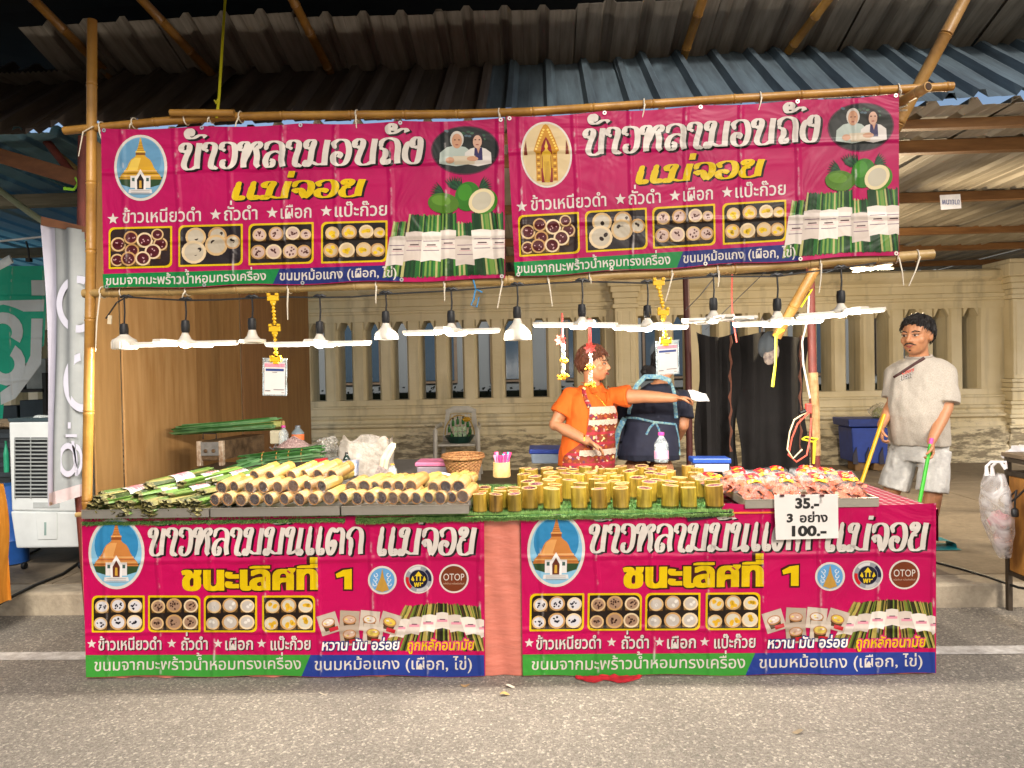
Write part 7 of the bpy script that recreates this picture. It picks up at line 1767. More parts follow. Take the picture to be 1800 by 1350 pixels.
MB().path([P(1812, 850, 4.0), P(1792, 870, 4.1), P(1774, 885, 4.2), P(1778, 870, 4.19), P(1787, 862, 4.15), P(1784, 880, 4.15), P(1784, 895, 4.15)], .006, n=6).build('cord', M_SOCK, sk2); MB().lathe([(.008, .03), (.018, .02), (.02, -.01), (.017, -.02)], P(1784, 902, 4.15), 12).build('socket', M_SOCK, sk2, smooth=50)
# plastic shopping bag with things, hanging on the cart
pb = thing('plastic_bag', 'white plastic shopping bag with pink contents hanging on the cart', 'plastic bag', P(1748, 975, 4.25)); Yh = 4.26
M_PBAG = film('white bag film', '#d4d0d0', .42, .35, 9, .3)
def pbf(u, v):
    px0 = [1734, 1729, 1728, 1732, 1737, 1744, 1756]; px1 = [1762, 1768, 1772, 1774, 1776, 1777, 1776]; k = v * 6; i = min(5, int(k)); f = k - i
    a, b = px0[i] + (px0[i + 1] - px0[i]) * f, px1[i] + (px1[i + 1] - px1[i]) * f; y = 832 + 148 * v
    c, h = (a + b) / 2, (b - a) / 2; q = P(c + h * math.cos(6.2832 * u), y, Yh)
    r = (.11 * math.sin(math.pi * min(1, .15 + v * .8))) ; q = Vector((q.x, Yh + r * math.sin(6.2832 * u), q.z))
    return q + Vector((.010 * mnoise.noise(q * 12), .012 * mnoise.noise(q * 10), .004 * mnoise.noise(q * 25)))
MB().grid(pbf, 28, 24).build('bag', M_PBAG, pb, smooth=True)
for o, yy in ((0, -.01), (10, .03)): MB().path([P(1735 + o, 836, Yh + yy), P(1734 + o, 820, Yh + yy), P(1742 + o, 812, Yh + yy), P(1758 + o, 812, Yh + yy), P(1768, 824, Yh + yy)], [.014, .010, .008, .008, .012], n=6, flat=.4).build('handle', mat('bag handle', '#d8d4d4', rough=.4), pb, smooth=True)
crumple(P(1757, 915, Yh), .055, .05, .05, 4).build('contents', mat('pink wrappers', '#d8647c', rough=.5, col2='#c8b4a8', scale=14), pb); crumple(P(1762, 948, Yh), .045, .045, .06, 9).build('contents', mat('peach wrappers', '#d0a088', rough=.5, col2='#b8b8c8', scale=16), pb)
p2 = thing('plastic_bag', 'crumpled white plastic bag lying on top of the cart', 'plastic bag', P(1795, 800, YK + .1))
crumple(P(1796, 798, YK + .15), .09, .1, .045, 12, amp=.7).build('bag', mat('white bag', '#cfcccc', rough=.4), p2, smooth=True)
# blue wheeled bin on blocks
YBn = 9.2
bn = thing('rubbish_bin', 'blue plastic bin with a flat lid raised on wooden blocks by the wall', 'bin', (P(1530, 812, YBn).x, YBn, SW))
B = lambda x, y, dy=0: P(x, y, YBn + dy)
M_BIN = mat('bin blue', '#2a48a8', rough=.45, var=.12)
MB().prism([B(1497, 752), B(1562, 752), B(1560, 816), B(1501, 813)], (0, .42, 0)).build('bin_body', M_BIN, bn, bevel=.015)
MB().prism([B(1491, 737, -.03), B(1566, 736, -.03), B(1566, 750, -.03), B(1493, 751, -.03)], (0, .50, 0)).build('lid', mat('bin lid', '#243c8c', rough=.5, var=.2), bn, bevel=.012)
for x in (1500, 1522, 1546): MB().prism([B(x, 800, -.02), B(x + 6, 786, -.02), B(x + 9, 816, -.02), B(x, 816, -.02)], (0, .018, 0)).build('foot_rib', mat('bin rib', '#3c3c50', rough=.6), bn)
for k, x in enumerate((1515, 1548)):
    q = PZ(x, 828, SW); tag(MB().box((B(x, 820).x, YBn + .12, SW + .055), (.16, .22, .11)).jitter(.008, k).build('timber_block', mat('block wood', '#8a6c48', rough=.8, bump=.4), bevel=.008), ['timber block under the near end of the blue bin', 'timber block under the blue bin beside the standing man'][k], 'block')
gbag = thing('produce_bag', 'clear bag of pale green vegetables on the blue bin lid', 'plastic bag', B(1547, 737))
crumple(B(1547, 727, .15), .10, .09, .075, 6).build('vegetables', mat('pale cabbage', '#b8b88c', rough=.6, col2='#8f9a60', scale=14), gbag, smooth=True); crumple(B(1547, 724, .15), .115, .10, .10, 7, amp=.5).build('film', film('veg film', '#d0ccc0', .3, 1, 20), gbag, smooth=True)
# note pinned to the roof beam
nt_ = thing('paper_note', 'white paper note with handwriting hanging from the roof beam', 'note', P(1671, 355, 5.0)); Yn = 5.02
MB().prism([P(1652, 343, Yn), P(1688, 341, Yn), P(1690, 366, Yn), P(1654, 369, Yn)], (0, .001, 0)).build('paper', mat('note paper', '#d4cec8', rough=.7), nt_)
nf = MB(); pts, fs = text_c('ขายเทพ', .0); a = min(p[0] for p in pts); b = max(p[0] for p in pts)
nf.add([P(1687 - 31 * (x - a) / (b - a), 351 + y * 15, Yn - .002) for x, y in pts], fs); nf.build('handwriting', mat('blue ink', '#2c3a78', rough=.6), nt_)
# small litter on the road and pavement
rr = random.Random(99)
for k, (x, y, z, c, lb) in enumerate(((887, 1221, 0, '#b89a5c', 'dry tan leaf lying on the road in front of the gap between banners'), (897, 1207, 0, '#cfc4b0', 'scrap of pale paper on the road near the red cloth'), (568, 1220, 0, '#c4b8a0', 'small paper sliver on the road in front of the tube tray'), (818, 1205, 0, '#b09060', 'brown crumb of leaf close to the banner foot'), (1402, 1137 + 150, 0, '#8a7a60', 'small twig on the road in front of the price card'))):
    p = PZ(x, y, 0.004); mb = MB(); n = 9; L_ = .022 if k != 2 else .026
    mb.grid(lambda u, v: p + Vector(((u - .5) * L_ * 2 * (1 if k != 2 else .9), (v - .5) * L_ * (1.2 if k != 2 else .35) * (1 - (2 * u - 1) ** 2 * .7), .004 + .006 * math.sin(4 * u + k))), 6, 3); mb.build
    tag(mb.build('litter_scrap', mat(f'litter {k}', c, rough=.8), smooth=True), lb, 'litter')
# ================================================================== PEOPLE
def fuse(name, mb, m, parent, voxel=.006, it=6, fac=.5, wr=None):
    """one continuous surface from overlapping volumes"""
    me = mb.mesh(name + '_raw', m); o = bpy.data.objects.new('raw', me); COL.objects.link(o)
    r = o.modifiers.new('r', 'REMESH'); r.mode = 'VOXEL'; r.voxel_size = voxel
    s_ = o.modifiers.new('s', 'SMOOTH'); s_.factor = fac; s_.iterations = it
    dg = bpy.context.evaluated_depsgraph_get(); dg.update()
    out = bpy.data.meshes.new_from_object(o.evaluated_get(dg)); out.name = name
    bpy.data.objects.remove(o); bpy.data.meshes.remove(me)
    if wr:
        amp, sx, sz = wr
        nv = len(out.vertices); co = [0.0] * (3 * nv); out.vertices.foreach_get('co', co); nr = [0.0] * (3 * nv); out.vertex_normals.foreach_get('vector', nr)
        for i in range(nv):
            x, y, z = co[3 * i:3 * i + 3]; k = mnoise.noise(Vector((x * sx, y * sx, z * sz))) + .6 * mnoise.noise(Vector((x * sx * 2.1 + z * 6, y * sx * 2.1, z * sz * 2.3 + 5)))
            for a in range(3): co[3 * i + a] += nr[3 * i + a] * amp * k
        out.vertices.foreach_set('co', co)
    org = world_loc(parent); out.transform(Matrix.Translation(-org))
    if not out.materials: out.materials.append(m)
    out.polygons.foreach_set('use_smooth', [True] * len(out.polygons))
    ob = bpy.data.objects.new(name, out); COL.objects.link(ob); ob.parent = parent
    return ob
def loft(mb, rings, L, F, n=28, pw=2.3, cap=True):
    """rings: (centre, half width along L, half depth forward, half depth back)"""
    vs = []
    for c, rl, rf, rb in rings:
        for j in range(n):
            a = 2 * math.pi * j / n; ca, sa = math.cos(a), math.sin(a)
            x = math.copysign(abs(ca) ** (2 / pw), ca) * rl; y = math.copysign(abs(sa) ** (2 / pw), sa) * (rf if sa > 0 else rb)
            vs.append(Vector(c) + L * x + F * y)
    fs = [(i * n + j, i * n + (j + 1) % n, (i + 1) * n + (j + 1) % n, (i + 1) * n + j) for i in range(len(rings) - 1) for j in range(n)]
    if cap: fs += [tuple(range(n - 1, -1, -1)), tuple((len(rings) - 1) * n + j for j in range(n))]
    return mb.add(vs, fs)
def limb(mb, pts, rad, n=14):
    mb.path(pts, rad, n=n)
    for p, r in zip(pts, rad): mb.ball(p, r * .99, 12, 8)
    return mb
def hand(mb, wrist, d, pn, side, curl=1.0, sc=1.0):
    """palm, four unequal bent fingers and a thumb leaving the side of the palm. d: along the hand, pn: palm side, side: towards the thumb"""
    d, pn = d.normalized(), pn.normalized(); s_ = Vector(side); s_ = (s_ - d * s_.dot(d)); s_.normalize(); k = sc
    mb.path([wrist - d * .01, wrist + d * .03 * k, wrist + d * .085 * k], [(.030 * k, .017 * k), (.040 * k, .018 * k), (.042 * k, .015 * k)], n=12, up=s_)
    for i, (o, L_) in enumerate(((.030, .070), (.010, .078), (-.010, .072), (-.029, .058))):
        b = wrist + d * .082 * k + s_ * o * k; a1, a2, a3 = .35 * curl, 1.1 * curl, 1.9 * curl; pts = [b]
        for a, f in ((a1, .42), (a2, .33), (a3, .25)): pts.append(pts[-1] + (d * math.cos(a) + pn * math.sin(a)) * L_ * f * k)
        mb.path(pts, [.0095 * k, .009 * k, .0082 * k, .0065 * k], n=8); mb.ball(pts[-1], .0066 * k, 8, 6); mb.ball(pts[1], .0092 * k, 8, 6)
    b = wrist + d * .025 * k + s_ * .030 * k; p1 = b + (d * .6 + s_ * .75 + pn * .25).normalized() * .040 * k; p2 = p1 + (d * .85 + s_ * .10 + pn * .55 * curl).normalized() * .034 * k; p3 = p2 + (d * .8 - s_ * .15 + pn * .8 * curl).normalized() * .022 * k
    mb.path([b, p1, p2, p3], [.013 * k, .0115 * k, .010 * k, .008 * k], n=8); mb.ball(p3, .008 * k, 8, 6)
def head(mb, c, L, F, s_=1.0, fem=False):
    """skull, jaw, cheeks, nose, ears round c (centre of the skull)"""
    U = Vector((0, 0, 1)); rot = Matrix((L, F, U)).transposed()
    q = lambda l, f, z: c + (L * l + F * f + U * z) * s_
    R = lambda *r: tuple(x * s_ for x in r)
    mb.ball(q(0, -.012, .022), R(.079, .098, .098), 20, 14, rot)
    mb.ball(q(0, .022, -.040), R(.066, .074, .078), 18, 12, rot)
    mb.ball(q(0, .040, -.082), R(.040, .045, .034), 14, 10, rot)
    for k in (-1, 1):
        mb.ball(q(k * .040, .052, -.028), R(.030, .030, .030), 12, 8, rot)
        mb.ball(q(k * .032, .074, .014), R(.026, .014, .011), 10, 6, rot)
        mb.ball(q(k * .079, -.010, -.008), R(.010, .019, .031), 10, 8, rot)
        mb.ball(q(k * .013, .094, -.036), R(.012, .011, .010), 8, 6, rot)
    mb.path([q(0, .082, .018), q(0, .096, -.008), q(0, .111, -.032)], [.009 * s_, .011 * s_, .014 * s_], n=8); mb.ball(q(0, .107, -.034), R(.014, .013, .012), 10, 8, rot)
    mb.ball(q(0, .086, -.062), R(.026, .014, .013), 12, 6, rot)
    return q, R, rot
def face_parts(par, q, R, rot, skin_lip, brow, eyes=True, smile=0.0):
    for k in (-1, 1):
        MB().ball(q(k * .033, .0835, -.002), R(.017, .0075, .0050), 12, 8, rot).build('eye', mat('eye white', '#b9a898', rough=.3, var=.02), par, smooth=True)
        MB().ball(q(k * .032, .0885, -.002), R(.0075, .0042, .0048), 10, 6, rot).build('iris', mat('eye dark', '#120a08', rough=.15, var=0), par, smooth=True)
        MB().path([q(k * .016, .092, .0035), q(k * .033, .0925, .0065), q(k * .051, .081, .0025)], [.0016, .0022, .0014], n=6).build('eyelid', skin_lip[1], par, smooth=True)
        MB().path([q(k * .014, .094, .019), q(k * .034, .093, .026), q(k * .056, .078, .020)], [.0035, .0045, .0025], n=6).build('eyebrow', brow, par, smooth=True)
    MB().path([q(-.024, .091, -.064 + smile), q(-.010, .1005, -.0645), q(0, .102, -.0655), q(.010, .1005, -.0645), q(.024, .091, -.064 + smile)], [.002, .0045, .005, .0045, .002], n=8).path([q(-.020, .092, -.067 + smile), q(0, .1015, -.072), q(.020, .092, -.067 + smile)], [.002, .0058, .002], n=8).build('lips', skin_lip[0], par, smooth=True)
def hair(par, c, L, F, s_, thr, m, seed, rx=(.088, .108, .108), bump_=.05, low=.82, off=(-.014, .022)):
    U = Vector((0, 0, 1)); mb = MB(); n, k = 72, 44; o = c + (F * off[0] + U * off[1]) * s_
    vs = []
    for i in range(k + 1):
        ph = math.pi * i / k
        for j in range(n):
            th = 2 * math.pi * j / n; d = Vector((math.sin(ph) * math.cos(th), math.sin(ph) * math.sin(th), math.cos(ph)))
            t = thr(d.x, d.y); e = d.z - t + .16 * mnoise.noise(Vector((th * 5, d.z * 3, seed)))
            f = 1.0 + bump_ * mnoise.noise(Vector((d.x * 9 + seed, d.y * 9, d.z * 3))) + bump_ * .5 * mnoise.noise(Vector((d.x * 26, d.y * 26 + seed, d.z * 8))) if e > 0 else low
            if 0 < e < .22: f = low + (f - low) * (.62 + .38 * e / .22)
            vs.append(o + (L * d.x * rx[0] + F * d.y * rx[1] + U * d.z * rx[2]) * f * s_)
    fs = [(i * n + j, (i + 1) * n + j, (i + 1) * n + (j + 1) % n, i * n + (j + 1) % n) for i in range(k) for j in range(n)]
    mb.add(vs, fs); rr_ = random.Random(seed)
    for _ in range(260):                       # loose locks that break the outline and the hairline
        d = Vector((rr_.gauss(0, 1), rr_.gauss(0, 1), rr_.gauss(.3, 1))).normalized(); e = d.z - thr(d.x, d.y)
        if e < .03: continue
        p = o + (L * d.x * rx[0] + F * d.y * rx[1] + U * d.z * rx[2]) * s_ * .97; nr = (L * d.x + F * d.y + U * d.z).normalized()
        flow = (F * (.9 if d.y > -.2 else -.3) + L * d.x * .8 - U * (.9 if e < .35 else .25)); flow = (flow - nr * flow.dot(nr)).normalized(); ln = rr_.uniform(.022, .045) * s_; w = rr_.uniform(.003, .006) * s_
        mb.path([p, p + flow * ln * .5 + nr * .006 * s_, p + flow * ln + nr * rr_.uniform(-.002, .006) * s_], [w, w * .8, .0006], n=5)
    return mb.build('hair', m, par, smooth=True)
UP = Vector((0, 0, 1))
SKIN_M = mat('skin tan', '#b07a56', rough=.5, var=.08, scale=18, sss=.08); SKIN_W = mat('skin warm', '#b57c58', rough=.5, var=.07, scale=18, sss=.08)
LIP = mat('lips', '#8a4438', rough=.45, var=.05); LID = mat('lid line', '#2a1610', rough=.6, var=0)
M_HBLK = mat('black hair', '#0c0a0a', rough=.42, col2='#1e1816', scale=60, stretch=(8, 8, 1), bump=.6, bscale=120); M_HBRN = mat('auburn hair', '#4a2418', rough=.45, col2='#7a4428', scale=60, stretch=(8, 8, 1), bump=.6, bscale=120)

# ---- the man with broom and dustpan
def man():
    Y0 = 5.0; base = Vector((P(1617, 800, Y0).x, Y0, SW)); F = Vector((-.70, -.714, 0)).normalized(); L = UP.cross(F)
    W = lambda l, f, z: base + L * l + F * f + UP * z * .952
    t = thing('person', 'man in a light grey t-shirt and pale shorts holding a broom and dustpan', 'person', base)
    sk = MB()
    for s_ in (1, -1):
        hip, kn, an = W(s_ * .085, -.01, .86), W(s_ * .13, .02, .48) + Vector((-.05, 0, 0)), W(s_ * .13, -.01, .09) + Vector((-.15, 0, 0))
        limb(sk, [hip, hip.lerp(kn, .5), kn, kn.lerp(an, .3) + F * -.012, an], [.074, .074, .056, .058, .040])
        dx = Vector((-.15, 0, 0)); sk.path([W(s_ * .13, -.05, .045) + dx, W(s_ * .135, .05, .04) + dx, W(s_ * .145, .15, .025) + dx], [(.038, .045), (.045, .036), (.038, .020)], n=12, up=L)
    loft(sk, [(W(0, -.01, .80), .13, .09, .10), (W(0, .01, 1.0), .145, .12, .10), (W(0, .015, 1.2), .155, .11, .105), (W(0, 0, 1.36), .14, .08, .09), (W(0, -.01, 1.46), .09, .06, .07)], L, F)
    limb(sk, [W(0, -.015, 1.42), W(0, .0, 1.50), W(0, .01, 1.58)], [.068, .060, .058])
    # arms, posed to the picture
    shL, elL, wrL = W(.165, -.02, 1.345), P(1663, 718, 4.84), P(1637, 776, 4.76)
    shR, elR, wrR = W(-.165, -.01, 1.345), P(1571, 706, 5.08), P(1549, 748, 4.98)
    limb(sk, [shL, shL.lerp(elL, .5), elL, elL.lerp(wrL, .35), wrL], [.058, .052, .043, .042, .028]); limb(sk, [shR, shR.lerp(elR, .5), elR, elR.lerp(wrR, .35), wrR], [.058, .052, .043, .041, .028])
    hand(sk, wrL, Vector((-.05, -.18, -1)), Vector((-1, .1, .1)), Vector((-.3, -1, 0)), 1.15); hand(sk, wrR, Vector((-.12, -.25, -1)), Vector((.6, -.6, 0)), Vector((-.5, -.8, .1)), 1.15)
    Fh = Vector((-.80, -.60, 0)).normalized(); Lh = UP.cross(Fh); hc = W(0, .035, 1.625)
    q, R, rot = head(sk, hc, Lh, Fh, 1.12)
    fuse('body', sk, SKIN_M, t, .0058, 5)
    face_parts(t, q, R, rot, (LIP, LID), M_HBLK, smile=.006)
    MB().path([q(-.036, .082, -.060), q(-.016, .102, -.0505), q(0, .106, -.049), q(.016, .102, -.0505), q(.036, .082, -.060)], [.0022, .0048, .0042, .0048, .0022], n=8).build('moustache', M_HBLK, t, smooth=True)
    MB().ball(q(0, .090, -.090), R(.006, .003, .005), 8, 6, rot).build('chin_tuft', M_HBLK, t, smooth=True)
    hair(t, hc, Lh, Fh, 1.12, lambda l, f: (-.02 + .46 * max(0, f) - .60 * max(0, -f)), M_HBLK, 3, rx=(.091, .111, .115), bump_=.06)
    # shirt
    sh = MB()
    loft(sh, [(W(0, .01, .835), .190, .150, .145), (W(0, .02, .94), .190, .165, .138), (W(0, .03, 1.06), .186, .172, .13), (W(0, .03, 1.18), .182, .155, .125), (W(0, .02, 1.28), .178, .130, .12), (W(0, .01, 1.36), .165, .105, .11), (W(0, -.006, 1.415), .135, .092, .10), (W(0, -.012, 1.455), .092, .078, .085), (W(0, -.012, 1.472), .080, .072, .075)], L, F)
    for s, e, k in ((shL, elL, 1), (shR, elR, -1)):
        a = W(k * .05, -.012, 1.405); lo = s.lerp(e, .86); sh.path([a, a.lerp(s, .5) + UP * .012, s + UP * .002, s.lerp(e, .4), lo], [.058, .066, .068, .074, .083], n=16); sh.ball(s, .068, 14, 10)
    so = fuse('t_shirt', sh, mat('heather grey jersey', '#a0988c', rough=.9, col2='#b6aea2', scale=160, bump=.5, bscale=9), t, .0075, 5, wr=(.010, 11, 5))
    cl = MB(); pts = [W(.078 * math.cos(a), .066 * math.sin(a) - .012 + .012, 1.474 - .012 * math.sin(a)) for a in [6.2832 * j / 24 for j in range(25)]]; cl.path(pts, .009, n=8); cl.build('collar', mat('heather grey rib', '#9c948a', rough=.9), t, smooth=True)
    # shorts
    st = MB()
    loft(st, [(W(0, 0, .72), .165, .12, .13), (W(0, 0, .82), .175, .13, .135), (W(0, .01, .95), .17, .13, .125)], L, F)
    for s_ in (1, -1): st.path([W(s_ * .095, 0, .80), W(s_ * .105, .01, .66) + Vector((-.02, 0, 0)), W(s_ * .12, .015, .505) + Vector((-.05, 0, 0))], [.098, .096, .102], n=16)
    fuse('shorts', st, mat('pale denim', '#b0aeaa', rough=.85, col2='#c4c2bc', scale=30, bump=.3, bscale=30), t, .0075, 5, wr=(.007, 14, 6))
    # strap across the chest, following the shirt surface
    dep = bpy.context.evaluated_depsgraph_get(); dep.update(); org = world_loc(t)
    def surf(p, d, off=.006):
        ok, loc, nr, _ = so.ray_cast(p - org, d)
        return (loc + org - d * off) if ok else None
    pts = []
    for k in range(21):
        f = k / 20; p = surf(P(1648 - 76 * f, 616 + 48 * f ** 1.05, 3.8), (P(1648 - 76 * f, 616 + 48 * f ** 1.05, 6.0) - P(1648 - 76 * f, 616 + 48 * f ** 1.05, 3.8)).normalized(), .003)
        if p: pts.append(p)
    if len(pts) > 3: MB().path(pts, .013, n=8, flat=.35, up=(0, 0, 1)).build('strap', mat('maroon strap', '#3c1a18', rough=.6), t, smooth=True)
    # chest print
    def chest(tx, x0, y0, x1, y1, h, m, cons=.7, sl=.2, off=.004, bold=.0):
        pts, fs = text_c(tx, bold); a = min(p[0] for p in pts); b = max(p[0] for p in pts); vs = []
        for x, y in pts:
            px, py = x0 + (x1 - x0) * (x - a) / (b - a) + sl * y / cons * h, y0 + (y1 - y0) * (x - a) / (b - a) - y / cons * h
            o = P(px, py, 3.8); d = (P(px, py, 6.0) - o).normalized(); v = surf(o, d, off); vs.append(v if v else P(px, py, 4.8))
        MB().add(vs, fs).build('shirt_print', m, t)
    chest('Coors', 1585, 659, 1606, 652, 7.5, mat('red print ink', '#c83c34', rough=.7, var=.05), off=.005, bold=.02)
    chest('LIGHT', 1582, 669.5, 1604, 662.5, 7.5, mat('black print ink', '#181414', rough=.7, var=.05), off=.004, bold=.07); chest('LIGHT', 1582, 669.5, 1604, 662.5, 7.5, mat('white print ink', '#d8d2cc', rough=.7, var=.05), off=.006, bold=.0)
    dx = Vector((-.15, 0, 0))
    for s_ in (1, -1): MB().path([W(s_ * .135, -.08, .012) + dx, W(s_ * .14, .05, .012) + dx, W(s_ * .15, .17, .012) + dx], [(.045, .012), (.052, .012), (.042, .012)], n=12, up=L).build('sandal', mat('dark sandal', '#1c1a18', rough=.7), t)
    return t
man()
# broom handle and dustpan
bm_ = thing('broom', 'broom with a yellow handle held in the far hand of the man', 'broom', P(1518, 860, 4.75))
a, b = P(1550, 742, 4.93), P(1519, 834, 4.80); d = (b - a).normalized(); e = a + d * ((a.z - SW - .12) / -d.z)
MB().path([a - d * .06, b, e], .0125, n=10).build('handle', mat('yellow handle', '#d0a018', rough=.4), bm_, smooth=True)
MB().prism([e + Vector((-.12, 0, -.11)), e + Vector((.12, 0, -.11)), e + Vector((.05, 0, .03)), e + Vector((-.05, 0, .03))], (0, .05, 0)).build('bristles', mat('broom bristle', '#b09868', rough=.9), bm_)
dp = thing('dustpan', 'teal dustpan on a green handle held by the man', 'dustpan', PZ(1655, 962, SW))
a, b = P(1634, 790, 4.725), P(1612, 905, 4.66); d = (b - a).normalized(); e = PZ(1650, 957, SW + .02)
MB().path([a - d * .05, a.lerp(b, .5), b, b + d * .20], .0115, n=10).build('handle', mat('green handle', '#38b028', rough=.4), dp, smooth=True)
MB().lathe([(.012, -.01), (.012, .03)], a - d * .045, 10, -d).build('handle_cap', mat('pink grip', '#d0489a', rough=.5), dp)
c = PZ(1640, 962, SW)
def dpf(u, v):
    a_ = math.pi * (1 - u); r = .15; return c + Vector((r * math.cos(a_), .10 - .14 * v, .004 + .055 * (math.sin(a_) ** .5) * (1 - .0 * v)))
MB().grid(dpf, 20, 6).grid(lambda u, v: c + Vector((-.15 + .30 * u, .10 - .20 * v, .004)), 4, 3).build('pan', mat('teal plastic', '#14808a', rough=.4), dp, smooth=30)

# ---- patterned apron cloth
def apron_mat():
    m = bpy.data.materials.new('folk print cotton'); m.use_nodes = True; nt = m.node_tree; b = nt.nodes['Principled BSDF']; L_ = nt.links.new
    tc = nt.nodes.new('ShaderNodeTexCoord'); sx = nt.nodes.new('ShaderNodeSeparateXYZ'); L_(tc.outputs['Object'], sx.inputs[0])
    vo = nt.nodes.new('ShaderNodeTexVoronoi'); vo.inputs['Scale'].default_value = 55; mp = nt.nodes.new('ShaderNodeMapping'); mp.inputs['Scale'].default_value = (1, .3, 1); L_(tc.outputs['Object'], mp.inputs[0]); L_(mp.outputs[0], vo.inputs['Vector'])
    r = nt.nodes.new('ShaderNodeValToRGB'); r.color_ramp.interpolation = 'CONSTANT'
    for k, (p, c) in enumerate(((0, '#7a3012'), (.46, '#8a1c2c'), (.62, '#a04a14'), (.76, '#c08a8a'), (.84, '#d8bc80'), (.93, '#5c2a4c'))):
        e = r.color_ramp.elements[k] if k < 2 else r.color_ramp.elements.new(p); e.position = p; e.color = (*lin(c), 1)
    sp = nt.nodes.new('ShaderNodeSeparateColor'); L_(vo.outputs['Color'], sp.inputs[0]); L_(sp.outputs[0], r.inputs[0])
    wv_ = nt.nodes.new('ShaderNodeMath'); wv_.operation = 'MULTIPLY'; wv_.inputs[1].default_value = 90; L_(sx.outputs[2], wv_.inputs[0])
    sn = nt.nodes.new('ShaderNodeMath'); sn.operation = 'SINE'; L_(wv_.outputs[0], sn.inputs[0]); gt = nt.nodes.new('ShaderNodeMath'); gt.operation = 'GREATER_THAN'; gt.inputs[1].default_value = .72; L_(sn.outputs[0], gt.inputs[0])
    mx = nt.nodes.new('ShaderNodeMix'); mx.data_type = 'RGBA'; L_(gt.outputs[0], mx.inputs[0]); L_(r.outputs[0], mx.inputs[6]); mx.inputs[7].default_value = (*lin('#9a2030'), 1)
    L_(mx.outputs[2], b.inputs['Base Color']); b.inputs['Roughness'].default_value = .8; return m
M_APR = apron_mat(); M_LACE = mat('cream lace', '#d8c8b4', rough=.8, col2='#b89a88', scale=150, bump=.5, bscale=150)
M_FLOR = mat('blue floral tape', '#176a9c', rough=.7, col2='#9ab8a8', scale=60)

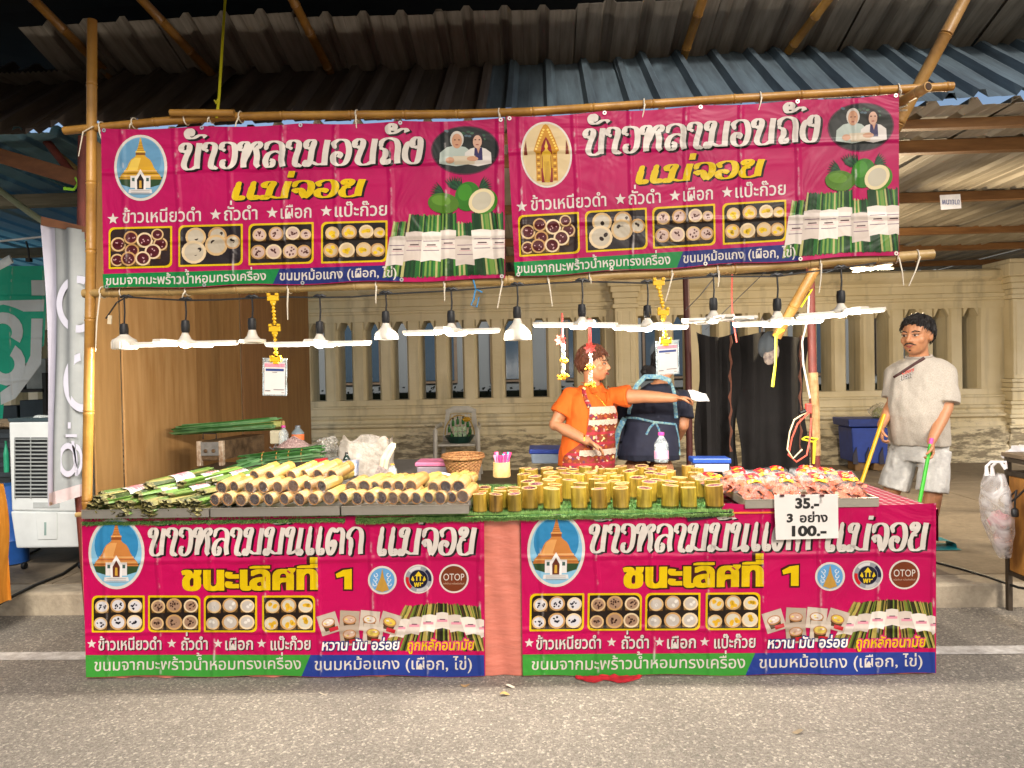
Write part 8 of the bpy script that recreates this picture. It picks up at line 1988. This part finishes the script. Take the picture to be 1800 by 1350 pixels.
def woman_orange():
    Y0 = 5.02; F = Vector((.52, -.854, 0)).normalized(); L = UP.cross(F)
    C = lambda px, py, dy=0: P(px, py, Y0 + dy)
    base = Vector((C(1028, 800).x, Y0, SW)); t = thing('person', 'woman in an orange polo shirt and patterned apron pointing with one arm', 'person', base)
    W = lambda c, l, f: c + L * l + F * f
    nk, shc, chs, wst, hip = C(1040, 676), C(1040, 696), C(1040, 730), C(1034, 770), C(1030, 812)
    sk = MB()
    loft(sk, [(hip, .17, .13, .13), (wst, .16, .12, .11), (chs, .16, .11, .10), (shc, .15, .08, .09), (nk, .06, .055, .06)], L, F)
    th = hip + UP * -.08
    for s_ in (1, -1):
        an = Vector((W(base, s_ * .09, 0).x, W(base, s_ * .09, 0).y, SW + .08)); kn = W(th, s_ * .09, .02).lerp(an, .5); limb(sk, [W(th, s_ * .08, 0), kn, an], [.095, .06, .042])
        sk.path([an + UP * -.04 - F * .03, an + UP * -.045 + F * .05, an + UP * -.06 + F * .13], [(.035, .04), (.04, .03), (.033, .018)], n=10, up=L)
    shR, elR, wrR = C(1003, 697, -.02), C(976, 746, -.06), C(1033, 776, -.22)
    shL, elL, wrL = C(1080, 697, .0), C(1134, 697, -.10), C(1186, 700, -.18)
    limb(sk, [shR, shR.lerp(elR, .5), elR, elR.lerp(wrR, .35), wrR], [.058, .056, .046, .044, .030]); limb(sk, [shL, shL.lerp(elL, .5), elL, elL.lerp(wrL, .35), wrL], [.058, .054, .045, .042, .029])
    hand(sk, wrR, Vector((.8, -.25, -.45)), Vector((-.1, .3, -1)), Vector((.3, -.9, .1)), .75, .95); hand(sk, wrL, Vector((1, -.15, -.05)), Vector((0, .2, -1)), Vector((.1, -1, .2)), .9, .95)
    Fh = Vector((.93, -.36, 0)).normalized(); Lh = UP.cross(Fh); hc = C(1044, 640, -.02)
    limb(sk, [C(1040, 684, .01), C(1040, 668, .0), hc + UP * -.06 - Fh * .02], [.062, .056, .055])
    q, R, rot = head(sk, hc, Lh, Fh, 1.0)
    fuse('body', sk, SKIN_W, t, .0058, 5)
    face_parts(t, q, R, rot, (LIP, LID), M_HBRN)
    hair(t, hc, Lh, Fh, 1.0, lambda l, f: (-.22 + .72 * max(0, f) - .50 * max(0, -f)), M_HBRN, 9, rx=(.095, .118, .120), bump_=.14)
    MB().ball(q(.083, -.005, -.036), .006, 8, 6).build('earring', mat('gold', '#c89a30', rough=.25, metal=.9, var=0), t); MB().ball(q(-.083, -.005, -.036), .006, 8, 6).build('earring', mat('gold', '#c89a30'), t)
    sh = MB(); OR = mat('orange polo', '#d05a08', rough=.85, var=.06, bump=.35, bscale=10)
    loft(sh, [(hip + UP * -.02, .205, .165, .16), (C(1031, 790), .20, .165, .155), (wst, .195, .16, .145), (C(1037, 750), .19, .155, .135), (chs, .188, .15, .13), (C(1040, 712), .18, .125, .12), (shc, .165, .10, .105), (C(1040, 684), .11, .08, .085), (C(1040, 677), .08, .066, .07)], L, F)
    for s, e, f in ((shR, elR, .66), (shL, elL, .50)):
        a = s.lerp(shc, .25); sh.path([a, s, s.lerp(e, f * .5), s.lerp(e, f)], [.064, .068, .074, .084], n=16); sh.ball(s, .068, 14, 10)
    so = fuse('polo_shirt', sh, OR, t, .0075, 5, wr=(.008, 12, 6))
    dep = bpy.context.evaluated_depsgraph_get(); dep.update(); org = world_loc(t)
    # collar
    cl = MB()
    for s_ in (1, -1): cl.add([W(C(1040, 671), s_ * .055, -.05), W(C(1040, 673), s_ * .075, .02), W(C(1040, 690), s_ * .065, .10), W(C(1040, 688), s_ * .02, .095), W(C(1040, 676), s_ * .045, .055)], [(0, 1, 2, 3, 4)])
    co = cl.build('collar', mat('orange collar', '#c85408', rough=.85), t); md = co.modifiers.new('s', 'SOLIDIFY'); md.thickness = .006
    # apron wrapped round the front by casting towards the body axis
    RG = [(hip + UP * -.30, .215, .175), (hip + UP * -.02, .205, .165), (C(1031, 790), .20, .165), (wst, .195, .16), (C(1037, 750), .19, .155), (chs, .188, .15), (C(1040, 712), .18, .125), (shc, .165, .10), (C(1040, 684), .11, .08)]
    def cast(z, ang, off):
        k = 0
        while k < len(RG) - 2 and z > RG[k + 1][0].z: k += 1
        a_, b_ = RG[k], RG[k + 1]; f = max(0, min(1, (z - a_[0].z) / (b_[0].z - a_[0].z))); c_ = a_[0].lerp(b_[0], f); rl, rf = a_[1] + (b_[1] - a_[1]) * f, a_[2] + (b_[2] - a_[2]) * f
        r = ((abs(math.sin(ang)) / rl) ** 2.3 + (abs(math.cos(ang)) / rf) ** 2.3) ** (-1 / 2.3); return Vector((c_.x, c_.y, z)) + (F * math.cos(ang) + L * math.sin(ang)) * (r + off)
    zt_, zw, zb2 = C(1060, 714).z, C(1040, 768).z, C(1030, 840).z
    def apr(u, v):
        z = zt_ + (zb2 - zt_) * v; half = .72 if z > zw else .72 + .75 * min(1, (zw - z) / .12); return cast(z, -half + 2 * half * u, .009 + .004 * math.sin(19 * u + 9 * v))
    ap = MB().grid(apr, 28, 26).build('apron', M_APR, t, smooth=True)
    for z0, z1 in ((C(1060, 714).z + .004, C(1060, 725).z), (C(1060, 735).z, C(1060, 744).z), (C(1040, 786).z, C(1040, 796).z)):
        hw = .70 if z0 > zw else .85
        MB().grid(lambda u, v: cast(z0 + (z1 - z0) * v + .004 * math.sin(40 * u) * v, -hw + 2 * hw * u, .017), 40, 3).build('lace_trim', M_LACE, t, smooth=True)
    for s_ in (1, -1):
        pts = []
        for k in range(9):
            f = k / 8; z = zt_ + (C(1040, 680).z - zt_) * f; pts.append(cast(z, s_ * (.70 + .45 * f), .012))
        MB().path(pts, .017, n=6, flat=.3).build('apron_strap', M_APR, t, smooth=True)
    MB().path([wrR + (elR - wrR).normalized() * .03 + Vector((0, math.cos(a) * .031, math.sin(a) * .031)) for a in [6.2832 * j / 14 for j in range(15)]], .006, n=6).build('bracelet', mat('gold', '#c89a30'), t)
    MB().path([W(C(1040, 678), -.07, .05), W(C(1040, 694), -.05, .115), W(C(1042, 712), .0, .150), W(C(1040, 694), .05, .115), W(C(1040, 678), .07, .05)], .0025, n=5).build('necklace', mat('gold', '#c89a30'), t)
    # trousers
    tr = MB(); loft(tr, [(hip + UP * -.10, .20, .15, .16), (hip, .185, .15, .15)], L, F)
    for s_ in (1, -1): tr.path([W(th, s_ * .085, 0), W(base, s_ * .09, 0) + UP * .08], [.115, .075], n=14)
    fuse('trousers', tr, mat('dark trousers', '#2a2622', rough=.9), t, .01, 4)
    for s_ in (1, -1): MB().path([W(base, s_ * .09, -.05) + UP * .013, W(base, s_ * .09, .05) + UP * .013, W(base, s_ * .09, .15) + UP * .013], [(.040, .013), (.046, .013), (.036, .013)], n=10, up=L).build('shoe', mat('dark sandal', '#1c1a18'), t)
    return wrL
wl = woman_orange()
pn = MB(); p0 = wl + Vector((.075, -.03, .015))
pn.grid(lambda u, v: p0 + Vector((.005 + .12 * u + .02 * v, -.012 + .015 * math.sin(3 * u) - .02 * v, .040 - .062 * v - .022 * u + .006 * math.sin(5 * u + 3 * v))), 8, 6)
tag(pn.build('paper_note', mat('white paper', '#d8d4d0', rough=.6), smooth=True), 'folded white paper held out in the hand of the woman in orange', 'paper')

def woman_navy():
    Y0 = 5.38; F = Vector((.15, .99, 0)).normalized(); L = UP.cross(F)      # her back is to us
    C = lambda px, py, dy=0: P(px, py, Y0 + dy)
    base = Vector((C(1146, 800).x, Y0, SW)); t = thing('person', 'woman seen from behind in navy with a blue flowered apron tie', 'person', base)
    W = lambda c, l, f: c + L * l + F * f
    nk, shc, chs, wst, hip = C(1160, 672), C(1152, 692), C(1148, 722), C(1146, 750), C(1140, 802)
    sk = MB(); loft(sk, [(hip, .18, .14, .14), (wst, .17, .12, .12), (chs, .18, .11, .11), (shc, .17, .085, .09), (nk, .06, .055, .06)], L, F)
    th = hip + UP * -.1
    for s_ in (1, -1):
        an = W(base, s_ * .10, 0) + UP * .08; limb(sk, [W(th, s_ * .09, 0), W(th, s_ * .09, .02).lerp(an, .5), an], [.10, .062, .044]); sk.path([an + UP * -.04 - F * .03, an + UP * -.045 + F * .05, an + UP * -.06 + F * .13], [(.035, .04), (.04, .03), (.033, .018)], n=10, up=L)
    shA, elA, wrA = C(1200, 702, .02), C(1200, 748, -.02), C(1178, 790, .25)        # the side towards the black cloth
    shB, elB, wrB = C(1104, 704, .02), C(1088, 744, .10), C(1110, 790, .28)
    limb(sk, [shA, shA.lerp(elA, .5), elA, elA.lerp(wrA, .4), wrA], [.058, .054, .046, .042, .029]); limb(sk, [shB, shB.lerp(elB, .5), elB, elB.lerp(wrB, .4), wrB], [.058, .054, .046, .042, .029])
    hand(sk, wrA, Vector((-.3, .9, -.3)), Vector((0, -.3, -1)), Vector((-1, .2, 0)), .6, .95); hand(sk, wrB, Vector((.3, .9, -.3)), Vector((0, -.3, -1)), Vector((1, .2, 0)), .6, .95)
    Fh = Vector((.35, .9, -.1)).normalized(); Fh = Vector((Fh.x, Fh.y, 0)).normalized(); Lh = UP.cross(Fh); hc = C(1168, 640, .04)
    limb(sk, [C(1160, 684), C(1163, 668, .01), hc + UP * -.06], [.062, .056, .055]); q, R, rot = head(sk, hc, Lh, Fh, 1.0)
    fuse('body', sk, SKIN_W, t, .0062, 5)
    face_parts(t, q, R, rot, (LIP, LID), M_HBLK)
    hair(t, hc, Lh, Fh, 1.0, lambda l, f: (-.15 + .60 * max(0, f) - .70 * max(0, -f)), M_HBLK, 5, rx=(.094, .116, .116))
    crumple(C(1140, 652, -.06), .055, .05, .045, 2, amp=.25).build('hair_bun', M_HBLK, t, smooth=True)
    sh = MB()
    loft(sh, [(hip + UP * -.02, .235, .17, .18), (C(1141, 780), .225, .165, .17), (C(1144, 762), .205, .15, .15), (wst, .20, .145, .14), (chs, .205, .14, .13), (C(1150, 706), .20, .12, .115), (shc, .175, .10, .10), (C(1156, 680), .11, .08, .085), (C(1160, 673), .08, .066, .07)], L, F)
    for s, e, f in ((shA, elA, .72), (shB, elB, .70)):
        sh.path([s.lerp(shc, .25), s, s.lerp(e, f * .5), s.lerp(e, f)], [.072, .078, .080, .084], n=16); sh.ball(s, .078, 14, 10)
    so = fuse('navy_top', sh, mat('navy cotton', '#161a2c', rough=.85, var=.12, bump=.35, bscale=9), t, .0075, 5, wr=(.008, 12, 6))
    dep = bpy.context.evaluated_depsgraph_get(); dep.update(); org = world_loc(t)
    def on(px, py, off=.007):
        o = P(px, py, 3.8); d = (P(px, py, 6) - o).normalized(); ok, loc, nr, _ = so.ray_cast(o - org, d); return (loc + org - d * off) if ok else P(px, py, Y0 - .12)
    def tape(pts, r, nm='apron_tape', m=M_FLOR):
        out = []
        for k in range(len(pts) - 1):
            for j in range(6): f = j / 6; out.append(on(pts[k][0] + (pts[k + 1][0] - pts[k][0]) * f, pts[k][1] + (pts[k + 1][1] - pts[k][1]) * f))
        out.append(on(*pts[-1])); MB().path(out, r, n=6, flat=.25, up=(0, -1, 0) if False else None).build(nm, m, t, smooth=True)
    tape([(1106, 728), (1110, 700), (1120, 676), (1134, 662), (1158, 662), (1176, 668), (1184, 690), (1188, 735)], .017)
    tape([(1100, 734), (1120, 735), (1150, 742), (1172, 744), (1188, 746)], .008)
    tape([(1152, 742), (1142, 752), (1136, 764)], .008); tape([(1152, 742), (1158, 754), (1162, 768)], .007)
    tape([(1098, 734), (1088, 755), (1081, 780), (1079, 804)], .020); tape([(1188, 746), (1193, 770), (1195, 800)], .006)
    pl = MB(); pl.grid(lambda u, v: on(1096 - 12 * v + (1190 - 1096 + 14 * v) * u, 741 + 60 * v + 6 * u * (1 - v), .004), 22, 14); pl.build('apron', mat('slate apron', '#23263a', rough=.8, var=.1, bump=.3, bscale=8), t, smooth=True)
    tr = MB()
    for s_ in (1, -1): tr.path([W(th, s_ * .09, 0), W(base, s_ * .10, 0) + UP * .08], [.12, .08], n=14)
    fuse('trousers', tr, mat('dark trousers', '#2a2622'), t, .01, 4)
    for s_ in (1, -1): MB().path([W(base, s_ * .10, -.05) + UP * .013, W(base, s_ * .10, .05) + UP * .013, W(base, s_ * .10, .15) + UP * .013], [(.040, .013), (.046, .013), (.036, .013)], n=10, up=L).build('shoe', mat('dark sandal', '#1c1a18'), t)
woman_navy()
